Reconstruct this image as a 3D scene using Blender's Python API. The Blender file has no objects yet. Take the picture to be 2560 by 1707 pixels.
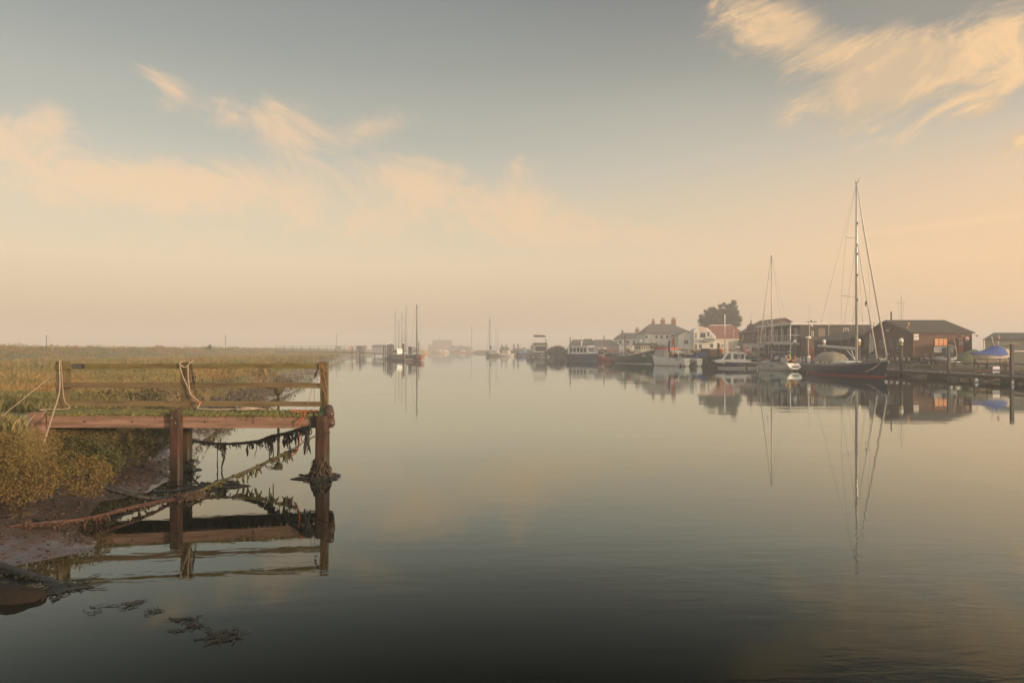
import bpy, math, random
import numpy as np
from mathutils import Vector, Matrix, noise as mnoise
R = math.radians
rnd = random.Random(7)
scene = bpy.context.scene
col = scene.collection

# ------------------------------------------------------------------ camera, sun, world, exposure
F, HOR, EYE = 1706.7, 873.0, 3.0
cam_d = bpy.data.cameras.new('camera')
cam_d.lens = 24.0; cam_d.sensor_width = 36.0; cam_d.shift_y = 19.5/2560
cam_d.clip_start = 0.1; cam_d.clip_end = 6000
cam = bpy.data.objects.new('camera', cam_d); col.objects.link(cam)
cam.location = (0, 0, EYE); cam.rotation_euler = (R(90), 0, 0)
scene.camera = cam

SUN_EL, SUN_AZ = R(7), R(124)          # azimuth clockwise from the view direction (+Y)
sd = Vector((math.sin(SUN_AZ)*math.cos(SUN_EL), math.cos(SUN_AZ)*math.cos(SUN_EL), math.sin(SUN_EL)))
sun_d = bpy.data.lights.new('sun', 'SUN'); sun_d.energy = 4.7; sun_d.angle = R(3.0); sun_d.color = (1.0, 0.70, 0.47)
sun = bpy.data.objects.new('sun', sun_d); col.objects.link(sun)
sun.rotation_euler = sd.to_track_quat('Z', 'Y').to_euler()

vs = scene.view_settings
scene.display_settings.display_device = 'sRGB'
vs.view_transform = 'Standard'; vs.look = 'None'; vs.gamma = 1; vs.exposure = 0.0; vs.use_curve_mapping = False
scene.render.engine = 'CYCLES'
cy = scene.cycles
cy.use_denoising = True
cy.max_bounces = 8; cy.diffuse_bounces = 2; cy.glossy_bounces = 4; cy.transmission_bounces = 2
cy.volume_bounces = 1; cy.transparent_max_bounces = 8
cy.caustics_reflective = False; cy.caustics_refractive = False
cy.sample_clamp_indirect = 6


class G:
    """small wrapper for building node trees"""
    def __init__(s, nt): s.nt = nt
    def n(s, t, ins=None, **pr):
        nd = s.nt.nodes.new(t)
        for k, v in pr.items(): setattr(nd, k, v)
        for k, v in (ins or {}).items(): s.put(nd.inputs[k], v)
        return nd
    def put(s, sock, v):
        if isinstance(v, bpy.types.NodeSocket): s.nt.links.new(v, sock)
        else: sock.default_value = v
    def m(s, op, a, b=None, c=None, clamp=False):
        nd = s.nt.nodes.new('ShaderNodeMath'); nd.operation = op; nd.use_clamp = clamp
        for i, v in enumerate((a, b, c)):
            if v is not None: s.put(nd.inputs[i], v)
        return nd.outputs[0]
    def mix(s, f, a, b, mode='MIX'):
        nd = s.nt.nodes.new('ShaderNodeMix'); nd.data_type = 'RGBA'; nd.blend_type = mode
        s.put(nd.inputs[0], f); s.put(nd.inputs[6], a); s.put(nd.inputs[7], b)
        return nd.outputs[2]
    def ramp(s, fac, stops, interp='LINEAR'):
        nd = s.nt.nodes.new('ShaderNodeValToRGB'); cr = nd.color_ramp; cr.interpolation = interp
        while len(cr.elements) < len(stops): cr.elements.new(0.5)
        for e, (p, c) in zip(cr.elements, stops):
            e.position = p; e.color = (*c, 1) if len(c) == 3 else c
        s.put(nd.inputs[0], fac)
        return nd.outputs[0]
    def smooth(s, x, lo, hi):
        nd = s.nt.nodes.new('ShaderNodeMapRange'); nd.interpolation_type = 'SMOOTHSTEP'
        s.put(nd.inputs[0], x); nd.inputs[1].default_value = lo; nd.inputs[2].default_value = hi
        return nd.outputs[0]


def lin(r, g, b):
    f = lambda c: (c/255/12.92) if c <= 10.3 else ((c/255+0.055)/1.055)**2.4
    return (f(r), f(g), f(b))


def make_world():
    w = bpy.data.worlds.new('World'); scene.world = w; w.use_nodes = True
    nt = w.node_tree; nt.nodes.clear(); g = G(nt)
    tc = g.n('ShaderNodeTexCoord').outputs['Generated']
    sp = g.n('ShaderNodeSeparateXYZ', {0: tc})
    x, y, z = sp.outputs
    sky = g.n('ShaderNodeTexSky', sky_type='NISHITA', sun_disc=False, sun_elevation=SUN_EL, sun_rotation=SUN_AZ,
              altitude=0, air_density=1.0, dust_density=3.0, ozone_density=1.0)
    # base: the misty dawn sky by height above the horizon
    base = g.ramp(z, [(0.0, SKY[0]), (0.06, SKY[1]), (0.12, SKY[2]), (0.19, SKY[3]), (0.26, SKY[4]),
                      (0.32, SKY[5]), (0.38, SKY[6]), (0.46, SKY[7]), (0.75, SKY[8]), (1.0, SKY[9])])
    # warm right-hand side, low down
    yc = g.m('MAXIMUM', y, 0.12)
    a = g.m('DIVIDE', x, yc); t = g.m('DIVIDE', z, yc)
    warm = g.m('MULTIPLY', g.smooth(a, 0.0, 0.9), g.m('SUBTRACT', 1.0, g.smooth(z, 0.10, 0.34)))
    base = g.mix(g.m('MULTIPLY', warm, 0.9), base, (*lin(246, 196, 146), 1))
    cool = g.m('MULTIPLY', g.smooth(a, 0.35, -0.2), g.smooth(z, 0.20, 0.30))
    base = g.mix(g.m('MULTIPLY', cool, 0.30), base, (*lin(140, 146, 134), 1))
    topR = g.m('MULTIPLY', g.smooth(a, 0.2, 0.7), g.smooth(z, 0.25, 0.4))
    base = g.mix(g.m('MULTIPLY', topR, 0.7), base, (*lin(144, 134, 120), 1))
    # clouds
    def blob(px, py, rx, ry, rot=0):
        ca, sa = math.cos(R(rot)), math.sin(R(rot))
        da = g.m('SUBTRACT', a, (px-1280)/F); dt = g.m('SUBTRACT', t, (HOR-py)/F)
        u = g.m('ADD', g.m('MULTIPLY', da, ca*F/rx), g.m('MULTIPLY', dt, sa*F/rx))
        v = g.m('SUBTRACT', g.m('MULTIPLY', dt, ca*F/ry), g.m('MULTIPLY', da, sa*F/ry))
        d2 = g.m('ADD', g.m('MULTIPLY', u, u), g.m('MULTIPLY', v, v))
        return g.m('EXPONENT', g.m('MULTIPLY', d2, -1.0))
    def total(bl):
        s = None
        for wgt, b in bl:
            q = g.m('MULTIPLY', blob(*b), wgt); s = q if s is None else g.m('ADD', s, q)
        return s
    vec = g.n('ShaderNodeCombineXYZ', {0: a, 1: t, 2: 0.0}).outputs[0]
    def noise(scale, rot, sx, sy, detail=7, rough=0.58, dist=0.4, off=0.0):
        mp = g.n('ShaderNodeMapping', {'Vector': vec, 'Rotation': (0, 0, R(rot)), 'Location': (off, off*.7, off)})
        mp2 = g.n('ShaderNodeMapping', {'Vector': mp.outputs[0], 'Scale': (sx, sy, 1)})
        return g.n('ShaderNodeTexNoise', {'Vector': mp2.outputs[0], 'Scale': scale, 'Detail': detail, 'Roughness': rough,
                                         'Distortion': dist}).outputs[0]
    front = g.smooth(y, 0.12, 0.3)
    nR = noise(10, -28, 0.6, 1.45, 10, 0.68, 0.6, 3.1)
    nR2 = noise(3.4, -24, 0.7, 1.3, 5, 0.5, 0.6, 1.2)
    mR = total([(0.9, (1890, 30, 190, 80, -18)), (0.75, (2020, 110, 190, 60, -12)), (1.1, (2180, 215, 150, 95, 20)),
                (0.9, (2230, 150, 90, 60, 40)), (0.95, (2430, 110, 220, 60, 22)), (0.8, (2540, 190, 150, 40, 18)),
                (1.1, (2465, 275, 80, 35, 30)), (1.5, (2575, 335, 130, 45, 25)), (0.22, (2300, 170, 380, 160, 15)), (0.3, (2400, 230, 260, 90, 20)),
                (0.25, (2250, 345, 70, 25, 20))])
    cR = g.m('MULTIPLY', g.smooth(g.m('ADD', mR, g.m('ADD', g.m('MULTIPLY', g.m('SUBTRACT', nR, .5), 3.4), g.m('MULTIPLY', g.m('SUBTRACT', nR2, .5), 1.8))), 0.20, 1.5), g.smooth(mR, .02, .35))
    nL = noise(11.0, 30, 0.75, 1.35, 10, 0.70, 0.8, 7.3)
    nL2 = noise(2.6, 10, 0.8, 1.5, 4, 0.5, 0.3, 5.5)
    mL = total([(0.95, (60, 345, 150, 70, 0)), (0.5, (130, 300, 50, 45, 0)), (0.95, (330, 440, 330, 50, -4)), (0.62, (385, 185, 60, 20, -30)),
                (0.5, (425, 240, 40, 60, -25)), (0.7, (600, 285, 120, 40, -8)), (0.8, (720, 330, 85, 85, -30)), (0.45, (900, 320, 150, 45, 12)),
                (0.72, (430, 480, 540, 62, 0)), (0.85, (1060, 460, 300, 60, -12)), (0.62, (1150, 560, 620, 55, -3)), (0.22, (500, 600, 700, 40, 0)),
                (0.35, (1330, 415, 60, 30, -10)), (0.3, (1310, 375, 18, 45, -20))])
    cL = g.m('MULTIPLY', g.smooth(g.m('ADD', mL, g.m('ADD', g.m('MULTIPLY', g.m('SUBTRACT', nL, .5), 2.9), g.m('MULTIPLY', g.m('SUBTRACT', nL2, .5), 1.6))), 0.10, 1.35), g.smooth(mL, .02, .45))
    nS = noise(7, -8, 0.25, 3.0, 5, 0.5, 0.3, 2.2)
    mS = total([(0.9, (2430, 553, 330, 13, 7)), (0.5, (2350, 640, 400, 40, 2)), (0.35, (1500, 600, 500, 40, 0)), (0.35, (2500, 420, 160, 40, 10))])
    cS = g.smooth(g.m('MULTIPLY', mS, g.m('ADD', nS, 0.25)), 0.1, 0.8)
    cR = g.m('MULTIPLY', cR, front); cL = g.m('MULTIPLY', cL, front); cS = g.m('MULTIPLY', cS, front)
    lum = g.mix(g.m('MULTIPLY', cL, 0.74), base, (*CL_L, 1))
    lum = g.mix(g.m('MULTIPLY', cS, 0.55), lum, (*CL_S, 1))
    shadeR = g.mix(g.smooth(nR, 0.42, 0.66), (*lin(212, 180, 138), 1), (*CL_R, 1))
    lum = g.mix(g.m('MULTIPLY', cR, 0.88), lum, shadeR)
    # dawn glow round the sun and behind camera, unseen, added to brighten the mist
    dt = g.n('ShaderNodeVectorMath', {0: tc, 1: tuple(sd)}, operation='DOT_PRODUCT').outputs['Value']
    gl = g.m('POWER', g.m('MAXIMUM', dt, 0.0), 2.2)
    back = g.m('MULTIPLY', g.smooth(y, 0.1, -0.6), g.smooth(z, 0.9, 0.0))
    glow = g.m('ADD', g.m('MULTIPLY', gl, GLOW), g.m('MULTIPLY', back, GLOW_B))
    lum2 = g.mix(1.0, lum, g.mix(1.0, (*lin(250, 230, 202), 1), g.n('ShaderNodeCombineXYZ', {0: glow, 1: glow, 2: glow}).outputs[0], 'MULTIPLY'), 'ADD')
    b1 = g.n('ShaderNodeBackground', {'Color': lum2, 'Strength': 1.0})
    b2 = g.n('ShaderNodeBackground', {'Color': sky.outputs[0], 'Strength': 0.05})
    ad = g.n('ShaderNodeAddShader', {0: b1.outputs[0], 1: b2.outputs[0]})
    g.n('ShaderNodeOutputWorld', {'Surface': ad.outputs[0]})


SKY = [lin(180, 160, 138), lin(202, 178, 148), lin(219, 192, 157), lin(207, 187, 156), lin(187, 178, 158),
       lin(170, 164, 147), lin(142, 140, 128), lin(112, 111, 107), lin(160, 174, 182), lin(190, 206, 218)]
CL_L, CL_S, CL_R = lin(238, 194, 142), lin(250, 204, 152), lin(252, 204, 142)
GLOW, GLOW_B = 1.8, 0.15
FOG = 0.0017
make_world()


# ------------------------------------------------------------------ helpers
def X(px, Y): return (px-1280)/F*Y
def Z(py, Y): return EYE-(py-HOR)/F*Y
def W(px, py, Y): return Vector((X(px, Y), Y, Z(py, Y)))


def tag(o, label=None, cat=None, group=None, kind=None):
    if label: o['label'] = label
    if cat: o['category'] = cat
    if group: o['group'] = group
    if kind: o['kind'] = kind
    return o


def thing(name, label, cat, loc=(0, 0, 0), rz=0.0, group=None):
    o = bpy.data.objects.new(name, None); col.objects.link(o)
    o.empty_display_size = 0.2
    o.location = loc; o.rotation_euler = (0, 0, rz)
    return tag(o, label, cat, group)


class MB:
    def __init__(s): s.v = []; s.f = []; s.mi = []; s.sm = []
    def add(s, vs, fs, mi=0, smooth=False):
        o = len(s.v); s.v += [tuple(q) for q in vs]
        s.f += [tuple(i+o for i in f) for f in fs]; s.mi += [mi]*len(fs); s.sm += [smooth]*len(fs)
        return s
    def box(s, c, d, rz=0.0, mi=0, taper=1.0, ry=0.0):
        cx, cy_, cz = c; hx, hy, hz = d[0]/2, d[1]/2, d[2]/2
        vs = []
        for k in (-1, 1):
            q = taper if k > 0 else 1
            for (i, j) in ((-1, -1), (1, -1), (1, 1), (-1, 1)): vs.append(Vector((i*hx*q, j*hy*q, k*hz)))
        M = Matrix.Rotation(rz, 3, 'Z') @ Matrix.Rotation(ry, 3, 'Y')
        vs = [M @ p+Vector(c) for p in vs]
        return s.add(vs, [(3, 2, 1, 0), (4, 5, 6, 7), (0, 1, 5, 4), (1, 2, 6, 5), (2, 3, 7, 6), (3, 0, 4, 7)], mi)
    def bar(s, p, q, w, h, mi=0, up=(0, 0, 1)):
        p, q = Vector(p), Vector(q); d = (q-p).normalized(); u = Vector(up)
        if abs(d.dot(u)) > .98: u = Vector((0, 1, 0))
        sd_ = d.cross(u).normalized(); u = sd_.cross(d)
        vs = []
        for c in (p, q):
            for (i, j) in ((-1, -1), (1, -1), (1, 1), (-1, 1)): vs.append(c+sd_*(i*w/2)+u*(j*h/2))
        return s.add(vs, [(3, 2, 1, 0), (4, 5, 6, 7), (0, 1, 5, 4), (1, 2, 6, 5), (2, 3, 7, 6), (3, 0, 4, 7)], mi)
    def tube(s, pts, r, n=8, mi=0, cap=True, smooth=True, closed=False):
        pts = [Vector(p) for p in pts]; L = len(pts)
        rs = r if isinstance(r, (list, tuple)) else [r]*L
        vs, fs = [], []; prev = None
        for i, p in enumerate(pts):
            if closed: d = pts[(i+1) % L]-pts[i-1]
            else: d = pts[min(i+1, L-1)]-pts[max(i-1, 0)]
            d = d.normalized() if d.length > 1e-9 else Vector((0, 0, 1))
            if prev is None:
                u = d.cross(Vector((0, 0, 1)) if abs(d.z) < .9 else Vector((1, 0, 0))).normalized()
            else:
                u = prev-d*prev.dot(d)
                u = u.normalized() if u.length > 1e-6 else d.orthogonal().normalized()
            prev = u; w = d.cross(u)
            for k in range(n):
                a = 2*math.pi*k/n; vs.append(p+(u*math.cos(a)+w*math.sin(a))*rs[i])
        for i in range(L if closed else L-1):
            j = (i+1) % L
            for k in range(n):
                k2 = (k+1) % n; fs.append((i*n+k, i*n+k2, j*n+k2, j*n+k))
        if cap and not closed:
            fs.append(tuple(range(n-1, -1, -1))); fs.append(tuple((L-1)*n+k for k in range(n)))
        return s.add(vs, fs, mi, smooth)
    def lathe(s, prof, c=(0, 0, 0), n=14, mi=0, smooth=True, axis='Z'):
        vs, fs = [], []
        for (r, h) in prof:
            for k in range(n):
                a = 2*math.pi*k/n; p = (r*math.cos(a), r*math.sin(a), h)
                if axis == 'Y': p = (p[0], h, p[1])
                if axis == 'X': p = (h, p[0], p[1])
                vs.append(Vector(p)+Vector(c))
        for i in range(len(prof)-1):
            for k in range(n):
                k2 = (k+1) % n; fs.append((i*n+k, i*n+k2, (i+1)*n+k2, (i+1)*n+k))
        fs.append(tuple(range(n-1, -1, -1))); fs.append(tuple((len(prof)-1)*n+k for k in range(n)))
        return s.add(vs, fs, mi, smooth)
    def ball(s, c, r, n=12, mi=0, sc=(1, 1, 1), jit=0.0):
        m = n//2; prof = []
        vs, fs = [], []
        for i in range(m+1):
            th = math.pi*i/m
            for k in range(n):
                a = 2*math.pi*k/n; q = 1+(rnd.uniform(-jit, jit) if jit else 0)
                vs.append((c[0]+r*sc[0]*q*math.sin(th)*math.cos(a), c[1]+r*sc[1]*q*math.sin(th)*math.sin(a), c[2]-r*sc[2]*q*math.cos(th)))
        for i in range(m):
            for k in range(n):
                k2 = (k+1) % n; fs.append((i*n+k, i*n+k2, (i+1)*n+k2, (i+1)*n+k))
        return s.add(vs, fs, mi, True)
    def prof(s, pts, y0, y1, mi=0, y0b=None, y1b=None):
        """side profile [(x,z)...] extruded along y"""
        n = len(pts)
        vs = [(p[0], y0, p[1]) for p in pts]+[(p[0], y1, p[1]) for p in pts]
        fs = [tuple(range(n)), tuple(range(2*n-1, n-1, -1))]
        fs += [(i, i+n, (i+1) % n+n, (i+1) % n) for i in range(n)]
        return s.add(vs, fs, mi)
    def profx(s, pts, x0, x1, mi=0):
        n = len(pts)
        vs = [(x0, p[0], p[1]) for p in pts]+[(x1, p[0], p[1]) for p in pts]
        fs = [tuple(range(n-1, -1, -1)), tuple(range(n, 2*n))]
        fs += [(i, (i+1) % n, (i+1) % n+n, i+n) for i in range(n)]
        return s.add(vs, fs, mi)
    def poly(s, pts, mi=0): return s.add(pts, [tuple(range(len(pts)))], mi)
    def build(s, name, mats, parent=None, loc=None, world=False, fix=True):
        me = bpy.data.meshes.new(name)
        off = Vector(parent.location) if (parent is not None and world) else (Vector(loc) if loc is not None else None)
        vs = s.v if off is None else [(a-off.x, b-off.y, c-off.z) for a, b, c in s.v]
        me.from_pydata(vs, [], s.f)
        if not isinstance(mats, (list, tuple)): mats = [mats]
        for m_ in mats: me.materials.append(m_)
        me.polygons.foreach_set('material_index', s.mi); me.polygons.foreach_set('use_smooth', s.sm)
        if fix:
            import bmesh
            bm = bmesh.new(); bm.from_mesh(me); bmesh.ops.recalc_face_normals(bm, faces=bm.faces); bm.to_mesh(me); bm.free()
        me.update()
        o = bpy.data.objects.new(name, me); col.objects.link(o)
        if parent is not None: o.parent = parent
        elif loc is not None: o.location = loc
        return o


def np_mesh(name, v, f, mat, parent=None, attr=None, loc=None):
    v = np.asarray(v, np.float32); f = np.asarray(f, np.int32); k = f.shape[1]
    if loc is not None: v = v-np.asarray(loc, np.float32)
    me = bpy.data.meshes.new(name)
    me.vertices.add(len(v)); me.vertices.foreach_set('co', v.ravel())
    me.loops.add(f.size); me.loops.foreach_set('vertex_index', f.ravel())
    me.polygons.add(len(f)); me.polygons.foreach_set('loop_start', np.arange(0, f.size, k, dtype=np.int32))
    me.polygons.foreach_set('loop_total', np.full(len(f), k, np.int32))
    if attr is not None:
        at = me.attributes.new('shade', 'FLOAT', 'FACE'); at.data.foreach_set('value', np.asarray(attr, np.float32))
    me.materials.append(mat); me.update(); me.validate()
    o = bpy.data.objects.new(name, me); col.objects.link(o)
    if parent is not None: o.parent = parent
    if loc is not None and parent is None: o.location = loc
    return o


def text(name, body, size, mat, parent, loc, rot, extrude=0.004, sx=1.0):
    cu = bpy.data.curves.new(name, 'FONT'); cu.body = body; cu.size = size; cu.extrude = extrude
    cu.align_x = 'CENTER'; cu.align_y = 'CENTER'; cu.space_character = 1.08
    tmp = bpy.data.objects.new('tmp', cu); me = bpy.data.meshes.new_from_object(tmp)
    bpy.data.objects.remove(tmp); me.name = name; me.materials.clear(); me.materials.append(mat)
    o = bpy.data.objects.new(name, me); col.objects.link(o); o.parent = parent
    o.location = loc; o.rotation_euler = rot; o.scale = (sx, 1, 1)
    return o


# ------------------------------------------------------------------ materials
MATS = {}
def M(name, c1, c2=None, scale=3.0, rough=0.7, bump=0.0, stretch=(1, 1, 1), metal=0.0, bscale=None, c3=None, spec=0.5, detail=5, coord='Object', attr=None):
    m = bpy.data.materials.new(name); m.use_nodes = True; nt = m.node_tree; nt.nodes.clear(); g = G(nt)
    c2 = c2 or tuple(q*0.78 for q in c1)
    if coord == 'Position': tc = g.n('ShaderNodeNewGeometry').outputs['Position']
    else: tc = g.n('ShaderNodeTexCoord').outputs['Object']
    mp = g.n('ShaderNodeMapping', {'Vector': tc, 'Scale': stretch}).outputs[0]
    nz = g.n('ShaderNodeTexNoise', {'Vector': mp, 'Scale': scale, 'Detail': detail, 'Roughness': 0.6}).outputs[0]
    stops = [(0.34, c2), (0.66, c1)] if c3 is None else [(0.3, c2), (0.5, c1), (0.68, c3)]
    c = g.ramp(nz, stops)
    if attr is not None:
        at = g.n('ShaderNodeAttribute', attribute_name='shade').outputs['Fac']
        c = g.mix(at, c, (*attr, 1))
    b = g.n('ShaderNodeBsdfPrincipled', {'Base Color': c, 'Roughness': rough, 'Metallic': metal, 'Specular IOR Level': spec})
    if bump:
        nb = g.n('ShaderNodeTexNoise', {'Vector': mp, 'Scale': bscale or scale*4, 'Detail': 6, 'Roughness': 0.65}).outputs[0]
        bp = g.n('ShaderNodeBump', {'Height': nb, 'Strength': bump, 'Distance': 0.03}).outputs[0]
        g.put(b.inputs['Normal'], bp)
    g.n('ShaderNodeOutputMaterial', {'Surface': b.outputs[0]})
    MATS[name] = m
    return m

m_white = M('white_paint', (.86, .85, .80), (.74, .73, .68), 1.5, .45)
m_cream = M('cream_paint', (.80, .71, .54), (.70, .6, .44), 2, .5)
m_navy = M('navy_gelcoat', (.012, .024, .065), (.02, .032, .08), 1.5, .3)
m_navy2 = M('navy_canvas', (.02, .03, .07), (.035, .045, .09), 4, .85, .3)
m_green = M('dark_green_paint', (.006, .045, .045), (.016, .055, .055), 1.2, .4)
m_red = M('red_paint', (.5, .035, .03), (.36, .03, .03), 2, .5)
m_redhull = M('red_hull_paint', (.55, .04, .05), (.40, .035, .04), 1.4, .5)
m_anti = M('red_antifouling', (.16, .03, .025), (.10, .025, .02), 2, .8)
m_antib = M('brown_antifouling', (.07, .04, .03), (.045, .03, .024), 2, .8)
m_boot = M('red_boot_stripe', (.5, .03, .03), (.4, .03, .03), 3, .5)
m_glass = M('dark_window_glass', (.02, .022, .024), (.03, .03, .03), 2, .06, spec=.8)
m_clear = M('clear_plastic_screen', (.55, .57, .54), (.36, .38, .37), 2.5, .25)
m_alu = M('mast_aluminium', (.62, .60, .56), (.52, .5, .47), 1.2, .4, metal=.3)
m_steel = M('stainless_steel', (.5, .5, .48), None, 3, .3, metal=.9)
m_wire = M('rigging_wire', (.34, .32, .29), None, 3, .5, metal=.4)
m_sail = M('furled_sail', (.66, .64, .58), (.5, .48, .43), 4, .8, .2)
m_tan = M('tan_canvas', (.42, .34, .25), (.33, .27, .2), 3, .9, .3)
m_bluec = M('blue_canvas', (.05, .09, .28), (.07, .12, .33), 3, .85, .4)
m_blue = M('blue_plastic', (.03, .1, .36), (.03, .08, .28), 3, .5)
m_lblue = M('light_blue_cover', (.10, .22, .45), (.14, .26, .48), 3, .7)
m_orange = M('orange_plastic', (.75, .24, .04), (.62, .18, .03), 3, .5)
m_yellow = M('yellow_plastic', (.68, .42, .06), (.55, .33, .05), 3, .5)
m_rubber = M('black_rubber', (.018, .018, .018), (.03, .03, .028), 5, .7, .2)
m_dark = M('dark_iron', (.03, .03, .03), (.05, .045, .04), 5, .6, .2, metal=.3)
m_grey = M('grey_plastic', (.28, .28, .27), (.2, .2, .2), 3, .6)
m_purple = M('purple_flag_cloth', (.09, .05, .25), None, 3, .9)
m_redflag = M('red_flag_cloth', (.62, .02, .03), (.5, .02, .03), 3, .9)
m_pink = M('faded_pink_plastic', (.66, .22, .26), (.55, .2, .22), 3, .6)
m_gold = M('gold_lettering', (.55, .42, .06), None, 3, .4)
m_letter = M('white_lettering', (.7, .7, .7), None, 3, .5)
m_black = M('black_lettering', (.02, .02, .025), None, 3, .6)
m_deckp = M('boat_deck_paint', (.5, .47, .42), (.38, .36, .32), 2, .7)
m_wood = M('varnished_teak', (.16, .07, .03), (.22, .1, .05), 4, .5, .2, (1, 8, 8))
# timber of the landing stage
m_tim = M('mossy_timber', (.13, .105, .036), (.08, .055, .026), 2.2, .85, .5, (1, 1, 6), 0, 9, (.17, .15, .045))
m_rail = M('mossy_rail_timber', (.145, .102, .05), (.08, .058, .032), 1.6, .85, .5, (.5, 2, 5), 0, 9, (.17, .15, .05))
m_beam = M('weathered_pink_beam', (.245, .145, .10), (.12, .072, .05), 1.7, .85, .7, (.45, 1, 6), 0, 8, (.33, .205, .15))
m_pile = M('rusty_red_pile', (.075, .032, .020), (.03, .015, .011), 2.2, .8, .5, (2, 2, .5), 0, 10, (.115, .046, .026))
m_pileb = M('dark_mossy_pile', (.06, .045, .018), (.03, .018, .010), 2, .85, .5, (2, 2, .6), 0, 10, (.10, .085, .024))
m_moss = M('moss_covered_boards', (.165, .165, .045), (.08, .065, .026), 5, .95, .7, (1, 1, 1), 0, 25, (.26, .215, .05))
m_grate = M('green_slip_grating', (.11, .16, .05), (.06, .09, .03), 14, .8, .6)
m_rope = M('pale_rope', (.48, .38, .27), (.30, .22, .15), 18, .9, .6, bscale=60)
m_ropeo = M('orange_rope', (.55, .13, .04), (.36, .09, .035), 14, .85, .5, bscale=60)
m_ropep = M('faded_orange_rope', (.30, .15, .085), (.2, .1, .06), 10, .9, .5, bscale=60)
m_weed = M('black_seaweed', (.020, .021, .014), (.010, .010, .008), 8, .45, .6)
m_weedb = M('brown_seaweed', (.075, .04, .018), (.03, .02, .010), 9, .5, .6, c3=(.10, .065, .02))
m_weedg = M('green_seaweed', (.10, .11, .02), (.05, .055, .012), 8, .5, .5)
m_weedr = M('red_brown_seaweed', (.10, .034, .02), (.045, .02, .013), 9, .5, .5)
m_chain = M('rusty_chain', (.08, .04, .025), (.04, .025, .018), 12, .8, .4)
m_mud2 = M('mud_stone', (.022, .016, .010), (.012, .010, .007), 6, .8, 1.0, bscale=12, spec=.15)
# buildings
m_tar = M('tarred_weatherboard', (.052, .042, .032), (.035, .029, .024), 1.5, .8, .3, (1, 1, 6))
m_brownb = M('brown_weatherboard', (.125, .082, .05), (.085, .056, .036), 1.2, .8, .3, (.6, .6, 7))
m_slate = M('grey_slate_roof', (.12, .105, .09), (.085, .075, .065), 1.2, .8, .3, (1, 1, 4))
m_felt = M('felt_roof', (.085, .07, .05), (.06, .052, .04), 1.0, .9, .2)
m_tile = M('red_tile_roof', (.26, .085, .05), (.17, .065, .042), 1.2, .85, .4, (1, 1, 4))
m_btile = M('brown_tile_roof', (.15, .085, .06), (.11, .065, .048), 1.2, .85, .4, (1, 1, 4))
m_render = M('white_render', (.66, .65, .6), (.52, .51, .47), .7, .9, .1)
m_brick = M('red_brick_wall', (.22, .11, .07), (.16, .085, .058), 3, .9, .3)
m_gcorr = M('green_corrugated_steel', (.085, .095, .07), (.065, .07, .055), .8, .7)
m_trim = M('white_trim', (.66, .63, .58), (.55, .52, .48), 1, .6)
m_quay = M('timber_quay_facing', (.045, .04, .03), (.025, .024, .02), 1.5, .85, .4, (3, 3, .6))
m_pont = M('grey_pontoon_deck', (.15, .125, .085), (.095, .082, .056), 2, .9, .3)
m_conc = M('pale_pontoon_float', (.30, .28, .24), (.18, .165, .14), 1.5, .8, .2)
m_post = M('dark_steel_pile', (.035, .034, .03), (.06, .045, .034), 1.2, .6, .2, (2, 2, .5))
m_sign = M('white_sign_board', (.86, .83, .78), None, 2, .5)
m_signr = M('red_sign_ring', (.6, .04, .04), None, 2, .5)
m_tarp = M('green_tarpaulin', (.13, .14, .07), (.09, .10, .05), 1.5, .85, .4)
m_bluesign = M('blue_sign_panel', (.04, .06, .22), None, 2, .5)
m_crate = M('fish_box_plastic', (.36, .22, .12), None, 2, .7)
# vegetation
m_grass = M('marsh_grass', (.165, .155, .05), (.075, .12, .036), .16, .9, coord='Position', c3=(.34, .155, .05), attr=(.36, .27, .13), detail=5)
m_scrub = M('brown_marsh_scrub', (.075, .062, .024), (.045, .045, .018), .5, .9, coord='Position', c3=(.11, .068, .03), attr=(.16, .12, .07))
m_gold_sh = M('golden_shrub_leaf', (.155, .088, .018), (.08, .062, .015), 2.2, .8, coord='Position', c3=(.20, .105, .02), attr=(.15, .13, .03))
m_green_sh = M('olive_shrub_leaf', (.06, .058, .014), (.034, .036, .010), 1.8, .85, coord='Position', c3=(.085, .07, .017), attr=(.09, .09, .022))
m_cyp = M('cypress_foliage', (.030, .042, .018), (.02, .03, .014), .5, .9, coord='Position', attr=(.05, .062, .026))
m_hedge = M('hedge_foliage', (.06, .075, .03), (.04, .055, .022), .5, .9, coord='Position', attr=(.09, .10, .04))
m_bark = M('bark', (.06, .045, .03), None, 3, .9, .4)


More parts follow.
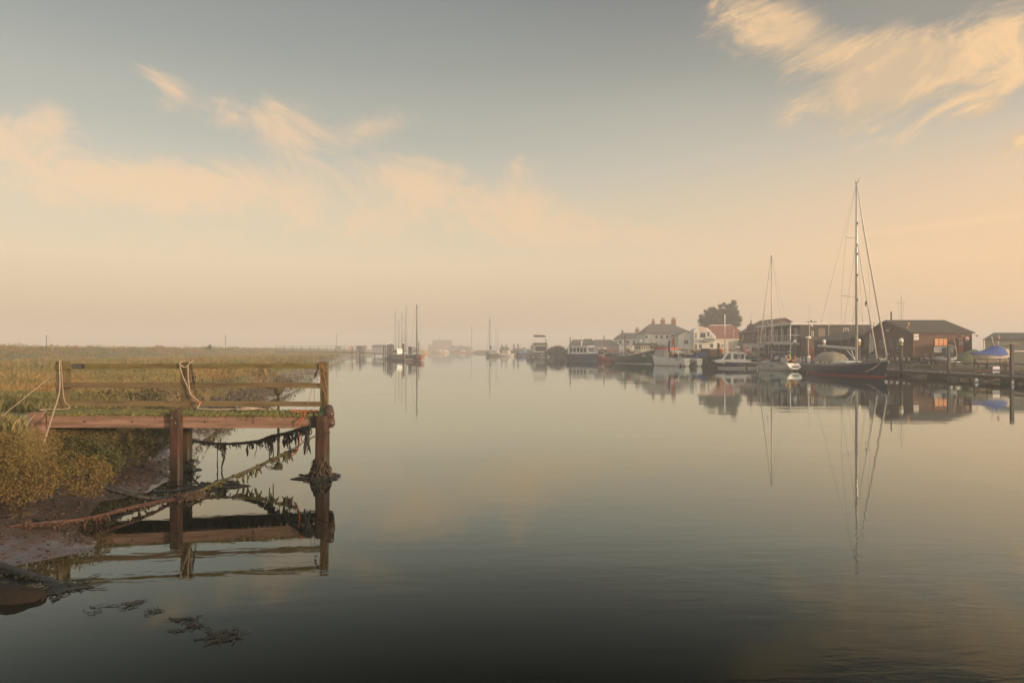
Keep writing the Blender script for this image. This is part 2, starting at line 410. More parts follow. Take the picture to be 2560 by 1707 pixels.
def mat_pile(name, hi, mid, lo):
    """pile timber with a dark algae band up to the tide mark"""
    m = bpy.data.materials.new(name); m.use_nodes = True; nt = m.node_tree; nt.nodes.clear(); g = G(nt)
    pos = g.n('ShaderNodeNewGeometry').outputs['Position']
    mp = g.n('ShaderNodeMapping', {'Vector': pos, 'Scale': (2.2, 2.2, .55)}).outputs[0]
    n = g.n('ShaderNodeTexNoise', {'Vector': mp, 'Scale': 2.6, 'Detail': 8, 'Roughness': .65}).outputs[0]
    n2 = g.n('ShaderNodeTexNoise', {'Vector': mp, 'Scale': 14, 'Detail': 5, 'Roughness': .6}).outputs[0]
    z = g.n('ShaderNodeSeparateXYZ', {0: pos}).outputs[2]
    c = g.ramp(n, [(.3, lo), (.5, mid), (.68, hi)])
    tide = g.smooth(g.m('ADD', z, g.m('MULTIPLY', n, -.9)), .25, -.15)
    c = g.mix(g.m('MULTIPLY', tide, .8), c, (.022, .018, .011, 1))
    green = g.m('MULTIPLY', g.smooth(n2, .5, .62), g.smooth(g.m('ADD', z, g.m('MULTIPLY', n2, .5)), 1.35, 1.75))
    c = g.mix(g.m('MULTIPLY', green, .75), c, (.10, .105, .03, 1))
    bp = g.n('ShaderNodeBump', {'Height': g.m('ADD', n, g.m('MULTIPLY', n2, .6)), 'Strength': .7, 'Distance': .03}).outputs[0]
    rg_ = g.mix(tide, (.8,)*3+(1,), (.35,)*3+(1,))
    b = g.n('ShaderNodeBsdfPrincipled', {'Base Color': c, 'Roughness': rg_, 'Normal': bp, 'Specular IOR Level': .4})
    g.n('ShaderNodeOutputMaterial', {'Surface': b.outputs[0]})
    return m
m_pile = mat_pile('rusty_red_pile', (.10, .042, .025), (.06, .028, .018), (.025, .014, .010))
m_pileb = mat_pile('dark_mossy_pile', (.10, .08, .024), (.06, .042, .018), (.03, .018, .010))


def mat_water():
    m = bpy.data.materials.new('estuary_water'); m.use_nodes = True; nt = m.node_tree; nt.nodes.clear(); g = G(nt)
    pos = g.n('ShaderNodeNewGeometry').outputs['Position']
    def nz(sc, st, rot, det, dist=0.0):
        mp = g.n('ShaderNodeMapping', {'Vector': pos, 'Scale': st, 'Rotation': (0, 0, R(rot))}).outputs[0]
        return g.n('ShaderNodeTexNoise', {'Vector': mp, 'Scale': sc, 'Detail': det, 'Roughness': 0.5, 'Distortion': dist}).outputs[0]
    n1 = nz(0.55, (.7, 1.6, 1), 14, 2, .3)
    n2 = nz(2.6, (.55, 1.7, 1), -12, 3, .6)
    n3 = nz(11.0, (.6, 1.6, 1), 8, 2, .3)
    # patches of stiller and livelier water
    calm = g.smooth(nz(.10, (.8, 1.4, 1), 20, 3), .38, .66)
    sp = g.n('ShaderNodeSeparateXYZ', {0: pos})
    n0 = nz(.07, (.30, 1.5, 1), 6, 3, .4)
    breeze = g.m('MULTIPLY', g.m('MULTIPLY', g.smooth(sp.outputs[0], -1.5, 3.5), g.smooth(sp.outputs[1], 13.5, 6.0)), g.m('ADD', .35, calm))      # a light breeze ruffles the middle of the river
    h = g.m('ADD', g.m('MULTIPLY', n1, .013), g.m('MULTIPLY', n2, g.m('ADD', .0045, g.m('MULTIPLY', breeze, .014))))
    h = g.m('ADD', h, g.m('MULTIPLY', n0, .10))
    h = g.m('ADD', h, g.m('MULTIPLY', n3, g.m('ADD', .0002, g.m('MULTIPLY', breeze, .0035))))
    bp = g.n('ShaderNodeBump', {'Height': h, 'Strength': 1.0, 'Distance': WATER_BUMP}).outputs[0]
    fr = g.n('ShaderNodeFresnel', {'IOR': 1.33, 'Normal': bp}).outputs[0]
    refl = g.ramp(fr, [(0.0, (.012,)*3), (.06, (.006,)*3), (.08, (.014,)*3), (.133, (.125,)*3), (.18, (.25,)*3), (.233, (.35,)*3), (.445, (.60,)*3), (.7, (.86,)*3), (1.0, (.98,)*3)])
    gl = g.n('ShaderNodeBsdfGlossy', {'Color': (.91, .98, .96, 1), 'Roughness': .006, 'Normal': bp})
    df = g.n('ShaderNodeBsdfDiffuse', {'Color': (.004, .006, .004, 1)})
    mx = g.n('ShaderNodeMixShader', {0: refl, 1: df.outputs[0], 2: gl.outputs[0]})
    g.n('ShaderNodeOutputMaterial', {'Surface': mx.outputs[0]})
    return m
WATER_BUMP = .22
m_water = mat_water()


def mat_mud():
    m = bpy.data.materials.new('wet_mud'); m.use_nodes = True; nt = m.node_tree; nt.nodes.clear(); g = G(nt)
    pos = g.n('ShaderNodeNewGeometry').outputs['Position']
    z = g.n('ShaderNodeSeparateXYZ', {0: pos}).outputs[2]
    n = g.n('ShaderNodeTexNoise', {'Vector': pos, 'Scale': 3.5, 'Detail': 7, 'Roughness': .65}).outputs[0]
    n2 = g.n('ShaderNodeTexNoise', {'Vector': pos, 'Scale': 16, 'Detail': 4, 'Roughness': .6}).outputs[0]
    c = g.ramp(n, [(.3, (.03, .018, .013)), (.5, (.065, .038, .028)), (.7, (.10, .06, .045))])
    rg = g.ramp(n2, [(.35, (.12,)*3), (.65, (.5,)*3)])
    hh = g.m('ADD', g.m('MULTIPLY', n, .16), g.m('MULTIPLY', n2, .06))
    wet = g.m('MULTIPLY', g.smooth(z, .55, .10), g.smooth(n, .64, .46))
    bp = g.n('ShaderNodeBump', {'Height': hh, 'Strength': .9, 'Distance': 1.0}).outputs[0]
    b = g.n('ShaderNodeBsdfPrincipled', {'Base Color': c, 'Roughness': rg, 'Normal': bp, 'Specular IOR Level': .5, 'Coat Weight': wet, 'Coat Roughness': .05})
    g.n('ShaderNodeOutputMaterial', {'Surface': b.outputs[0]})
    return m
m_mud = mat_mud()
m_turf = M('marsh_turf', (.15, .125, .042), (.08, .095, .03), .13, .95, .6, coord='Position', bscale=2.0, c3=(.25, .13, .045), detail=6)
m_yard = M('gravel_yard', (.19, .16, .095), (.12, .125, .06), .3, .95, .4, coord='Position', bscale=3, c3=(.24, .195, .13))

# ------------------------------------------------------------------ terrain and water
LB = [(-350, -14), (-20, -11), (0, -10), (8.5, -8.8), (9.3, -7.1), (10.2, -6.35), (10.7, -6.5), (11.2, -7.1), (12.3, -7.7), (13.5, -8.3), (14.2, -7.7), (16, -7.75), (17.5, -8.3), (20.7, -9.8), (26.7, -11.4), (37, -13.5),
      (50, -15.9), (98, -27.6), (160, -41), (256, -61), (427, -84), (900, -150), (1400, -420)]
RB = [(-350, 49), (50, 47.5), (85, 46.5), (105, 43.0), (122, 36), (150, 31), (170, 25), (200, 20.5), (285, 14.5), (427, -4), (600, -45), (900, -130), (1400, -400)]
DK = [(-350, -76), (0, -78), (104, -80), (250, -96), (427, -118), (900, -190), (1400, -460)]
def itp(tb, y):
    for (y0, x0), (y1, x1) in zip(tb, tb[1:]):
        if y <= y1: return x0+(x1-x0)*max(0, (y-y0)/(y1-y0))
    return tb[-1][1]
def sst(a, b, x):
    t = min(1, max(0, (x-a)/(b-a))); return t*t*(3-2*t)
def fbm(x, y, s=1.0):
    return mnoise.fractal(Vector((x*s, y*s, 1.7)), 1.0, 2.0, 4)
def wig(y): return 0.55*mnoise.noise(Vector((y*.35, 3.3, 0)))*sst(6, 14, y)+.9*mnoise.noise(Vector((y*.09, 8.3, 0)))*sst(24, 40, y)
def xl(y): return itp(LB, y)+wig(y)
def xr(y): return itp(RB, y)+.3*mnoise.noise(Vector((y*.2, 5.3, 0)))
def height(x, y):
    L, Rr = xl(y), xr(y); mid = (L+Rr)/2
    if x < mid:
        d = L-x
        n = fbm(x, y, .8)
        if d < 0: return max(-1.5, d*.35)+.06*n
        z = .16*min(d, 2.2)+.05*n*min(1, d*2)
        s0 = 1.9-1.15*sst(15.6, 17.5, y)+.35*sst(22, 30, y)
        z += (.85+.05*s0)*sst(s0, s0+1.1, d+.45*n)
        z += .16*sst(3.2, 6, d)
        if d > 4: z += .10*fbm(x, y, .13)*sst(4, 12, d)
        D = itp(DK, y)
        q = abs(x-D-1.2*mnoise.noise(Vector((y*.03, 1, 1))))
        z += (1.82+.25*mnoise.noise(Vector((y*.05, x*.02, 4)))+.16*mnoise.noise(Vector((y*.21, x*.1, 9))))*(1-sst(1.5, 13, q))
        return z
    e = x-Rr; n = fbm(x, y, .5)
    k = sst(98, 112, y)
    if e < 0: return max(-1.5, e*.4)
    za = .75*sst(0, 1.8, e)+.55*sst(1.5, 7, e)+.12*n*min(1, e)
    zb = 1.75*sst(0, .35, e)+.05*n
    return za*(1-k)+zb*k


def build_terrain():
    ys = [-350, -200, -120, -60, -30, -15, -8, -4, 0, 2, 4]+[4+.25*i for i in range(1, 90)]
    y = ys[-1]
    while y < 1400:
        y += max(.3, (y-10)*.03); ys.append(y)
    offL = [8, 7, 6, 5.4, 4.8, 4.4, 4.0, 3.7, 3.4, 3.2, 3.0, 2.8, 2.6, 2.4, 2.2, 2.0, 1.8, 1.6, 1.4, 1.2, 1.0, .8, .6, .4, .2, 0, -.3, -.7, -1.2, -2, -3.5, -5]
    offR = [-4, -2, -1, -.4, 0, .12, .24, .35, .6, .9, 1.3, 1.8, 2.4, 3.2, 4.5, 6, 8, 11, 16, 24, 40, 70, 150, 400]
    rows, V = [], []
    for y in ys:
        L, Rr, D = xl(y), xr(y), itp(DK, y)
        xs = [-1380, min(D-300, -900), D-150, D-80, D-45, D-28]+[D-16+2*i for i in range(17)]
        a0, a1 = D+18, L-9
        xs += [a0+(a1-a0)*i/22 for i in range(23)]
        xs += [L-o for o in offL]+[Rr+o for o in offR]+[1380]
        rows.append([len(V)+i for i in range(len(xs))])
        for x in xs: V.append((x, y, height(max(-1200, min(1200, x)), y)))
    Fc, mi = [], []
    for a, b in zip(rows, rows[1:]):
        for i in range(len(a)-1):
            f = (a[i], a[i+1], b[i+1], b[i]); Fc.append(f)
            zz = sum(V[k][2] for k in f)/4; cx = sum(V[k][0] for k in f)/4
            mi.append(2 if (cx > xr(V[f[0]][1])+.5 and zz > .95) else (0 if zz < .72 else 1))
    me = bpy.data.meshes.new('ground'); me.from_pydata(V, [], Fc)
    for q in (m_mud, m_turf, m_yard): me.materials.append(q)
    me.polygons.foreach_set('material_index', mi); me.polygons.foreach_set('use_smooth', [True]*len(Fc)); me.update()
    o = bpy.data.objects.new('ground', me); col.objects.link(o)
    tag(o, kind='structure')
build_terrain()

wb = MB(); wb.poly([(-1390, -360, 0), (1390, -360, 0), (1390, 1398, 0), (-1390, 1398, 0)])
tag(wb.build('river', m_water, fix=False), kind='structure')

# haze: one closed box of mist round the camera and everything that stands here
hz = MB(); hz.box((0, 522, (28-2.6)/2), (2800, 1780, 30.6))
def mat_haze():
    m = bpy.data.materials.new('haze'); m.use_nodes = True; nt = m.node_tree; nt.nodes.clear(); g = G(nt)
    v = g.n('ShaderNodeVolumePrincipled', {'Color': (.865, .855, .85, 1), 'Density': FOG, 'Anisotropy': 0.0})
    g.n('ShaderNodeOutputMaterial', {'Volume': v.outputs[0]})
    return m
hb = hz.build('haze', mat_haze()); tag(hb, kind='stuff')


# ------------------------------------------------------------------ vegetation
def blades(n, ymin, ymax, seed, hs, ws, dmin=2.3, amin=-.80, tuft=5):
    rg = np.random.RandomState(seed); V, A = [], []
    c = 0; lim = 0
    while c < n and lim < n*6:
        lim += 1
        Y = ymin*math.exp(rg.rand()*math.log(ymax/ymin)); hi = xl(Y)-dmin-abs(rg.normal())*.2; lo = amin*Y
        if lo > hi: continue
        x = lo+(hi-lo)*rg.rand()
        if -13.6 < x < -3.8 and 14.8 < Y < 18.3: continue
        if -10.2 < x < -6.8 and 15.0 < Y < 19.5: continue
        if x > -.742*Y and 12.6 < Y < 16.6: continue
        z = height(x, Y); c += 1
        k = hs*(.6+.8*rg.rand())*(1+.5*mnoise.noise(Vector((x*.35, Y*.35, 2))))
        sw = ws*(1+Y/9)
        pale = 1 if rg.rand() < .3 else 0
        for _ in range(tuft):
            px_, py_ = x+rg.normal()*.12*(1+Y/40), Y+rg.normal()*.12*(1+Y/40); an = rg.rand()*6.28
            h = k*(.55+.6*rg.rand()); lx, ly = rg.normal()*.28*h, rg.normal()*.28*h
            dx, dy = math.cos(an)*sw, math.sin(an)*sw*.4
            V += [(px_-dx, py_-dy, z-.05), (px_+dx, py_+dy, z-.05), (px_+lx*.4+dx*.6, py_+ly*.4, z+h*.6), (px_+lx, py_+ly, z+h)]
            A.append((.45 if pale else 0.0)+.14*rg.rand())
    V = np.array(V); k = np.arange(len(V)//4)*4
    return V, np.stack([k, k+1, k+2, k+3], 1), A
v1, f1, a1 = blades(27000, 12, 75, 3, .25, .0019, tuft=7)
v2, f2, a2 = blades(8000, 45, 420, 4, .38, .006, dmin=1.6)
o = np_mesh('marsh_grass', np.concatenate([v1, v2]), np.concatenate([f1, f2+len(v1)]), m_grass, attr=a1+a2); tag(o, kind='stuff', label='long olive and ochre grass of the salt marsh', cat='grass')


def leaf_cloud(ells, n, size, seed, flat=1.0, ymin=None, narrow=.45):
    """ells: (cx,cy,cz,rx,ry,rz,weight). leaf quads spread through lumpy ellipsoids"""
    rg = np.random.RandomState(seed); w = np.array([e[6] for e in ells], float); w /= w.sum()
    V, A = [], []
    for i in rg.choice(len(ells), n, p=w):
        cx, cy_, cz, rx, ry, rz, _ = ells[i]
        d = rg.normal(size=3); d /= np.linalg.norm(d); q = (.35+.65*rg.rand()**.6)
        lump = 1+.28*mnoise.noise(Vector(d*2.6)+Vector((i*3.1, 0, 0)))
        p = np.array([cx, cy_, cz])+d*np.array([rx, ry, rz])*q*lump
        a = rg.normal(size=3); a[2] *= flat; a /= np.linalg.norm(a); b = np.cross(a, rg.normal(size=3)); b /= np.linalg.norm(b)+1e-9
        s = size*(.6+.8*rg.rand())
        V += [p-a*s-b*s*narrow*.4, p+b*s*narrow, p+a*s, p-b*s*narrow]; A.append(rg.rand()**2)
    k = np.arange(len(V)//4)*4
    return np.array(V), np.stack([k, k+1, k+2, k+3], 1), A


def shrub(name, label, cat, ells, n, size, mat, seed, group=None, stems=6):
    base = (ells[0][0], ells[0][1], min(e[2]-e[5] for e in ells))
    t = thing(name, label, cat, base, 0, group)
    v, f, a = leaf_cloud(ells, n, size, seed)
    np_mesh('foliage', v-np.array(base), f, mat, t, a)
    mb = MB(); rg = random.Random(seed)
    for k in range(stems):
        e = ells[k % len(ells)]
        mb.tube([(base[0], base[1], base[2]-.05), (e[0]+rg.uniform(-.4, .4)*e[3], e[1]+rg.uniform(-.3, .3)*e[4], e[2]),
                 (e[0]+rg.uniform(-.7, .7)*e[3], e[1]+rg.uniform(-.5, .5)*e[4], e[2]+.3*e[5])], [.02*size*20, .012*size*20, .006*size*20], 5)
    mb.build('stem', m_bark, t, world=True)
    return t

def gz(px, Y): return height(X(px, Y), Y)
shrub('salt_marsh_shrub', 'golden brown bushy shrub in the lower left corner of the marsh below the jetty end', 'shrub',
      [(-9.0, 12.6, .95, .75, .7, .55, 3), (-8.5, 11.9, .75, .6, .6, .45, 2.2), (-9.7, 12.0, .9, .8, .7, .55, 2.5), (-7.95, 12.7, .65, .5, .5, .4, 1.5), (-10.4, 13.2, 1.05, .8, .8, .5, 2), (-9.3, 11.3, .65, .8, .5, .42, 2)],
      24000, .022, m_gold_sh, 11)
shrub('salt_marsh_shrub', 'dark olive shrub growing under the left half of the jetty deck', 'shrub',
      [(-9.2, 15.2, .65, .45, .45, .46, 2), (-8.8, 14.8, .5, .35, .4, .36, 1.5), (-9.6, 15.0, .7, .45, .5, .42, 1.6), (-9.9, 16.4, .78, .6, .5, .4, 1.8), (-9.0, 16.3, .55, .5, .5, .36, 1.5), (-10.5, 15.9, .8, .5, .5, .36, 1.2)],
      9500, .028, m_green_sh, 12)
shrub('salt_marsh_shrub', 'low brown green overhanging scrub on the bank edge behind the jetty piles', 'shrub',
      [(-9.75, 17.3, .72, .5, .45, .36, 2), (-9.25, 17.9, .66, .5, .5, .36, 2), (-10.3, 17.2, .82, .6, .5, .36, 2), (-9.8, 18.6, .9, .7, .6, .4, 2), (-10.9, 18.6, 1.05, .9, .6, .4, 2), (-10.4, 20.0, .85, .6, .8, .42, 2), (-11.2, 22.0, .9, .7, 1.0, .45, 2)],
      9000, .032, m_green_sh, 13)
# scrub along the bank edge further up: one mass
EL = []
rg = random.Random(5)
yy = 21.0
while yy < 170:
    for k in range(2 if yy < 60 else 1):
        d = (2.1+rg.uniform(-.9, .7)) if yy < 23 else 1.25+rg.uniform(-.9, .9); s = rg.uniform(.26, .46)*(1+yy/120)
        EL.append((xl(yy)-d, yy+rg.uniform(-.4, .4), height(xl(yy)-d, yy)+s*.35, s*1.5, s*1.3, s*.85, s))
    yy *= 1.028
v, f, a = leaf_cloud(EL, 15000, .05, 21, narrow=.6)
tag(np_mesh('bank_scrub', v, f, m_scrub, attr=a), kind='stuff', label='brown sea purslane scrub along the bank edge', cat='scrub')
# pale seed heads
v, f, a = leaf_cloud([(X(738, 42), 42, 1.55, 1.1, .8, .28, 2), (X(775, 45), 45, 1.5, .9, .8, .28, 1), (X(720, 41), 41, 1.5, .7, .6, .2, 1)], 420, .07, 31, narrow=.12)
m_pale = M('pale_seed_heads', (.4, .34, .27), None, 3, .9)
tag(np_mesh('pale_seed_heads', v, f, m_pale), kind='stuff')
# clods and weed scraps scattered over the mud
mb = MB(); rg = random.Random(77); c_ = 0
while c_ < 900:
    Y = rg.uniform(9.4, 19); x = xl(Y)-rg.uniform(.05, 2.4); z = height(x, Y)
    if z > .7 or z < .01 or x < -.80*Y: continue
    c_ += 1; s = rg.uniform(.008, .022)+.03*rg.random()**6
    mb.ball((x, Y, z+s*.2), s, 5, 0 if rg.random() < .75 else 1, (1.8*rg.uniform(.6, 1.5), 1.3, .6), .2)
m_clod = M('mud_clod', (.07, .042, .03), (.035, .022, .016), 8, .4, .5)
tag(mb.build('mud_clods', [m_clod, m_weed]), kind='stuff', label='small clods and weed scraps on the mud', cat='mud')
shrub('dike_bush', 'small dark bush standing up on the skyline of the far dike', 'bush',
      [(X(525, 193), 193, 3.75, .5, .4, .6, 1), (X(521, 193), 193, 3.4, .8, .5, .5, 1)], 300, .16, m_hedge, 41)
# dike-top tufts
EL = []
for k in range(420):
    y_ = 60*math.exp(rg.random()*math.log(5)); x_ = itp(DK, y_)+rg.uniform(-4, 10); s = rg.uniform(.2, .5)+.45*rg.random()**5
    EL.append((x_, y_, height(x_, y_)+s*.4, s*2.0, s*1.5, s*.8, s))
v, f, a = leaf_cloud(EL, 14000, .15, 22, narrow=.35)
tag(np_mesh('dike_grass', v, f, m_grass, attr=[q*.5 for q in a]), kind='stuff', label='rank grass along the top of the dike', cat='grass')

# ------------------------------------------------------------------ the landing stage
FR, FL, BR, BL = Vector((-4.28, 16.2, 0)), Vector((-10.56, 15.4, 0)), Vector((-4.65, 17.52, 0)), Vector((-11.0, 16.55, 0))
def J(u, v, z):
    a = FL.lerp(FR, u); b = BL.lerp(BR, u); p = a.lerp(b, v)
    return Vector((p.x, p.y, z+.11*(1-u)*max(0, min(1, (2.7-z)/1.15))*(1 if z > .5 else 0)))     # the old deck sags towards the river
jt = thing('landing_stage', 'old mossy timber landing stage with three rail fence and rusty red piles at the bank', 'jetty', (-7.8, 16.6, 0))
DZ = 1.45
mb = MB()
nb = 46
for i in range(nb):
    u0, u1 = i/nb*.955, (i+1)/nb*.955
    g_ = .0009+.0016*(i/nb)+rnd.uniform(0, .0006)
    zz = DZ+rnd.uniform(-.006, .006); e0, e1 = rnd.uniform(-.03, .02), rnd.uniform(-.02, .03)
    top = [J(u0+g_, e0, zz), J(u1-g_, e0, zz+rnd.uniform(-.004, .004)), J(u1-g_, 1+e1, zz), J(u0+g_, 1+e1, zz)]
    bot = [p-Vector((0, 0, .045)) for p in top]
    mb.add(bot+top, [(3, 2, 1, 0), (4, 5, 6, 7), (0, 1, 5, 4), (1, 2, 6, 5), (2, 3, 7, 6), (3, 0, 4, 7)])
deck = mb.build('deck', m_moss, jt, world=True)
# ragged moss along the front edge of the boards
rg = random.Random(3); mb = MB()
for i in range(420):
    u = rg.random()*.94; p = J(u, -.02+rg.uniform(-.012, .01), DZ-.035+rg.uniform(-.01, .03)); s = rg.uniform(.008, .026)
    mb.ball(p, s, 5, 0, (1.6, 1, .8))
for i in range(330):
    u, v_ = rg.random()**.8*.9, rg.random(); p = J(u, v_, DZ+.004); s = rg.uniform(.012, .04)
    mb.ball(p, s, 5, 0, (1.5, 1.2, .35))
for i in range(150):      # ragged drips of moss and algae running down the front beam
    u = rg.random()*.93; ln = rg.uniform(.02, .10)*(1 if rg.random() < .8 else 2.2); p = J(u, -.018, DZ-.05); w0 = rg.uniform(.004, .012)
    if .435 < u < .465: continue
    mb.tube([p, p+Vector((rg.gauss(0, .012), -.002, -ln*.5)), p+Vector((rg.gauss(0, .02), 0, -ln))], [w0, w0*.8, w0*.3], 4)
mo_ = mb.build('moss', m_moss, deck, loc=None, world=False); mo_.location = (-jt.location.x, -jt.location.y, 0); mo_['kind'] = 'stuff'
mb = MB()
for i in range(9):
    u0 = .957+i*.0053
    a, b = J(u0, -.02, DZ+.012), J(u0, 1.02, DZ+.012)
    mb.bar(a, b, .024, .05)
mb.build('slip_grating', m_grate, jt, world=True)
def beam(u0, u1, v, z0, z1, th, name, mat, par=jt):
    m_ = MB(); m_.bar(J(u0, v, (z0+z1)/2), J(u1, v, (z0+z1)/2), th, z1-z0); return m_.build(name, mat, par, world=True)
beam(.012, .437, .015, 1.13, 1.402, .09, 'front_beam', m_beam)
beam(.4635, .93, .015, 1.128, 1.400, .09, 'front_beam', m_beam)
beam(.0, .98, .97, 1.13, 1.402, .09, 'back_beam', m_pileb)
mb = MB()
for u in (.06, .2, .34, .48, .62, .76, .9):
    mb.bar(J(u, .06, 1.33), J(u, .94, 1.33), .09, .13)
mb.build('joist', m_pileb, jt, world=True)
# stub post at the left end and grey end plate
mb = MB(); c = J(-.018, -.01, 0); mb.box((c.x, c.y, 1.20), (.30, .2, .76)); mb.build('stub_post', m_beam, jt, world=True)
mb = MB(); c = J(-.05, -.01, 0); mb.box((c.x, c.y, 1.38), (.13, .4, .32)); mb.build('end_plate', M('grey_steel', (.17, .155, .14), (.12, .11, .10), 4, .6), jt, world=True)
# piles
def pile(u, v, w, z0, z1, mat, bev=.03, lean=0.0):
    c = J(u, v, 0); m_ = MB(); h = w/2
    oc = [(h-bev, h), (h, h-bev), (h, -h+bev), (h-bev, -h), (-h+bev, -h), (-h, -h+bev), (-h, h-bev), (-h+bev, h)]
    zs = [z0, z0+.5, .15, .9, z1-.02, z1]
    vs_, fs_ = [], []
    for k, z in enumerate(zs):
        q = 1.0+.06*mnoise.noise(Vector((u*9, z*2, 1))) if k < 4 else (1.0 if k == 4 else .93)
        for (a, b) in oc: vs_.append((c.x+a*q+lean*(z1-z), c.y+b*q, z))
    n = 8
    for k in range(len(zs)-1):
        for i in range(n): fs_.append((k*n+i, k*n+(i+1) % n, (k+1)*n+(i+1) % n, (k+1)*n+i))
    fs_.append(tuple(range(n-1, -1, -1))); fs_.append(tuple((len(zs)-1)*n+i for i in range(n)))
    m_.add(vs_, fs_)
    return m_.build('pile', mat, jt, world=True)
p1 = pile(.450, -.08, .225, -1.2, 1.62, m_pile)
p2 = pile(.966, -.08, .262, -1.5, 1.44, m_pile, .04, -.012)
pile(.455, 1.02, .225, -1.2, 1.44, m_pileb)
pile(.975, .96, .22, -1.5, 1.38, m_pileb)
# bolts on the front piles
for (u, z, dx, par) in ((.450, 1.44, -.05, p1), (.450, 1.33, .04, p1)):
    c = J(u, -.08, z); m_ = MB(); m_.lathe([(.016, 0), (.016, -.012), (.008, -.018)], (c.x+dx, c.y-.117, z), 8, axis='Y')
    b_ = m_.build('bolt', m_steel, p1); b_.location = (-jt.location.x, -jt.location.y, 0)
mb = MB(); c = J(.945, .012, 0); mb.box((c.x, c.y-.02, 1.27), (.22, .1, .25)); mb.build('steel_bracket', m_dark, jt, world=True)
for par_u in ((.14, .30), (.55, .72, .86)):      # rusty bolt heads along the front beam
    for u in par_u:
        c = J(u, .0, 1.27); m_ = MB(); m_.lathe([(.02, 0), (.02, -.012), (.01, -.018)], (c.x, c.y-.035, c.z), 8, axis='Y'); b_ = m_.build('bolt', MATS['rusty_bolt'] if 'rusty_bolt' in MATS else M('rusty_bolt', (.05, .025, .015), None, 8, .8), jt); b_.location = (-jt.location.x, -jt.location.y, 0)
# fender rolls at the river end
for z, dx in ((1.47, -.05), (1.255, -.03)):
    a, b = J(1.0, -.05, z), J(1.0, 1.02, z); a.x += dx; b.x += dx
    m_ = MB(); m_.tube([a, b], .112, 18)
    fr_ = m_.build('fender_roll', M('brown_rubber', (.10, .055, .042), (.06, .035, .028), 5, .8, .3), jt, world=True)
    d = (a-b).normalized(); m_ = MB(); q = a+d*.004+Vector((.05, 0, .0)); m_.tube([q, q+d*.012], .022, 8)
    b_ = m_.build('bolt', m_steel, fr_); b_.location = (-jt.location.x, -jt.location.y, 0)
# railing posts and rails (on the far edge)
def post(u, v, w, z0, z1, mat, top=True):
    c = J(u, v, 0); m_ = MB(); m_.box((c.x, c.y, (z0+z1)/2), (w, .13, z1-z0)); m_.box((c.x, c.y, z1+.006), (w+.012, .142, .016))
    return m_.build('rail_post', mat, jt, world=True)
post(.012, .985, .18, .9, 2.69, m_rail)
post(.026, 1.08, .1, .9, 2.69, m_tim)
post(.455, .985, .215, 1.2, 2.66, m_rail)
post(.975, .965, .18, 1.2, 2.665, m_tim)
def rail(u0, u1, z, h, v=.945, mat=m_rail, dz=0):
    m_ = MB(); N = 10
    pts = [J(u0+(u1-u0)*k/N, v, z+dz*k/N+.008*mnoise.noise(Vector((k*.6, z*7, 0)))) for k in range(N+1)]
    for a, b in zip(pts, pts[1:]): m_.bar(a, b, .045, h)
    return m_.build('rail', mat, jt, world=True)
tr = rail(-.008, .955, 2.575, .125, .940, m_tim)
rail(-.008, .965, 2.075, .13)
rail(-.008, .985, 1.60, .125)
c = J(.070, .925, 2.575); mb = MB(); mb.box((c.x, c.y-.012, c.z), (.33, .022, .12)); pl = mb.build('name_plate', m_dark, jt, world=True)
mb = MB()
for k in range(4): mb.box((c.x, c.y-.026, c.z+.036-.024*k), (.26-.05*(k % 2), .004, .006))
b_ = mb.build('plate_lines', m_grey, pl); b_.location = (-jt.location.x, -jt.location.y, 0)

# ------------------------------------------------------------------ ropes, chains, weed
def smooth_path(pts, k=6):
    P = [Vector(p) for p in pts]; P = [P[0]*2-P[1]]+P+[P[-1]*2-P[-2]]; out = []
    for i in range(1, len(P)-2):
        for j in range(k):
            t = j/k; a, b, c_, d = P[i-1], P[i], P[i+1], P[i+2]
            out.append(.5*((2*b)+(c_-a)*t+(2*a-5*b+4*c_-d)*t*t+(3*b-a-3*c_+d)*t**3))
    out.append(P[-2]); return out
def sag(p, q, s, n=12):
    p, q = Vector(p), Vector(q); return [p.lerp(q, k/n)-Vector((0, 0, s*4*(k/n)*(1-k/n))) for k in range(n+1)]
def rope(name, label, cat, paths, r, mat, group=None, n=7):
    m_ = MB()
    for p in paths: m_.tube(p, r, n)
    base = Vector(paths[0][0]); o = m_.build(name, mat, loc=base)
    return tag(o, label, cat, group)
pm = J(.455, .93, 0)
yp = pm.y-.06; zt = 2.68
loop = smooth_path([(pm.x+.13, yp+.2, zt+.02), (pm.x+.14, yp-.02, zt-.02), (pm.x+.02, yp-.03, zt-.13), (pm.x-.11, yp-.03, zt-.02), (pm.x-.10, yp+.2, zt+.02)], 5)
yd = J(.75, .8, 0).y
cx, cyy = X(634, yd), yd-.35
main = smooth_path([(pm.x-.11, yp-.03, zt-.05), (pm.x-.03, yp-.035, 2.35), (pm.x+.14, yp-.04, 1.98), (pm.x+.2, yp-.05, 1.86), (pm.x+.36, yp-.08, 1.75), (pm.x+.43, yp-.1, 1.68),
                   (pm.x+.40, yp-.15, 1.56), (pm.x+.55, yp-.16, 1.54), (X(560, yd), yd-.35, 1.53), (cx-.25, cyy+.15, 1.53), (cx-.1, cyy+.22, 1.53), (cx+.18, cyy+.15, 1.55), (cx+.16, cyy-.06, 1.55),
                   (cx-.05, cyy-.16, 1.54), (cx-.26, cyy-.1, 1.54), (cx-.1, cyy+.12, 1.565), (cx+.12, cyy+.1, 1.565), (cx+.06, cyy-.1, 1.56), (cx-.15, cyy-.06, 1.56),
                   (cx+.05, cyy+.05, 1.57), (X(668, yd), yd-.25, 1.53), (X(684, yd), yd-.3, 1.54), (X(688, yd), yd-.42, 1.53)], 5)
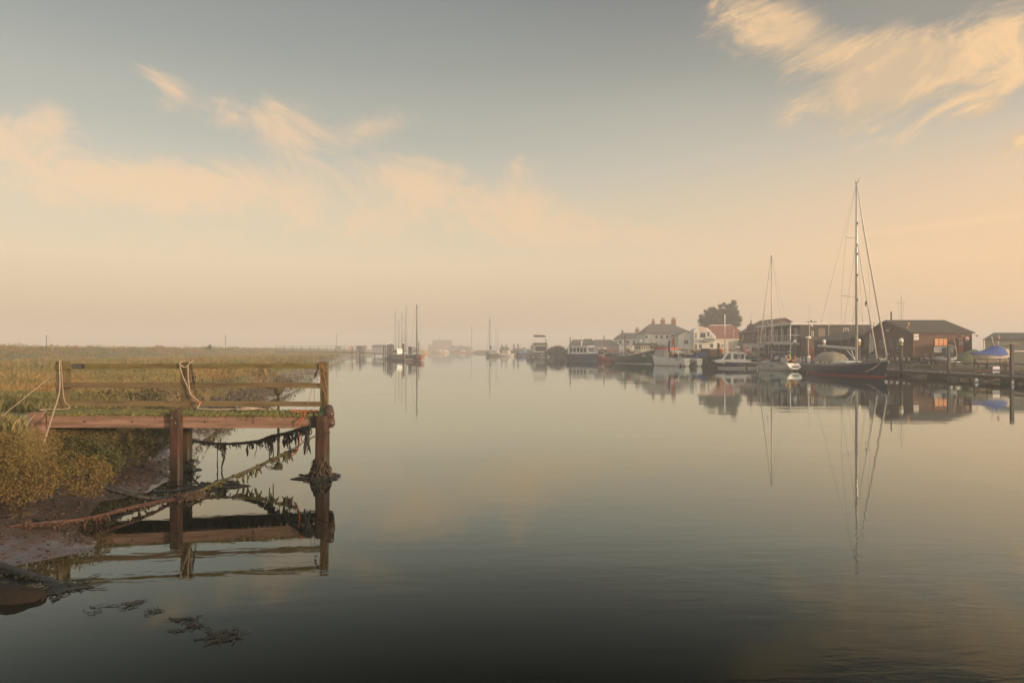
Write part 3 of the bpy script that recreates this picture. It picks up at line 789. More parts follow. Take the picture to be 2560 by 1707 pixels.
second = smooth_path([(pm.x+.10, yp-.03, zt-.05), (pm.x+.11, yp-.035, 2.3), (pm.x+.15, yp-.04, 1.98)], 5)
rope('mooring_rope', 'pale rope looped over the middle rail post and coiled on the jetty deck', 'rope', [loop, main, second], .017, m_rope)
m_ = MB()
for k in range(5): m_.ball((pm.x+.42+rnd.uniform(-.03, .03), yp-.1+rnd.uniform(-.02, .02), 1.69+rnd.uniform(-.025, .025)), .026, 6)
tag(m_.build('rope_knot', m_ropeo, loc=(pm.x+.42, yp-.1, 1.69)), 'small orange knot of twine tied round the pale rope beside the middle rail post', 'knot')
# left post ropes
pl_ = J(.010, .93, 0); ypl = pl_.y-.075
rope('stay_rope', 'pale rope slanting from the left rail post top down into the shrub', 'rope',
     [smooth_path([(pl_.x+.02, ypl+.1, 2.68), (pl_.x+.05, ypl-.03, 2.66), W(149, 975, 15.9), W(134, 1030, 15.2), W(108, 1112, 14.2)], 6)], .016, m_rope)
rope('slack_rope', 'thin pale rope hanging slack from the left rail post onto the deck', 'rope',
     [smooth_path([(pl_.x+.08, ypl-.02, 2.66), (pl_.x+.11, ypl-.02, 2.3), (pl_.x+.13, ypl-.02, 2.0), (pl_.x+.2, ypl-.06, 1.75), (pl_.x+.36, ypl-.12, 1.62), (pl_.x+.3, ypl-.25, 1.585), (pl_.x+.0, ypl-.35, 1.59), (pl_.x-.1, ypl-.5, 1.59), W(116, 1028, 15.9), W(84, 1040, 15.2), W(62, 1070, 14.8)], 5)], .011, m_rope)
rope('guy_line', 'thin taut line running from the left rail post out of the photo to the left', 'line', [[Vector((pl_.x-.08, ypl, 2.42)), W(-60, 1092, 14.9)]], .009, m_rope)
# chain hanging on the middle post
def chain(name, label, pts, r=.022, mat=m_chain):
    P = []; L = 0
    pts = [Vector(p) for p in pts]; acc = 0; step = r*3.1; m_ = MB(); k = 0
    for a, b in zip(pts, pts[1:]):
        d = (b-a); ln = d.length; t = acc
        while t < ln:
            c = a+d*(t/ln); dn = d.normalized(); s1 = dn.cross(Vector((0, 1, .2))).normalized(); s2 = dn.cross(s1)
            u = s1 if k % 2 else s2; k += 1
            ring = [c+dn*math.cos(q)*r*1.9+u*math.sin(q)*r for q in [i*math.pi/4 for i in range(8)]]
            m_.tube(ring, r*.36, 4, closed=True); t += step
        acc = t-ln
    return tag(m_.build(name, mat, loc=pts[0]), label, 'chain')
chain('mooring_chain', 'dark rusty chain hanging beside the middle rail post', smooth_path([(pm.x+.16, yp+.0, 2.62), (pm.x+.21, yp-.02, 2.4), (pm.x+.25, yp-.02, 2.15), (pm.x+.2, yp, 2.32), (pm.x+.24, yp-.01, 2.1), (pm.x+.27, yp-.02, 1.95), (pm.x+.33, yp-.04, 1.76)], 4), .02)
# right post ropes
pr = J(.975, .93, 0); ypr = pr.y-.07
rope('tie_rope', 'faded orange rope wound round the right rail post and down to the deck corner', 'rope',
     [smooth_path([(pr.x-.12, ypr-.01, 2.60), (pr.x-.04, ypr-.03, 2.66), (pr.x-.02, ypr-.03, 2.55), (pr.x+.05, ypr-.03, 2.2), (pr.x+.1, ypr-.03, 1.9), (pr.x+.11, ypr-.05, 1.55)], 5),
      smooth_path([(pr.x-.1, ypr-.02, 2.58), (pr.x-.06, ypr-.03, 2.2), (pr.x+.04, ypr-.03, 1.85), (pr.x+.1, ypr-.03, 1.62)], 5),
      smooth_path([(pr.x-.12, ypr-.02, 2.62), (pr.x-.0, ypr-.03, 2.52), (pr.x+.1, ypr-.02, 2.42), (pr.x+.12, ypr+.05, 2.4)], 5)], .012, m_ropep)
rope('thin_line', 'two thin dark lines from the right jetty rails down to the deck', 'line',
     [[W(786, 955, 17.4), W(785, 1020, 17.35)], [W(781, 968, 17.4), W(768, 1016, 17.2), W(757, 1030, 16.9)]], .006, m_ropep)
m_ = MB(); m_.tube(smooth_path([W(796, 920, 17.36), W(790, 932, 17.34), W(787, 945, 17.34)], 5), [.02]*5+[.03]*4+[.012]*2, 6)
tag(m_.build('torn_rubber_strip', m_rubber, loc=W(796, 920, 17.36)), 'black torn strip hanging beside the right rail post', 'strip')
# orange tangle on the deck
yo = 16.75
tang = [smooth_path([W(722, 1030, yo), W(735, 1027, yo+.3), W(770, 1027, yo+.2), W(800, 1030, yo), W(790, 1034, yo-.1), W(760, 1033, yo), W(735, 1036, yo-.2), W(725, 1032, yo)], 5),
        smooth_path([W(800, 1031, yo), W(765, 1037, yo-.2), W(752, 1046, 16.0), W(748, 1052, 15.96), W(758, 1046, 15.96), W(764, 1036, yo-.3)], 5),
        smooth_path([W(752, 1046, 15.96), W(748, 1062, 15.94), W(748, 1085, 15.94), W(745, 1115, 15.94), W(735, 1134, 15.9), W(720, 1142, 15.9), W(708, 1142, 15.9)], 6),
        smooth_path([W(750, 1050, 15.96), W(747, 1075, 15.92), W(749, 1100, 15.92), W(743, 1127, 15.9), W(728, 1141, 15.9)], 6)]
for t_ in tang[:2]:
    for p in t_: p.z = max(p.z, DZ+.03) if p.y > 16.08 else p.z
rope('orange_rope', 'bright orange twine tangled on the deck and hanging in a loop over the front edge', 'rope', tang, .011, m_ropeo)
# chain from the right pile and two weed-hung lines below the deck
A = [W(806, 1086, 15.88), W(790, 1089, 15.9), W(762, 1102, 15.9), W(735, 1122, 15.85), W(712, 1134, 15.8)]
ch = chain('mooring_chain', 'rusty chain wrapped round the right front pile and slanting left to the weed', [W(822, 1082, 15.88)]+A, .022)

def weedy(name, label, pts, r, mats, dens, lmin, lmax, seed, clump=()):
    rg = random.Random(seed); pts = smooth_path(pts, 10)
    t = thing(name, label, 'weedy rope', pts[0])
    m_ = MB(); m_.tube(pts, [r*(1+.5*rg.random()) for _ in pts], 6); m_.build('line', mats[0], t, world=True)
    m_ = MB(); tot = len(pts)
    cen = [(rg.random(), rg.uniform(.2, 2.0)) for _ in range(16)]
    for k in range(int(dens)):
        cq, cs = rg.choice(cen)
        if rg.random() < .72: i = int(max(0, min(tot-2, (cq+rg.gauss(0, .016))*tot)))
        else: i, cs = rg.randrange(tot-1), .6
        p = pts[i].lerp(pts[i+1], rg.random())
        cl = 1.0
        for (c0, w_, f_) in clump:
            cl += f_*math.exp(-((i/tot-c0)/w_)**2)
        ln = rg.uniform(lmin, lmax)*rg.random()**1.3*cl*1.1*cs; w0 = rg.uniform(.006, .015)*(1+.2*cl)
        q = [p+Vector((rg.gauss(0, .012), rg.gauss(0, .015), 0))]; ns = 4
        for s in range(ns): q.append(q[-1]+Vector((rg.gauss(0, .022), rg.gauss(0, .018), -ln/ns*rg.uniform(.6, 1.3))))
        m_.tube(q, [w0*rg.uniform(.4, 1.0), w0*rg.uniform(.4, 1.3), w0*rg.uniform(.5, 1.8), w0*rg.uniform(.4, 1.7), w0*rg.uniform(.3, 1.0)], 4, rg.randrange(len(mats)) if len(mats) > 1 else 0)
    for k in range(int(dens*.6)):
        i = rg.randrange(tot-1); p = pts[i].lerp(pts[i+1], rg.random()); m_.ball(p+Vector((rg.gauss(0, .012), rg.gauss(0, .012), rg.gauss(-.01, .012))), rg.uniform(.015, .04), 5, rg.randrange(len(mats)), (1.3, 1, .8))
    m_.build('seaweed', mats, t, world=True)
    return t
Yb = 17.0
weedy('weedy_rope', 'black seaweed covered rope sagging from the middle pile to the right end under the deck',
      [W(470, 1098, Yb+.3), W(520, 1107, Yb), W(575, 1109, Yb-.1), W(640, 1103, Yb-.3), W(680, 1090, Yb-.6), W(715, 1083, Yb-1), W(745, 1073, Yb-1.3), W(772, 1066, Yb-1.5)], .03, [m_weed], 330, .08, .30, 1,
      [(.22, .05, 1.6), (.40, .03, 2.6), (.62, .05, .6), (.93, .05, 1.0)])
weedy('weedy_rope', 'brown seaweed hung line rising from the muddy bank past the piles to the rusty chain',
      [W(478, 1236, 13.9), W(528, 1212, 14.4), W(585, 1189, 14.9), W(650, 1162, 15.4), W(700, 1138, 15.7), W(735, 1122, 15.85)], .016, [m_weedb, m_weedg], 250, .02, .11, 2,
      [(.52, .10, 2.4), (.85, .09, 2.6)])
weedy('weedy_rope', 'red brown fringed seaweed line along the mud left of the jetty piles',
      [W(20, 1316, 10.7), W(115, 1306, 11.0), W(214, 1296, 11.5), W(306, 1273, 12.2), W(380, 1256, 12.9), W(440, 1246, 13.6), W(478, 1236, 13.9)], .022, [m_weedr, m_weedb], 420, .06, .16, 3, [(.5, .12, .7)])
weedy('weedy_rope', 'dark weed covered rope lying from the shrub foot down the mud to the middle pile',
      [W(215, 1196, 13.2), W(255, 1215, 13.2), W(310, 1232, 13.3), W(365, 1244, 13.4), W(420, 1249, 13.7), W(462, 1250, 13.9)], .04, [m_weed, m_weedb], 260, .02, .07, 4)
weedy('weedy_rope', 'thick black weed hung rope reaching out of the lower left corner over the water',
      [W(-40, 1405, 9.3), W(10, 1418, 9.2), W(60, 1434, 9.0), W(110, 1450, 8.9), W(155, 1465, 8.72)], .045, [m_weed], 330, .04, .15, 5, [(.1, .2, .8)])
# the same weed knot where the lines cross
def kelp(name, label, c, r, n, mat, seed, spread=1.0, up=.4, ln=.3, wd=.02):
    rg = random.Random(seed); m_ = MB()
    for k in range(n):
        a = rg.uniform(0, 6.28); q = [Vector(c)+Vector((rg.gauss(0, r*.5), rg.gauss(0, r*.5), rg.uniform(0, up)))]; L_ = ln*rg.uniform(.4, 1.2)
        dx, dy = math.cos(a)*spread, math.sin(a)*spread
        for s in range(4):
            nx = q[-1]+Vector((dx*L_/4+rg.gauss(0, .02), dy*L_/4+rg.gauss(0, .02), -.07*rg.random())); nx.z = max(nx.z, .006+.012*rg.random()); q.append(nx)
        w0 = rg.uniform(.35, 1.0)*wd; m_.tube(q, [w0*.6, w0*1.2, w0, w0*1.3, w0*.3], 4)
    return tag(m_.build(name, mat, loc=c), label, 'seaweed')
cpr = J(.966, -.08, 0)
m_ = MB(); rg = random.Random(8); cc = (cpr.x-.03, cpr.y-.02)
for k in range(420):
    a = rg.uniform(0, 6.283); h = rg.random()**1.5*.42; rr = .15+.14*(1-h/.42)**1.4*rg.uniform(.75, 1.1); p = Vector((cc[0]+math.cos(a)*rr, cc[1]+math.sin(a)*rr, h))
    if rg.random() < .5: m_.ball(p, rg.uniform(.018, .045), 5, 0 if rg.random() < .6 else 1, (1, 1, .8), .25)
    else:
        q = [p]
        for s in range(3): q.append(q[-1]+Vector((math.cos(a)*.012+rg.gauss(0, .012), math.sin(a)*.012+rg.gauss(0, .012), -rg.uniform(.02, .05))))
        w0 = rg.uniform(.010, .02); m_.tube(q, [w0, w0*1.2, w0, w0*.7], 4, 0 if rg.random() < .6 else 1)
tag(m_.build('kelp_clump', [m_weedb, m_weed], loc=(cc[0], cc[1], 0)), 'thick collar of brown kelp round the foot of the right front pile', 'seaweed')
kelp('kelp_clump', 'black wrack floating out on both sides of the right front pile', (cpr.x-.03, cpr.y-.15, .0), .30, 95, m_weed, 9, 1.0, .06, .38)
kelp('kelp_clump', 'tangled seaweed where the lines cross in front of the middle front pile', (X(468, 13.75), 13.75, .0), .24, 200, m_weedb, 10, .8, .12, .30)
cp1 = J(.455, 1.02, 0)
kelp('kelp_clump', 'dark seaweed round the foot of the back middle pile', (cp1.x+.05, cp1.y-.15, .03), .20, 130, m_weed, 11, .6, .25, .3)
kelp('kelp_clump', 'black wrack drifting beside the front middle pile on the mud edge', (X(520, 14.9), 14.9, .0), .5, 110, m_weed, 12, 1.0, .03, .5)
kelp('kelp_clump', 'black wrack washed round the right of the mud stone in the lower left corner', (X(150, 8.55), 8.55, -.004), .25, 90, m_weed, 13, 1.0, .012, .25, .011)
for i, (px_, py_, n_, r_, lb) in enumerate(((335, 1512, 16, .09, 'floating bit of brown seaweed, leftmost of the drifting weed'), (385, 1528, 14, .09, 'small star of seaweed drifting right of the leftmost bit'),
                                 (462, 1548, 16, .10, 'scrap of seaweed drifting above the biggest floating clump'), (478, 1565, 22, .12, 'loose seaweed drifting just left of the biggest clump'),
                                 (562, 1592, 80, .2, 'biggest floating clump of seaweed near the bottom of the photo'), (250, 1522, 7, .16, 'tiny scattered seaweed flecks left of the drifting weed'))):
    Yk = 5120/(py_-HOR)
    kelp('floating_seaweed', lb, (X(px_, Yk), Yk, -.004), r_*.8, n_, m_weed, 30+i, 1.0, .006, .13, .0065)
# mud stone
m_ = MB(); c = (X(18, 8.2), 8.25, -.03); m_.ball(c, .33, 20, 0, (1.3, .75, .60))
m_.v = [(x+.05*mnoise.noise(Vector((x*3, y*3, z*3))), y, z+.05*mnoise.noise(Vector((x*4, y*4, 9)))) for x, y, z in m_.v]
tag(m_.build('mud_stone', m_mud2, loc=c), 'rounded brown mud covered stone half in the water in the lower left corner', 'stone')
# stake beyond the rails
m_ = MB(); b = W(696, 1022, 26.0); m_.tube([(b.x, b.y, -.6), (b.x, b.y, Z(985, 26))], .05, 8); m_.lathe([(.05, 0), (.14, .1), (.18, .22), (.15, .32), (.04, .36)], (b.x, b.y, Z(988, 26)), 10); m_.bar((b.x-.45, b.y, Z(972, 26)), (b.x+.15, b.y, Z(966, 26)), .05, .05)
tag(m_.build('mooring_stake', m_pileb, loc=(b.x, b.y, 0)), 'dark stake with a lumpy head standing in the water beyond the jetty rails', 'stake')

# ------------------------------------------------------------------ boats
def boat(name, label, cat, bow, stern, group=None):
    """bow and stern: (x, y) on the water. local +X runs to the bow"""
    b, s = Vector((*bow, 0)), Vector((*stern, 0)); d = b-s
    t = thing(name, label, cat, (b+s)/2, math.atan2(d.y, d.x), group)
    return t, d.length
def hull(L, B, fb, fm, fs, d=.5, tw=.75, rake=.8, p=2.2, boot=.10, tr=0.0, trz=0.0, fine=2.3, flare=.25, ns=22):
    """returns MB with rows; material 0 topside, 1 boot stripe, 2 antifouling, 3 deck"""
    m_ = MB(); V = []; rows = []
    fr_ = [0, .08, .2, .35, .5, .68, .84, .95, 1.0]
    for i in range(ns+1):
        t = i/ns; x = -L/2+L*t
        zg = fs+(fm-fs)*min(1, t/.45)*1.0 if t < .45 else fm+(fb-fm)*((t-.45)/.55)**1.7
        b = B/2*(tw+(1-tw)*math.sin(math.pi/2*min(t/.45, 1))) if t < .45 else B/2*max(0, 1-((t-.45)/.55)**fine)
        bw = B/2*(tw+(1-tw)*math.sin(math.pi/2*min(t/.42, 1))) if t < .42 else B/2*max(0, 1-((t-.42)/.58)**(fine-flare*2))
        zb = -d+(d+trz)*max(0, 1-t/.22)**1.5
        lv = [zb]+[max(zb+.01*k, q) for k, q in enumerate((-.02, .0+.03, .03+boot), 1)]
        lv += [lv[-1]+(zg-lv[-1])*q for q in (.14, .3, .5, .7, .88, 1.0)]
        row = []
        for z in lv:
            s = max(0, min(1, (z-zb)/(zg-zb))); f = math.sqrt(max(0, 1-(1-s)**p)); k = s**1.3
            w = (bw*(1-k)+b*k)*f
            xx = x-rake*(1-s)*max(0, (t-.55)/.45)**2 - tr*(s)*(max(0, 1-t/.12))*1.0
            row.append((xx, w, z))
        rows.append(row)
    nr = len(rows[0])
    for sgn in (1, -1):
        o = len(m_.v); vs_ = [(x, sgn*y, z) for r_ in rows for (x, y, z) in r_]
        for i in range(ns):
            for k in range(nr-1):
                q = (i*nr+k, (i+1)*nr+k, (i+1)*nr+k+1, i*nr+k+1)
                zc = sum(vs_[j][2] for j in q)/4
                mi = 2 if k <= 1 else (1 if k == 2 else 0)
                m_.v_ = 0
                m_.f.append(tuple(j+o for j in q)); m_.mi.append(mi); m_.sm.append(True)
        m_.v += vs_
    # transom and deck
    N = len(rows)*nr
    for k in range(nr-1):
        m_.f.append((k, k+1, N+k+1, N+k)); m_.mi.append(2 if k <= 1 else (1 if k == 2 else 0)); m_.sm.append(False)
    o = len(m_.v)
    dz = .06
    for r_ in rows: x, y, z = r_[-1]; m_.v += [(x, y*.97, z-dz), (x, -y*.97, z-dz)]
    for i in range(ns): m_.f.append((o+2*i, o+2*i+2, o+2*i+3, o+2*i+1)); m_.mi.append(3); m_.sm.append(False)
    return m_, rows
def gun(rows, t):
    i = max(0, min(len(rows)-1, t*(len(rows)-1))); a = rows[int(i)][-1]; b = rows[min(len(rows)-1, int(i)+1)][-1]; q = i-int(i)
    return Vector((a[0]+(b[0]-a[0])*q, a[1]+(b[1]-a[1])*q, a[2]+(b[2]-a[2])*q))
def sheer(rows, parent, mat, r=.035, name='rubbing_strake', dz=0.0):
    m_ = MB()
    for s in (1, -1): m_.tube([(q[-1][0], s*q[-1][1], q[-1][2]+dz) for q in rows], r, 6)
    return m_.build(name, mat, parent)
def tubes(name, paths, r, mat, parent, n=6):
    if name in ('mooring_line', 'halyard', 'vang', 'canopy_post', 'bimini_pole') and len(paths) > 1:
        for p in paths: o_ = tubes(name, [p], r, mat, parent, n)
        return o_
    m_ = MB()
    for p in paths: m_.tube(p, r, n)
    return m_.build(name, mat, parent)
def side_windows(parent, specs, y0, mat=m_glass, both=True, name='window'):
    """specs: list of [(x,z)...] polygons, y0: half width (or function of z)"""
    for s in ((1, -1) if both else (1,)):
        for pg in specs:
            m_ = MB(); f = y0 if callable(y0) else (lambda z: y0)
            a = [(x, s*(f(z)+.012), z) for x, z in pg]; b = [(x, s*(f(z)-.02), z) for x, z in pg]; n = len(pg)
            m_.add(a+b, [tuple(range(n)), tuple(range(2*n-1, n-1, -1))]+[(i, (i+1) % n, (i+1) % n+n, i+n) for i in range(n)])
            m_.build(name, mat, parent)
def rect(x0, x1, z0, z1, c=.06): return [(x0+c, z0), (x1-c, z0), (x1, z0+c), (x1, z1-c), (x1-c, z1), (x0+c, z1), (x0, z1-c), (x0, z0+c)]
def ring(c, r, th, axis, n=18, part=1.0):
    pts = []
    for k in range(n+(0 if part == 1 else 1)):
        a = 2*math.pi*part*k/n+math.pi/2*(1 if part < 1 else 0); u, v_ = math.cos(a)*r, math.sin(a)*r
        pts.append(Vector(c)+(Vector((0, u, v_)) if axis == 'X' else Vector((u, 0, v_)) if axis == 'Y' else Vector((u, v_, 0))))
    return pts
def rigging(t, mx, mz, top, L, rows, spreaders, stern_x, bow_pt, r=.013):
    tips = []
    for (z, w) in spreaders:
        sp = MB(); sp.tube([(mx-.15, w, z+.12), (mx, 0, z), (mx-.15, -w, z+.12)], .03, 6); sp.build('spreader', m_alu, t)
        for s in (1, -1): tips.append((s, Vector((mx-.15, s*w, z+.12))))
    gb = gun(rows, (mx-.3+L/2)/L)
    for s in (1, -1):
        m_ = MB(); pth = [Vector((mx, 0, top))]+[p for q, p in tips if q == s][::-1]+[Vector((mx-.3, s*gb.y*.95, gb.z))]
        m_.tube(pth, r, 5)
        if spreaders: m_.tube([(mx, 0, spreaders[0][0]-.1), (mx+.4, s*gb.y*.95, gb.z)], r, 5); m_.tube([(mx, 0, spreaders[-1][0]-.1), (mx-.8, s*gb.y*.95, gb.z)], r, 5)
        m_.build('shroud', m_wire, t)
    tubes('backstay', [[(mx, 0, top), (stern_x, 0, gun(rows, 0).z+.1)]], r, m_wire, t)
def rails_around(t, rows, t0, t1, h, n, r=.016, lines=2):
    m_ = MB()
    for s in (1, -1):
        P = [gun(rows, t0+(t1-t0)*k/n) for k in range(n+1)]
        for g_ in P: m_.tube([(g_.x, s*g_.y*.95, g_.z-.05), (g_.x, s*g_.y*.95, g_.z+h)], r, 5)
        for k in range(1, lines+1):
            m_.tube([(g_.x, s*g_.y*.95, g_.z+h*k/lines) for g_ in P], r*.7, 5)
    return m_.build('guard_rail', m_steel, t)

# --- the big navy yacht
yt, L = boat('sailing_yacht', 'large navy hulled sailing yacht with tall white mast and red waterline stripe', 'yacht', (39.9, 72.3), (38.0, 87.0))
hm, rows = hull(L, 3.9, 1.86, 1.25, 1.28, 1.0, .62, 1.3, 2.0, .11, tr=.5, trz=.25)
hl = hm.build('hull', [m_navy, m_boot, m_anti, m_deckp], yt)
sheer(rows, hl, m_white, .03, 'cove_line', -.10); sheer(rows, hl, m_wood, .04, 'toe_rail', .02)
m_ = MB(); m_.prof([(-4.6, 1.15), (-4.6, 1.62), (-1.0, 1.66), (1.2, 1.62), (2.2, 1.36), (2.2, 1.15)], -1.05, 1.05); cb = m_.build('cabin_trunk', m_white, yt)
side_windows(cb, [rect(-3.7+.95*k, -3.2+.95*k, 1.36, 1.54, .04) for k in range(3)], 1.05)
m_ = MB()   # tan sprayhood
P = [(-4.9, 1.55), (-4.75, 2.3), (-4.1, 2.66), (-2.6, 2.72), (-1.5, 2.5), (-.8, 1.62)]
vs_, fs_ = [], []
for (x, z) in P:
    h = z-1.5
    for k in range(9): a = math.pi*k/8; vs_.append((x+.03*math.sin(k*3+x), -1.12*math.cos(a), 1.5+h*math.sin(a)**.55))
for i in range(len(P)-1):
    for k in range(8): fs_.append((i*9+k, i*9+k+1, (i+1)*9+k+1, (i+1)*9+k))
fs_.append(tuple(range(9))); m_.add(vs_, fs_, 0, True); m_.build('sprayhood', m_tan, yt)
MX = 2.0; TOP = 21.9
m_ = MB(); m_.tube([(MX, 0, 1.2), (MX, 0, 14), (MX, 0, TOP)], [.15, .14, .10], 12); mast = m_.build('mast', m_alu, yt)
m_ = MB(); m_.tube([(MX-.3, 0, TOP+.05), (MX+.35, 0, TOP+.05)], .03, 5); m_.tube([(MX+.3, 0, TOP), (MX+.45, 0, TOP+.5), (MX+.6, 0, TOP+.45)], .018, 5); m_.tube([(MX-.2, 0, TOP), (MX-.2, 0, TOP+.5)], .012, 5)
m_.build('masthead', m_dark, mast)
for z in (8.6, 11.4, 13.8, 17.3): m_ = MB(); m_.box((MX+.15, 0, z), (.12, .1, .28)); m_.build('mast_light', m_dark, mast)
rigging(yt, MX, 1.2, TOP, L, rows, [(8.95, 1.75), (15.6, 1.25)], -L/2+.2, None, .013)
m_ = MB(); m_.tube([(MX-.25, 0, 3.05), (-5.6, 0, 3.45)], [.17, .15], 10); m_.build("boom", m_sail, yt)
tubes('vang', [[(MX-.2, 0, 1.7), (MX-1.9, 0, 3.0)], [(MX-.3, .1, 1.6), (MX-1.2, .1, 3.0)]], .05, m_white, yt)
m_ = MB(); m_.tube([(MX+.15, 0, TOP-.5), (3.4, 0, 16), (L/2-.35, 0, 2.3)], [.045, .085, .10], 8); m_.build('furled_genoa', m_sail, yt)
m_ = MB(); m_.tube([(MX+.15, 0, 15.0), (L/2-1.9, 0, 2.0)], [.05, .09], 8); m_.build('furled_staysail', m_sail, yt)
m_ = MB(); m_.add([(4.4, 0, 4.7), (4.95, .05, 4.3), (4.95, 0, 2.8), (4.2, -.05, 2.6)], [(0, 1, 2, 3)]); m_.tube([(4.4, 0, 4.8), (4.2, -.02, 2.6)], .05, 5); m_.build('sail_bag', m_sail, yt)
tubes('halyard', [[(MX-.2, .1, TOP-.2), (MX-.6, .5, 1.4)], [(MX+.9, -.9, 15), (MX+1.3, -1.2, 1.6)], [(4.6, .3, 4.6), (2.2, .3, 2.6)], [(6.0, 0, 5.4), (3.7, .2, 3.2)]], .011, m_wire, yt)
m_ = MB(); m_.add([(MX-.1, 1.2, 8.6), (MX-.05, 1.3, 8.3), (MX-.1, 1.2, 7.8), (MX-.16, 1.12, 8.2)], [(0, 1, 2, 3)]); m_.build('burgee', m_dark, yt)
rails_around(yt, rows, .03, .93, .6, 9, .018)
g_ = gun(rows, .98)
tubes('pulpit', [[(g_.x-1.3, .75, 1.7), (g_.x-1.2, .72, 2.35), (g_.x+.45, .0, 2.5), (g_.x-1.2, -.72, 2.35), (g_.x-1.3, -.75, 1.7)], [(g_.x-1.2, .74, 2.02), (g_.x+.3, 0, 2.1), (g_.x-1.2, -.74, 2.02)], [(g_.x-.2, .1, 1.8), (g_.x-.1, 0, 2.45)]], .026, m_steel, yt)
m_ = MB(); m_.bar((g_.x-.2, 0, 1.82), (g_.x+.4, 0, 1.75), .12, .07); m_.tube([(g_.x+.35, 0, 1.8), (g_.x+.3, 0, 1.35), (g_.x+.1, 0, 1.2)], .05, 6); m_.build('anchor', m_steel, yt)
for k in range(4): m_ = MB(); m_.lathe([(.03, 0), (.07, .08), (.05, .25), (.03, .32)], (4.9+.45*k, .9-.14*k, 1.62+.04*k), 8); m_.build('deck_vent', m_white, yt)
m_ = MB(); m_.tube([(-6.5, -.8, 1.2), (-6.5, -.8, 4.35)], .055, 8); pole = m_.build('radar_pole', M('pink_lit_pole', (.62, .48, .40), None, 2, .5), yt)  # pink of the low sun painted into the pole colour
m_ = MB(); m_.lathe([(.1, 0), (.34, .03), (.36, .14), (.30, .25), (.1, .28)], (-6.5, -.8, 4.35), 16); m_.build('radar_dome', m_white, pole)
m_ = MB(); m_.box((-6.15, -.95, 1.75), (.22, .35, .85)); m_.build('liferaft_case', m_white, yt)
m_ = MB(); m_.tube([(-6.9, .2, 1.3), (-7.15, .2, 3.4)], .03, 6); fl = m_.build('flagstaff', m_wood, yt)
m_ = MB(); N = 7
vs_ = []
for i in range(N):
    q = i/(N-1)
    for k in range(5): w = k/4; vs_.append((-7.1+.08*q-.05+.10*w*math.sin(q*4+1)-.28*w*(.4+q*.7), .2+.11*math.sin(w*7+q*2), 3.25-1.5*q-.25*w))
m_.add(vs_, [(i*5+k, i*5+k+1, (i+1)*5+k+1, (i+1)*5+k) for i in range(N-1) for k in range(4)], 0, True)
m_.mi = [1 if (i % 4 >= 2 and i//4 in (2, 3)) else 0 for i in range(len(m_.f))]
m_.build('ensign', [m_redflag, m_white], fl)
tubes('mooring_line', [[(-L/2+.1, 1.0, 1.3), (-L/2-1.2, 2.3, .62)], [(L/2-.6, -.3, 1.75), (L/2-.2, -1.6, 1.0), (L/2+.4, -3.0, .62)]], .02, m_rope, yt)

# --- white yacht with the lifebuoys
wt, L = boat('sailing_yacht', 'small white sailing yacht with navy sail cover and yellow lifebuoy on its stern rail', 'yacht', (36.4, 101.2), (38.75, 93.2))
hm, rows = hull(L, 3.0, 1.22, 1.0, 1.10, .6, .80, .75, 1.9, .05, tr=-.25, trz=.24, fine=2.0)
hl = hm.build('hull', [m_white, m_white, m_antib, m_deckp], wt)
sheer(rows, hl, m_dark, .04, 'rubbing_strake', -.02)
m_ = MB()
for s in (1, -1):
    for dz in (-.2, -.27): m_.tube([(q[-1][0], s*(q[-1][1]*.985+.008), q[-1][2]+dz) for q in rows[2:-1]], .014, 4)
m_.build('cove_stripe', m_navy, hl)
m_ = MB()
for k in range(8): m_.box((-.55-.115*k, 1.475, .67), (.075, .02, .12+.05*(k in (0, 4))))
m_.build('name_mark', m_dark, hl)
m_ = MB(); m_.prof([(-1.4, 1.0), (-1.4, 1.48), (1.0, 1.42), (2.0, 1.28), (2.4, 1.05)], -.85, .85); cb = m_.build('cabin_trunk', m_white, wt)
side_windows(cb, [rect(-1.1, -.1, 1.2, 1.36, .05), rect(.1, .9, 1.18, 1.32, .05)], .85)
m_ = MB(); P = [(-2.6, 1.45), (-2.45, 2.05), (-1.6, 2.3), (-.6, 2.25), (.1, 1.45)]; vs_, fs_ = [], []
for (x, z) in P:
    h = z-1.2
    for k in range(9): a = math.pi*k/8; vs_.append((x, -1.0*math.cos(a), 1.2+h*math.sin(a)**.5))
for i in range(len(P)-1):
    for k in range(8): fs_.append((i*9+k, i*9+k+1, (i+1)*9+k+1, (i+1)*9+k))
m_.add(vs_, fs_, 0, True); sh = m_.build('sprayhood', m_navy2, wt)
for s in (1, -1): m_ = MB(); m_.poly([(-1.9, s*1.03, 1.6), (-.9, s*1.03, 1.6), (-1.0, s*.93, 2.05), (-1.8, s*.93, 2.08)]); m_.build('window', m_clear, sh)
for s in (1, -1): m_ = MB(); m_.bar((-2.4, s*1.08, 1.55), (-3.9, s*1.15, 1.5), .03, .62); m_.build('dodger', m_trim, wt)
MX = .95; TOP = 16.4
m_ = MB(); m_.tube([(MX, 0, 1.2), (MX, 0, 10), (MX, 0, TOP)], [.085, .08, .06], 10); mast = m_.build('mast', M('pink_lit_mast', (.60, .50, .42), None, 1, .45, metal=.2), wt)  # warm sunlight put into the mast's base colour
m_ = MB(); m_.tube([(MX-.15, 0, TOP), (MX+.3, 0, TOP+.05)], .025, 5); m_.build('masthead', m_dark, mast)
rigging(wt, MX, 1.2, TOP, L, rows, [(7.6, 1.35)], -L/2+.1, None, .011)
m_ = MB(); m_.tube([(MX+.1, 0, TOP-.1), (L/2-.1, 0, 1.5)], [.05, .075], 8); m_.build('furled_genoa', m_sail, wt)
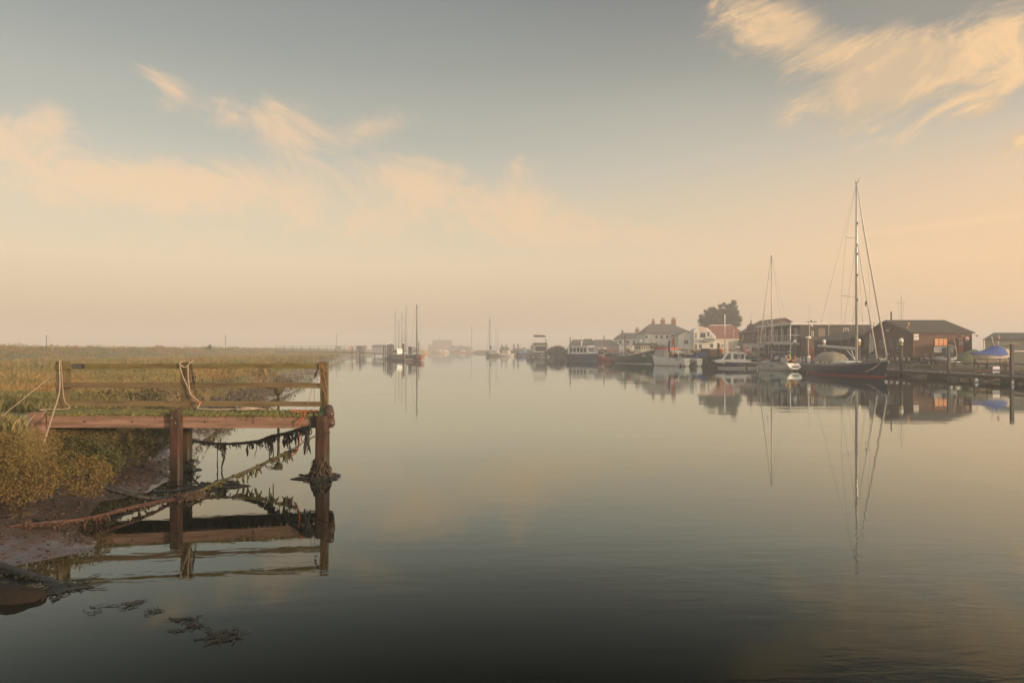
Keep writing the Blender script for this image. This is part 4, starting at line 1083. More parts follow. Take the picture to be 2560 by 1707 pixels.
m_ = MB(); m_.tube([(MX-.05, 0, 3.9), (.55, 0, 3.35), (-.2, 0, 3.0), (-1.4, 0, 2.85), (-2.6, 0, 2.8), (-2.9, 0, 2.95)], [.05, .17, .2, .19, .16, .08], 10); m_.build('sail_cover', m_navy2, wt)
m_ = MB(); m_.tube([(MX-.05, 0, 2.6), (-2.9, 0, 2.66)], .06, 8); m_.build('boom', m_alu, wt)
m_ = MB(); m_.lathe([(.02, 0), (.26, .16), (.02, .3)], (MX-.4, 1.0, 6.5), 8); m_.lathe([(.02, -.1), (.09, .2), (.02, .5)], (MX-.4, 1.0, 6.55), 6); m_.build('radar_reflector', m_grey, wt)
rails_around(wt, rows, .02, .95, .55, 7, .014)
g_ = gun(rows, .99)
tubes('pulpit', [[(g_.x-.9, .5, 1.2), (g_.x-.9, .5, 1.75), (g_.x+.2, 0, 1.85), (g_.x-.9, -.5, 1.75), (g_.x-.9, -.5, 1.2)]], .022, m_steel, wt)
m_ = MB(); m_.tube(ring((-L/2+.9, .55, 1.85), .36, .1, 'X', 16, .86), .11, 8); m_.build('horseshoe_buoy', m_yellow, wt)
m_ = MB(); m_.tube(ring((-L/2+.6, -.15, 1.7), .34, .1, 'X', 16, .7), .075, 8); m_.build('horseshoe_buoy', m_orange, wt)
m_ = MB(); m_.box((-L/2+.05, -1.15, 1.62), (.24, .3, .34)); m_.box((-L/2-.02, -1.15, 1.3), (.14, .12, .4)); ob = m_.build('outboard_motor', m_rubber, wt)
m_ = MB(); m_.box((-L/2-.02, -1.15, 1.48), (.26, .32, .06)); m_.build('cowl_band', m_orange, ob)
m_ = MB(); m_.tube([(-L/2+.1, -.85, 1.2), (-L/2+.1, -.85, 1.95), (-L/2+.1, -1.45, 1.95), (-L/2+.1, -1.45, 1.2)], .022, 6); m_.build('stern_rail', m_white, wt)
text('boat_name', 'LIBERTY', .26, m_black, hl, (-L/2+.02+.0, 0, .60), (R(90), 0, R(-90)), .035, 1.15)
m_ = MB(); m_.box((-L/2+.1, 0, .86), (.06, 1.0, .012)); m_.box((-L/2+.12, 0, 1.0), (.06, .012, .25)); m_.build('transom_seam', m_grey, hl)
m_ = MB(); m_.box((1.4, .55, 1.52), (.34, .24, .22)); m_.build('deck_bag', m_redflag, wt)
tubes('mooring_line', [[(-L/2+.3, -1.1, 1.1), (-L/2-.4, -2.4, .62)]], .018, m_rope, wt)

# --- navy and white pilot boat
pt, L = boat('harbour_boat', 'navy and white harbour launch with gold lettering and pink rings on the cabin roof', 'motorboat', (31.55, 107.6), (38.8, 106.4))
hm, rows = hull(L, 2.5, 1.22, .98, .92, .5, .9, 1.3, 3.4, .24, fine=2.6)
hl = hm.build('hull', [m_navy, m_white, m_antib, m_deckp], pt)
sheer(rows, hl, m_trim, .075, 'rubbing_strake', .0)
m_ = MB(); m_.prof([(-1.6, .85), (-1.55, 1.2), (2.3, 1.42), (3.1, 1.28), (3.4, 1.1), (3.0, .9)], -.98, .98); fd = m_.build('foredeck', m_white, pt)
m_ = MB(); m_.prof([(-1.35, .95), (-1.05, 2.42), (-.8, 2.56), (.9, 2.62), (1.35, 2.52), (2.15, 1.35), (2.2, .95)], -.93, .93); cb = m_.build('cabin', m_white, pt)
side_windows(cb, [[(1.0, 1.45), (2.0, 1.42), (1.35, 2.3), (1.0, 2.34)], rect(.02, .58, 1.5, 2.32, .1), rect(-1.02, -.5, 1.5, 2.28, .1)], .93)
for s in (1, -1):
    m_ = MB(); m_.tube([(-.42, s*.95, 1.05), (-.42, s*.95, 2.3), (-.32, s*.95, 2.47), (-.12, s*.95, 2.47), (-.02, s*.95, 2.3), (-.02, s*.95, 1.05)], .035, 6); dr = m_.build('door_frame', m_dark, cb)
    side_windows(dr, [rect(-.31, -.13, 1.55, 2.28, .06)], .93, both=False) if s > 0 else None
m_ = MB(); m_.prof([(1.28, 2.46), (1.36, 2.44), (2.06, 1.48), (2.0, 1.44)], -.8, .8); m_.build('windscreen', m_glass, cb)
m_ = MB(); m_.box((0.0, 0, 2.8), (1.1, .9, .32), taper=.85); rk = m_.build('roof_box', m_tan, pt)
tubes('roof_rail', [[(-.7, .7, 2.58), (-.6, .6, 3.0), (.6, .6, 3.0), (.8, .7, 2.6)], [(-.7, -.7, 2.58), (-.6, -.6, 3.0), (.6, -.6, 3.0), (.8, -.7, 2.6)], [(.0, -.2, 2.9), (.0, -.2, 3.2)]], .025, m_steel, rk)
m_ = MB(); m_.lathe([(.1, 0), (.42, .04), (.44, .16), (.36, .26), (.1, .29)], (-.12, 0, 3.18), 16); m_.build('radar_dome', m_white, pt)
for x, s, mm in ((1.0, -1, m_pink), (-1.0, -1, m_orange)):
    m_ = MB(); m_.tube(ring((x, .72, 2.86), .33, .1, 'X', 16), .085, 8); m_.build('lifebuoy', m_pink if x > 0 else M('coral_ring', (.68, .22, .15), None, 3, .6), pt)
m_ = MB(); m_.tube([(-1.3, .95, 1.0), (-2.2, .98, 1.15), (-2.2, .98, .9)], .03, 6); m_.box((-1.75, .3, 1.15), (.7, .8, .45)); m_.build('engine_box', m_trim, pt)
text('boat_name', 'MISTRESS', .34, m_gold, hl, (-2.25, 1.205, .60), (R(90), 0, R(180)), .02, 1.05)
text('hull_number', 'L12', .40, m_letter, hl, (-.45, 1.245, .55), (R(90), 0, R(180)), .02)
text('hull_number', '12', .34, m_letter, hl, (2.1, .92, .72), (R(90), 0, R(150)), .03)
m_ = MB(); m_.box((-1.12, 1.245, .38), (.3, .03, .3)); m_.build('hull_badge', m_gold, hl)
tubes('stern_rail', [[(-2.0, s*1.1, .95), (-2.0, s*1.1, 1.5), (-3.5, s*1.1, 1.5), (-3.5, s*1.1, .95)] for s in (1, -1)]+[[(-2.7, 1.1, .95), (-2.7, 1.1, 1.5)]], .022, m_steel, pt)
tubes('aerial', [[(-.6, .3, 2.6), (-.65, .3, 4.6)]], .014, m_white, pt)
for x in (-1.3, -2.9): m_ = MB(); m_.lathe([(.02, 0), (.09, .06), (.09, .42), (.02, .48)], (x, 1.3, .0), 8); m_.build('fender', m_dark if x > -2 else m_white, pt)

# --- white catamaran fishing boat
ct, L = boat('fishing_boat', 'white twin hulled fishing boat with red roof and orange and purple flags', 'fishing boat', (27.3, 127.4), (31.75, 119.4))
for s in (1, -1):
    hm, rows = hull(L, 1.35, 1.95, 1.5, 1.38, .4, .92, .7, 4.0, .03, fine=3.0)
    hm.v = [(x, y+s*1.45, z) for x, y, z in hm.v]
    hl = hm.build('hull', [m_white, m_antib, m_antib, m_deckp], ct)
    for y_ in (-.28, .28):
        m_ = MB(); m_.lathe([(.12, 0), (.12, -.02)], (-L/2-.001, y_+s*1.45, .92), 10, axis='X'); m_.v = [(x, y, .92+(z-.92)*.42) for x, y, z in m_.v]; m_.build('vent', m_black, hl)
m_ = MB(); m_.prof([(-L/2+.05, .62), (-L/2+.05, 1.0), (2.6, 1.35), (3.7, 1.78), (3.9, 1.2), (2.6, .75)], -.9, .9); m_.build('bridge_deck', M('deck_underside', (.12, .11, .1), None, 2, .8), ct)
m_ = MB(); m_.prof([(1.1, 1.55), (.95, 3.0), (3.1, 3.0), (3.85, 1.75)], -1.7, 1.7); cb = m_.build('wheelhouse', m_clear, ct)
m_ = MB()
for x0, x1 in ((1.02, .98), (1.8, 1.75), (2.6, 2.45)):
    for s in (1, -1): m_.bar((x0, s*1.72, 1.6), (x1, s*1.72, 3.0), .05, .05)
for s in (1, -1): m_.bar((3.8, s*1.72, 1.77), (3.1, s*1.72, 3.0), .07, .05); m_.bar((1.1, s*1.72, 1.62), (3.75, s*1.72, 1.77), .05, .08)
m_.build('wheelhouse_frame', m_trim, cb)
m_ = MB(); m_.prof([(.7, 3.0), (.8, 3.28), (2.7, 3.36), (3.25, 3.2), (3.4, 3.0)], -1.8, 1.8); m_.build('roof', M('red_roof_paint', (.55, .08, .05), (.42, .06, .04), 2, .6), ct)
text('hull_name', 'ALLIANCE', .26, m_black, ct, (-2.8, 2.16, 1.18), (R(90), 0, R(180)), .02, 1.1)
m_ = MB()
for k in range(4): m_.box((-.4-.16*k, 2.145, 1.2), (.09, .02, .2))
m_.build('hull_mark', m_grey, ct)
m_ = MB()
for x in (-3.6, -2.4, -1.0, .3):
    for s in (1, -1): m_.tube([(x, s*1.95, 1.4), (x, s*1.95, 2.95)], .035, 6)
for s in (1, -1): m_.tube([(-3.7, s*1.95, 2.95), (.4, s*1.95, 3.0)], .04, 6); m_.tube([(-4.1, s*1.95, 1.95), (.3, s*1.95, 2.0)], .025, 6)
for x in (-3.6, -1.0): m_.tube([(x, -1.95, 2.95), (x, 1.95, 2.95)], .035, 6)
gt = m_.build('gantry', m_dark, ct)
m_ = MB(); m_.box((-2.4, -.3, 3.02), (2.3, 2.2, .07)); m_.build('canopy', m_tan, gt)
m_ = MB(); m_.tube([(-.2, .4, 1.4), (-.2, .4, 5.6)], .05, 8); m_.tube([(-.2, .2, 5.6), (-.2, .2, 6.3)], .02, 5); ms = m_.build('mast', m_dark, ct)
m_ = MB(); m_.lathe([(.05, 0), (.14, .05), (.14, .12), (.05, .16)], (-.2, .4, 5.6), 10); m_.build('mast_light', m_white, ms)
def flag(name, c, w, h, mat, parent):
    m_ = MB(); vs_ = []
    for i in range(7):
        for k in range(5): q, w_ = i/6, k/4; vs_.append((c[0]+w*(w_-.5)*(1-.35*abs(q-.6)), c[1]+.12*math.sin(w_*6+q*3), c[2]-h*q+.1*w_))
    m_.add(vs_, [(i*5+k, i*5+k+1, (i+1)*5+k+1, (i+1)*5+k) for i in range(6) for k in range(4)], 0, True); return m_.build(name, mat, parent)
flag('flag', (-.2, .65, 4.9), .75, 1.3, m_orange, ms)
flag('flag', (.25, 1.2, 4.5), .5, 2.2, m_purple, ms)
m_ = MB(); m_.box((-.3, 1.3, 2.0), (.8, .5, 1.2)); m_.build('timber_locker', m_crate, ct)
m_ = MB(); m_.ball((-1.4, 1.2, 1.85), .5, 10, 0, (1, .8, .9), .1); m_.build('engine_casing', m_dark, ct)
m_ = MB()
for k in range(7): m_.box((-2.4+.4*rnd.uniform(-1, 1), .9+.5*rnd.uniform(-1, 1), 1.7+.5*rnd.random()), (.45, .4, .4), rnd.random())
m_.build('pot_hauler', m_dark, ct)
m_ = MB(); m_.box((-2.9, 1.55, 2.1), (.06, .8, .9)); m_.box((-2.9, 1.55, 2.1), (.08, .6, .65), mi=1); m_.build('spray_panel', [m_trim, m_dark], ct)
m_ = MB(); m_.box((-3.6, -1.4, 1.75), (.7, .7, .5)); m_.build('fish_tub', m_blue, ct)
for y_ in (2.1,): m_ = MB(); m_.lathe([(.03, -.1), (.12, .0), (.12, .4), (.03, .5)], (-3.6, y_+.08, .02), 8); m_.build('fender', m_dark, ct)

# --- dark green trawler
gt_, L = boat('fishing_boat', 'dark green wooden fishing boat with a cream wheelhouse and high curved bow', 'fishing boat', (28.5, 137.6), (23.2, 150.2))
hm, rows = hull(L, 4.3, 2.75, 1.62, 1.9, .9, .7, .7, 2.6, .14, fine=2.5, flare=.1)
hl = hm.build('hull', [m_green, m_white, M('maroon_antifouling', (.2, .05, .05), None, 2, .8), m_deckp], gt_)
m_ = MB()
for s in (1, -1):
    P = rows[12:]
    for a, b in zip(P, P[1:]): m_.bar((a[-1][0], s*a[-1][1]*.97, a[-1][2]+.16), (b[-1][0], s*b[-1][1]*.97, b[-1][2]+.16), .08, .34)
m_.build('bulwark', m_cream, hl); sheer(rows, hl, m_wood, .06)
m_ = MB(); m_.prof([(1.5, 1.5), (1.6, 3.85), (3.9, 4.0), (4.25, 2.0), (4.2, 1.5)], -1.15, 1.15); cb = m_.build('wheelhouse', m_cream, gt_)
side_windows(cb, [rect(1.85+.72*k, 2.3+.72*k, 3.05, 3.6, .05) for k in range(3)], 1.15)
for k in range(4): m_ = MB(); y_ = -.82+.55*k; m_.add([(4.13, y_-.18, 3.05), (4.13, y_+.18, 3.05), (4.03, y_+.18, 3.6), (4.03, y_-.18, 3.6)], [(0, 1, 2, 3)]); m_.v += [(x-.06, y, z) for x, y, z in m_.v[:4]]; m_.f += [(7, 6, 5, 4), (0, 4, 5, 1), (1, 5, 6, 2), (2, 6, 7, 3), (3, 7, 4, 0)]; m_.mi += [0]*5; m_.sm += [False]*5; m_.build('window', m_glass, cb)
m_ = MB(); m_.prof([(1.2, 3.9), (1.4, 4.12), (3.0, 4.26), (4.3, 4.12), (4.5, 3.98)], -1.38, 1.38); rf = m_.build('roof', m_green, gt_)
m_ = MB(); m_.lathe([(.1, 0), (.3, .05), (.3, .2), (.1, .28)], (2.2, 0, 4.65), 12); m_.tube([(2.2, 0, 4.2), (2.2, 0, 4.7)], .06, 6); m_.build('radar_dome', m_white, rf)
for s in (1, -1):   # painted bow panel
    m_ = MB(); pts = []
    for (t, u) in ((.80, .76), (.88, .88), (.96, .84), (.985, .72), (.95, .62), (.86, .60)): 
        r_ = rows[min(22, int(round(t*22)))]; zg = r_[-1][2]; z = zg*u; y = np.interp(z, [q[2] for q in r_], [q[1] for q in r_]); x = np.interp(z, [q[2] for q in r_], [q[0] for q in r_]); pts.append((x, s*(y+.03), z))
    m_.poly(pts); m_.build('bow_panel', M('pale_bow_panel', (.5, .48, .45), (.28, .2, .19), 3.0, .6), hl)
tubes('gantry', [[(-4.6, s*1.5, 1.8), (-4.2, s*1.3, 4.0)] for s in (1, -1)]+[[(-4.2, 1.3, 4.0), (-4.2, -1.3, 4.0)], [(-4.2, 0, 4.0), (1.6, 0, 4.1)], [(-.4, 1.3, 1.6), (.2, .9, 3.8), (.2, -.9, 3.8), (-.4, -1.3, 1.6)], [(.6, 1.2, 1.6), (.9, .9, 3.8)]], .045, m_dark, gt_)
m_ = MB(); 
for k in range(14): m_.ball((rnd.uniform(-1.6, .4), rnd.uniform(-.9, .9), rnd.uniform(1.6, 2.6)), rnd.uniform(.2, .4), 7, 0, (1, 1, .8), .12)
m_.build('net_pile', M('grey_green_net', (.05, .06, .05), None, 6, .9), gt_)
for k in range(4): m_ = MB(); m_.ball((-2.6+.25*k, .3*(-1)**k, 2.7+.35*(k % 2)), .27, 9); m_.build('pink_float', M('peach_float', (.72, .33, .2), None, 3, .6), gt_)
m_ = MB(); m_.box((-3.2, .9, 1.95), (1.0, .9, .6)); m_.build('fish_tub', M('grey_blue_tub', (.12, .15, .19), None, 3, .7), gt_)
tubes('mast', [[(-3.6, .2, 1.6), (-3.6, .2, 5.0)]], .06, m_dark, gt_)

# --- red boat
rt, L = boat('fishing_boat', 'small red fishing boat with white wheelhouse and red roof between the navy and green boats', 'fishing boat', (21.6, 175.5), (26.6, 171.0))
hm, rows = hull(L, 2.9, 1.35, 1.0, 1.05, .5, .85, .5, 3.0, .05, fine=2.6)
hl = hm.build('hull', [m_redhull, m_antib, m_antib, m_deckp], rt); sheer(rows, hl, m_trim, .06)
m_ = MB(); m_.prof([(.3, .95), (.3, 2.75), (2.0, 2.75), (2.6, 1.0)], -1.05, 1.05); cb = m_.build('wheelhouse', m_trim, rt)
side_windows(cb, [rect(.5, 1.1, 1.75, 2.5, .05), rect(1.25, 1.9, 1.75, 2.5, .05)], 1.05)
m_ = MB(); m_.box((.6, 0, 2.86), (3.4, 2.4, .2)); m_.box((-2.1, 0, 2.72), (2.4, 2.2, .12)); m_.build('roof', M('crimson_roof', (.5, .06, .07), None, 2, .6), rt)
m_ = MB(); m_.box((1.2, 0, 3.25), (1.2, 1.4, .5), taper=.85); m_.tube([(1.2, 0, 3.5), (1.2, 0, 4.3)], .04, 5); m_.tube([(.8, .4, 3.5), (.8, .4, 5.4)], .02, 5); m_.build('radar_box', m_trim, rt)
tubes('canopy_post', [[(-3.1, s*1.0, 1.0), (-3.1, s*1.0, 2.7)] for s in (1, -1)]+[[(-1.6, s*1.0, 1.0), (-1.6, s*1.0, 2.7)] for s in (1, -1)], .045, m_dark, rt)
for x, y_ in ((1.5, 1.35), (.9, 1.45), (-2.9, 1.3)): m_ = MB(); m_.ball((x, y_, 1.25), .33, 10); m_.build('mooring_buoy', M('coral_buoy', (.72, .10, .09), None, 3, .5), rt)
m_ = MB(); m_.box((-L/2-.25, .1, .8), (.45, .6, .7)); m_.box((-L/2-.3, .1, .3), (.2, .25, .7)); m_.build('outboard_motor', m_rubber, rt)
m_ = MB()
for k in range(6): m_.box((-1.0+rnd.uniform(-1, .8), rnd.uniform(-.8, .8), 1.35), (.6, .5, .6), rnd.random())
m_.build('crab_pots', m_dark, rt)

# --- navy hulled boat
nt_, L = boat('motor_cruiser', 'navy hulled cruiser with white wheelhouse, left of the red fishing boat', 'motorboat', (21.9, 173.0), (14.9, 178.5))
hm, rows = hull(L, 3.3, 2.0, 1.85, 1.9, .6, .92, .35, 3.0, .0, fine=3.0)
m_blueh = M('blue_hull_paint', (.02, .045, .12), (.03, .055, .13), 1.5, .35); hl = hm.build('hull', [m_blueh, m_blueh, m_blueh, m_deckp], nt_); sheer(rows, hl, m_white, .07)
m_ = MB(); m_.bar((-L/2+.1, 1.55, .55), (.4, 1.66, .5), .04, .1); m_.build('spray_rail', m_white, hl)
m_ = MB(); m_.prof([(-4.0, 1.8), (-3.7, 3.6), (1.9, 3.65), (2.5, 1.95)], -1.35, 1.35); cb = m_.build('wheelhouse', m_white, nt_)
side_windows(cb, [rect(-3.3+1.05*k, -2.5+1.05*k, 2.25, 3.35, .06) for k in range(5)], 1.35)
for k in range(3): m_ = MB(); y_ = -.85+.85*k; m_.add([(2.43, y_-.36, 2.3), (2.43, y_+.36, 2.3), (2.08, y_+.36, 3.4), (2.08, y_-.36, 3.4)], [(0, 1, 2, 3)]); m_.build('window', m_glass, cb)
m_ = MB(); m_.prof([(-4.2, 3.62), (-4.0, 3.86), (2.2, 3.92), (2.5, 3.66)], -1.5, 1.5); rf = m_.build('roof', m_white, nt_)
m_ = MB(); m_.tube([(-.6, 0, 3.9), (-.6, 0, 4.9)], .12, 8); m_.lathe([(.1, 0), (.45, .04), (.45, .15), (.1, .2)], (-.6, 0, 4.9), 12); m_.build('radar_mast', m_white, rf)
m_ = MB(); m_.prof([(2.4, 1.8), (2.4, 2.2), (3.3, 2.15), (3.9, 1.95)], -.7, .7); m_.build('foredeck_hatch', m_white, nt_)
rails_around(nt_, rows, .55, .97, .5, 5, .02, 1)

# --- flybridge cruiser, stern to the camera
ft, L = boat('motor_cruiser', 'two deck flybridge cruiser with dark bimini seen stern on in the mist', 'motorboat', (9.0, 262.0), (11.0, 252.0))
hm, rows = hull(L, 6.2, 2.6, 2.0, 1.9, .6, .95, .8, 3.2, .1, fine=2.6)
m_slatehull = M('slate_hull', (.06, .075, .07), None, 1.5, .5)
hl = hm.build('hull', [m_slatehull, m_white, m_antib, m_deckp], ft); sheer(rows, hl, m_trim, .09)
m_ = MB(); m_.prof([(-3.8, 1.8), (-3.6, 4.3), (2.0, 4.3), (3.4, 2.2)], -2.6, 2.6); cb = m_.build('saloon', m_trim, ft)
m_ = MB(); m_.box((-3.76, 0, 3.1), (.14, 4.2, 1.6)); m_.build('saloon_door', m_glass, cb)
m_ = MB(); m_.box((-1.5, 0, 4.42), (6.0, 5.6, .26)); m_.box((-2.2, 0, 5.0), (3.6, 4.8, .75), mi=1); m_.build('flybridge', [m_trim, m_dark], ft)
m_ = MB(); m_.prof([(-3.0, 7.5), (-2.7, 7.95), (-.4, 8.35), (.4, 7.9)], -2.0, 2.0); bi = m_.build('bimini', m_dark, ft)
tubes('bimini_pole', [[(-2.9, s*1.9, 5.2), (-2.9, s*1.9, 7.6)] for s in (1, -1)]+[[(.2, s*1.9, 5.2), (.2, s*1.9, 7.9)] for s in (1, -1)], .05, m_trim, bi)
m_ = MB(); m_.tube([(-1, 0, 8.2), (-1.2, 0, 10.6)], .06, 6); m_.bar((-1.2, -.7, 9.0), (-1.2, .7, 9.0), .08, .08); m_.tube([(-1.6, -2.4, 4.5), (-1.6, -2.4, 8.2)], .06, 6); m_.build('aerial_mast', m_trim, ft)
m_ = MB(); m_.box((-L/2-.06, 0, 1.05), (.08, 1.0, .28)); m_.build('transom_plate', m_trim, hl)
rails_around(ft, rows, .05, .5, .9, 4, .04, 2)
# --- grey launch beside it
kt, L = boat('launch', 'small grey launch moored just left of the flybridge cruiser', 'motorboat', (5.6, 262), (8.0, 252))
hm, rows = hull(L, 2.6, 1.7, 1.4, 1.3, .5, .9, .5, 3, .12); hl = hm.build('hull', [m_slatehull, m_white, m_antib, m_deckp], kt); sheer(rows, hl, m_trim, .07)
m_ = MB(); m_.prof([(-1, 1.3), (-.8, 2.7), (1.2, 2.6), (2.4, 1.5)], -.9, .9); cb = m_.build('cabin', m_grey, kt); side_windows(cb, [rect(-.6, 1.0, 1.9, 2.4, .1)], .9)
# --- boat under a light blue cover
bt, L = boat('covered_boat', 'open boat under a light blue cover, left of the flybridge cruiser', 'motorboat', (7.4, 316), (2.2, 319))
hm, rows = hull(L, 2.6, 1.2, 1.0, 1.0, .5, .85, .5, 3, .12); hm.build('hull', [m_slatehull, m_white, m_antib, m_deckp], bt)
m_ = MB(); m_.prof([(-L/2+.1, 1.0), (-L/2+.2, 2.2), (0, 2.4), (L/2-1.2, 2.1), (L/2-.3, 1.15)], -1.15, 1.15); m_.build('cover', m_lblue, bt)
# --- small sloop, cabin cruisers further off
st_, L = boat('sailing_yacht', 'grey green sloop with a thin tall mast, farthest left of the right bank boats', 'yacht', (-11.6, 318), (-8.9, 306))
hm, rows = hull(L, 3.6, 1.9, 1.5, 1.5, .6, .7, .9, 2.2, .1); hm.build('hull', [M('grey_green_hull', (.22, .27, .25), None, 2, .5), m_white, m_antib, m_deckp], st_)
m_ = MB(); m_.prof([(-4, 1.4), (-3.8, 2.2), (1, 2.1), (2, 1.5)], -1.1, 1.1); m_.build('cabin_trunk', m_grey, st_)
m_ = MB(); m_.tube([(-.5, 0, 1.5), (-.5, 0, 18.0)], [.16, .10], 8); m_.build('mast', m_dark, st_)
m_ = MB(); m_.tube([(-.7, 0, 4.6), (-2.4, 0, 4.0), (-5, 0, 2.9)], [.42, .4, .2], 8); m_.build('sail_cover', m_dark, st_)
rigging(st_, -.5, 1.5, 18, L, rows, [], -L/2, None, .03); tubes('forestay', [[(-.5, 0, 18), (L/2, 0, 1.9)]], .04, m_wire, st_)
for (px_, Y, ln, lab, mh, mc) in ((1241, 300, 6.0, 'low brown hulled motorboat between the grey sloop and the cream cabin cruiser', m_wood, m_trim), (1268, 292, 6.4, 'cream cabin cruiser with three square windows in the misty middle distance', m_trim, m_cream)):
    x = X(px_, Y); t, L = boat('cabin_cruiser', lab, 'motorboat', (x+ln/2, Y-1), (x-ln/2, Y+1))
    hm, rows = hull(L, 2.4, 1.2, 1.0, 1.0, .4, .9, .5, 3, .12); hm.build('hull', [mh, m_white, m_antib, m_deckp], t)
    m_ = MB(); m_.prof([(-2.2, .9), (-2.1, 2.4), (.6, 2.4), (1.5, 1.1)], -.95, .95); cb = m_.build('cabin', mc, t)
    for s in (-1,):
        for k in range(3):
            m_ = MB(); m_.box((-1.7+.85*k, s*.96, 1.8), (.5, .04, .6)); m_.build('window', m_glass, cb)
    m_ = MB(); m_.tube([(-1.0, 0, 2.4), (-1, 0, 5.0)], .04, 5); m_.build('aerial', m_dark, t)
# --- far boats in the mist
for i, (px_, Y, ln, mh, lab) in enumerate(((1061, 480, 8, m_yellow, 'pale yellow boat right of the left hand yacht berths, dim in the mist'), (1098, 520, 9, m_yellow, 'low yellow boat in front of the misty house'), (1112, 540, 8, m_white, 'white motorboat right of the low yellow boat before the misty house'),
                                       (1158, 540, 13, M('peach_hull', (.75, .42, .26), None, 2, .6), 'peach coloured motorboat dim in the mist right of the house'), (1183, 540, 9, m_cream, 'cream motorboat at the foot of the faint tall mast'))):
    x = X(px_, Y); t, L = boat('motorboat', lab, 'motorboat', (x+ln/2, Y-1.5), (x-ln/2, Y+1.5))
    hm, rows = hull(L, 2.6, 1.5, 1.2, 1.2, .4, .9, .6, 3, .15); hm.build('hull', [mh, m_white, m_antib, m_deckp], t)
    m_ = MB(); m_.prof([(-2.0, 1.1), (-1.8, 2.7), (.8, 2.6), (1.8, 1.3)], -1, 1); m_.build('cabin', m_trim if i % 2 else mh, t)
# --- yachts at the left hand berths
def far_yacht(lab, bow, stern, mh, mastx, top, cover=None, mm=m_dark, sp=(), mr=.12):
    t, L = boat('sailing_yacht', lab, 'yacht', bow, stern, None)
    hm, rows = hull(L, 2.9, 1.7, 1.35, 1.3, .5, .8, .8, 2.3, .1); hm.build('hull', [mh, m_white, m_antib, m_deckp], t)
    m_ = MB(); m_.prof([(-L*.3, 1.2), (-L*.28, 1.9), (L*.1, 1.8), (L*.18, 1.3)], -.9, .9); cb = m_.build('cabin_trunk', m_trim, t)
    side_windows(cb, [rect(-L*.22, 0, 1.45, 1.7, .06)], .9)
    m_ = MB(); m_.tube([(mastx, 0, 1.4), (mastx, 0, top)], [mr, mr*.6], 8); m_.build('mast', mm, t)
    rigging(t, mastx, 1.4, top, L, rows, list(sp), -L/2, None, .02)
    tubes('forestay', [[(mastx, 0, top), (L/2, 0, 1.7)]], .025, m_wire, t)
    m_ = MB(); m_.tube([(mastx-.1, 0, 2.7), (mastx-L*.42, 0, 2.6)], .16, 8); m_.build('sail_cover', cover or m_navy2, t)
    return t
Yg = 186
t = far_yacht('red hulled yacht at the right end of the left hand berths', (X(1054, 178), 178), (X(1041, 190), 190), M('coral_red_hull', (.5, .17, .11), (.4, .13, .09), 2, .5), -.6, 5.0, m_redflag)
m_ = MB(); m_.bar((-3.5, .95, 1.5), (4, .3, 1.75), .05, .14); m_.build('gunwale', m_yellow, t)
t = far_yacht('dark grey hulled yacht with wheelhouse and the darkest mast of the left hand berths', (X(1046, 181), 181), (X(1024, 187), 187), M('charcoal_hull', (.05, .055, .055), None, 2, .5), 2.2, Z(762, 184), None, m_dark, [(Z(823, 184), 1.3)], .17)
m_ = MB(); m_.box((-.6, 0, 2.6), (2.4, 1.9, 2.0)); wh = m_.build('wheelhouse', m_grey, t)
m_ = MB(); m_.box((-.6, 0, 3.68), (2.8, 2.2, .16)); m_.build('roof', m_trim, wh)
side_windows(wh, [rect(-1.5, -.7, 2.6, 3.3), rect(-.5, .3, 2.6, 3.3)], .95)
far_yacht('pale yacht behind the brown pile with a thin grey mast and double spreaders', (X(1020, 205), 205), (X(1010, 216), 216), m_trim, .5, Z(764, 208), m_tan, m_wire, [(Z(838, 208), 1.0), (Z(801, 208), 1.0)], .09)
far_yacht('white yacht with the shortest mast at the left hand berths', (X(1000, 222), 222), (X(994, 233), 233), m_white, 0, Z(798, 226), m_navy2, m_wire, [], .10)
far_yacht('white yacht with a slender mast between the piles and the brown pile', (X(1006, 236), 236), (X(1003, 247), 247), m_white, 0, Z(781, 240), m_tan, m_wire, [], .11)
far_yacht('cream yacht with the leftmost tall thin mast at the left hand berths', (X(992, 250), 250), (X(985, 261), 261), m_cream, 0, Z(773, 254), m_tan, m_wire, [], .09)
far_yacht('grey yacht at the back of the left hand berths with a faint mast', (X(1014, 262), 262), (X(1012, 273), 273), m_grey, 0, Z(790, 266), m_grey, m_wire, [], .09)
# white cabin boat behind the pontoon
t, L = boat('cabin_cruiser', 'white cabin boat with dark hull moored behind the group of piles', 'motorboat', (X(1008, 200), 200), (X(985, 206), 206))
hm, rows = hull(L, 2.8, 1.7, 1.4, 1.3, .4, .9, .6, 3, .1); hm.build('hull', [M('grey_hull', (.18, .17, .16), None, 2, .5), m_white, m_antib, m_deckp], t)
m_ = MB(); m_.prof([(-2, 1.2), (-1.9, 3.0), (1.2, 3.0), (2.0, 1.4)], -1.1, 1.1); cb = m_.build('cabin', m_white, t); side_windows(cb, [rect(-1.6, -.4, 2.0, 2.7), rect(-.2, 1.0, 2.0, 2.7)], 1.1)
m_ = MB(); m_.box((-.3, 0, 3.1), (3.6, 2.4, .16)); m_.build('roof', m_white, cb)
m_ = MB(); a, b = (X(962, 205), 205, .35), (X(1022, 178), 178, .35); m_.bar(a, b, 2.2, .5); m_.bar((X(1022, 178), 178, .35), (X(1026, 190), 190, .35), 2.0, .5)
tag(m_.build('floating_pontoon', m_pont, loc=((a[0]+b[0])/2, 191, 0)), 'low grey floating pontoon in front of the left hand yachts', 'pontoon')
m_ = MB(); x = X(965, 200); m_.v = []; hm, rows = hull(4.2, 1.5, .6, .45, .5, .2, .8, .3, 2.5, .05); hm.v = [(a+x, b+200, c) for a, b, c in hm.v]
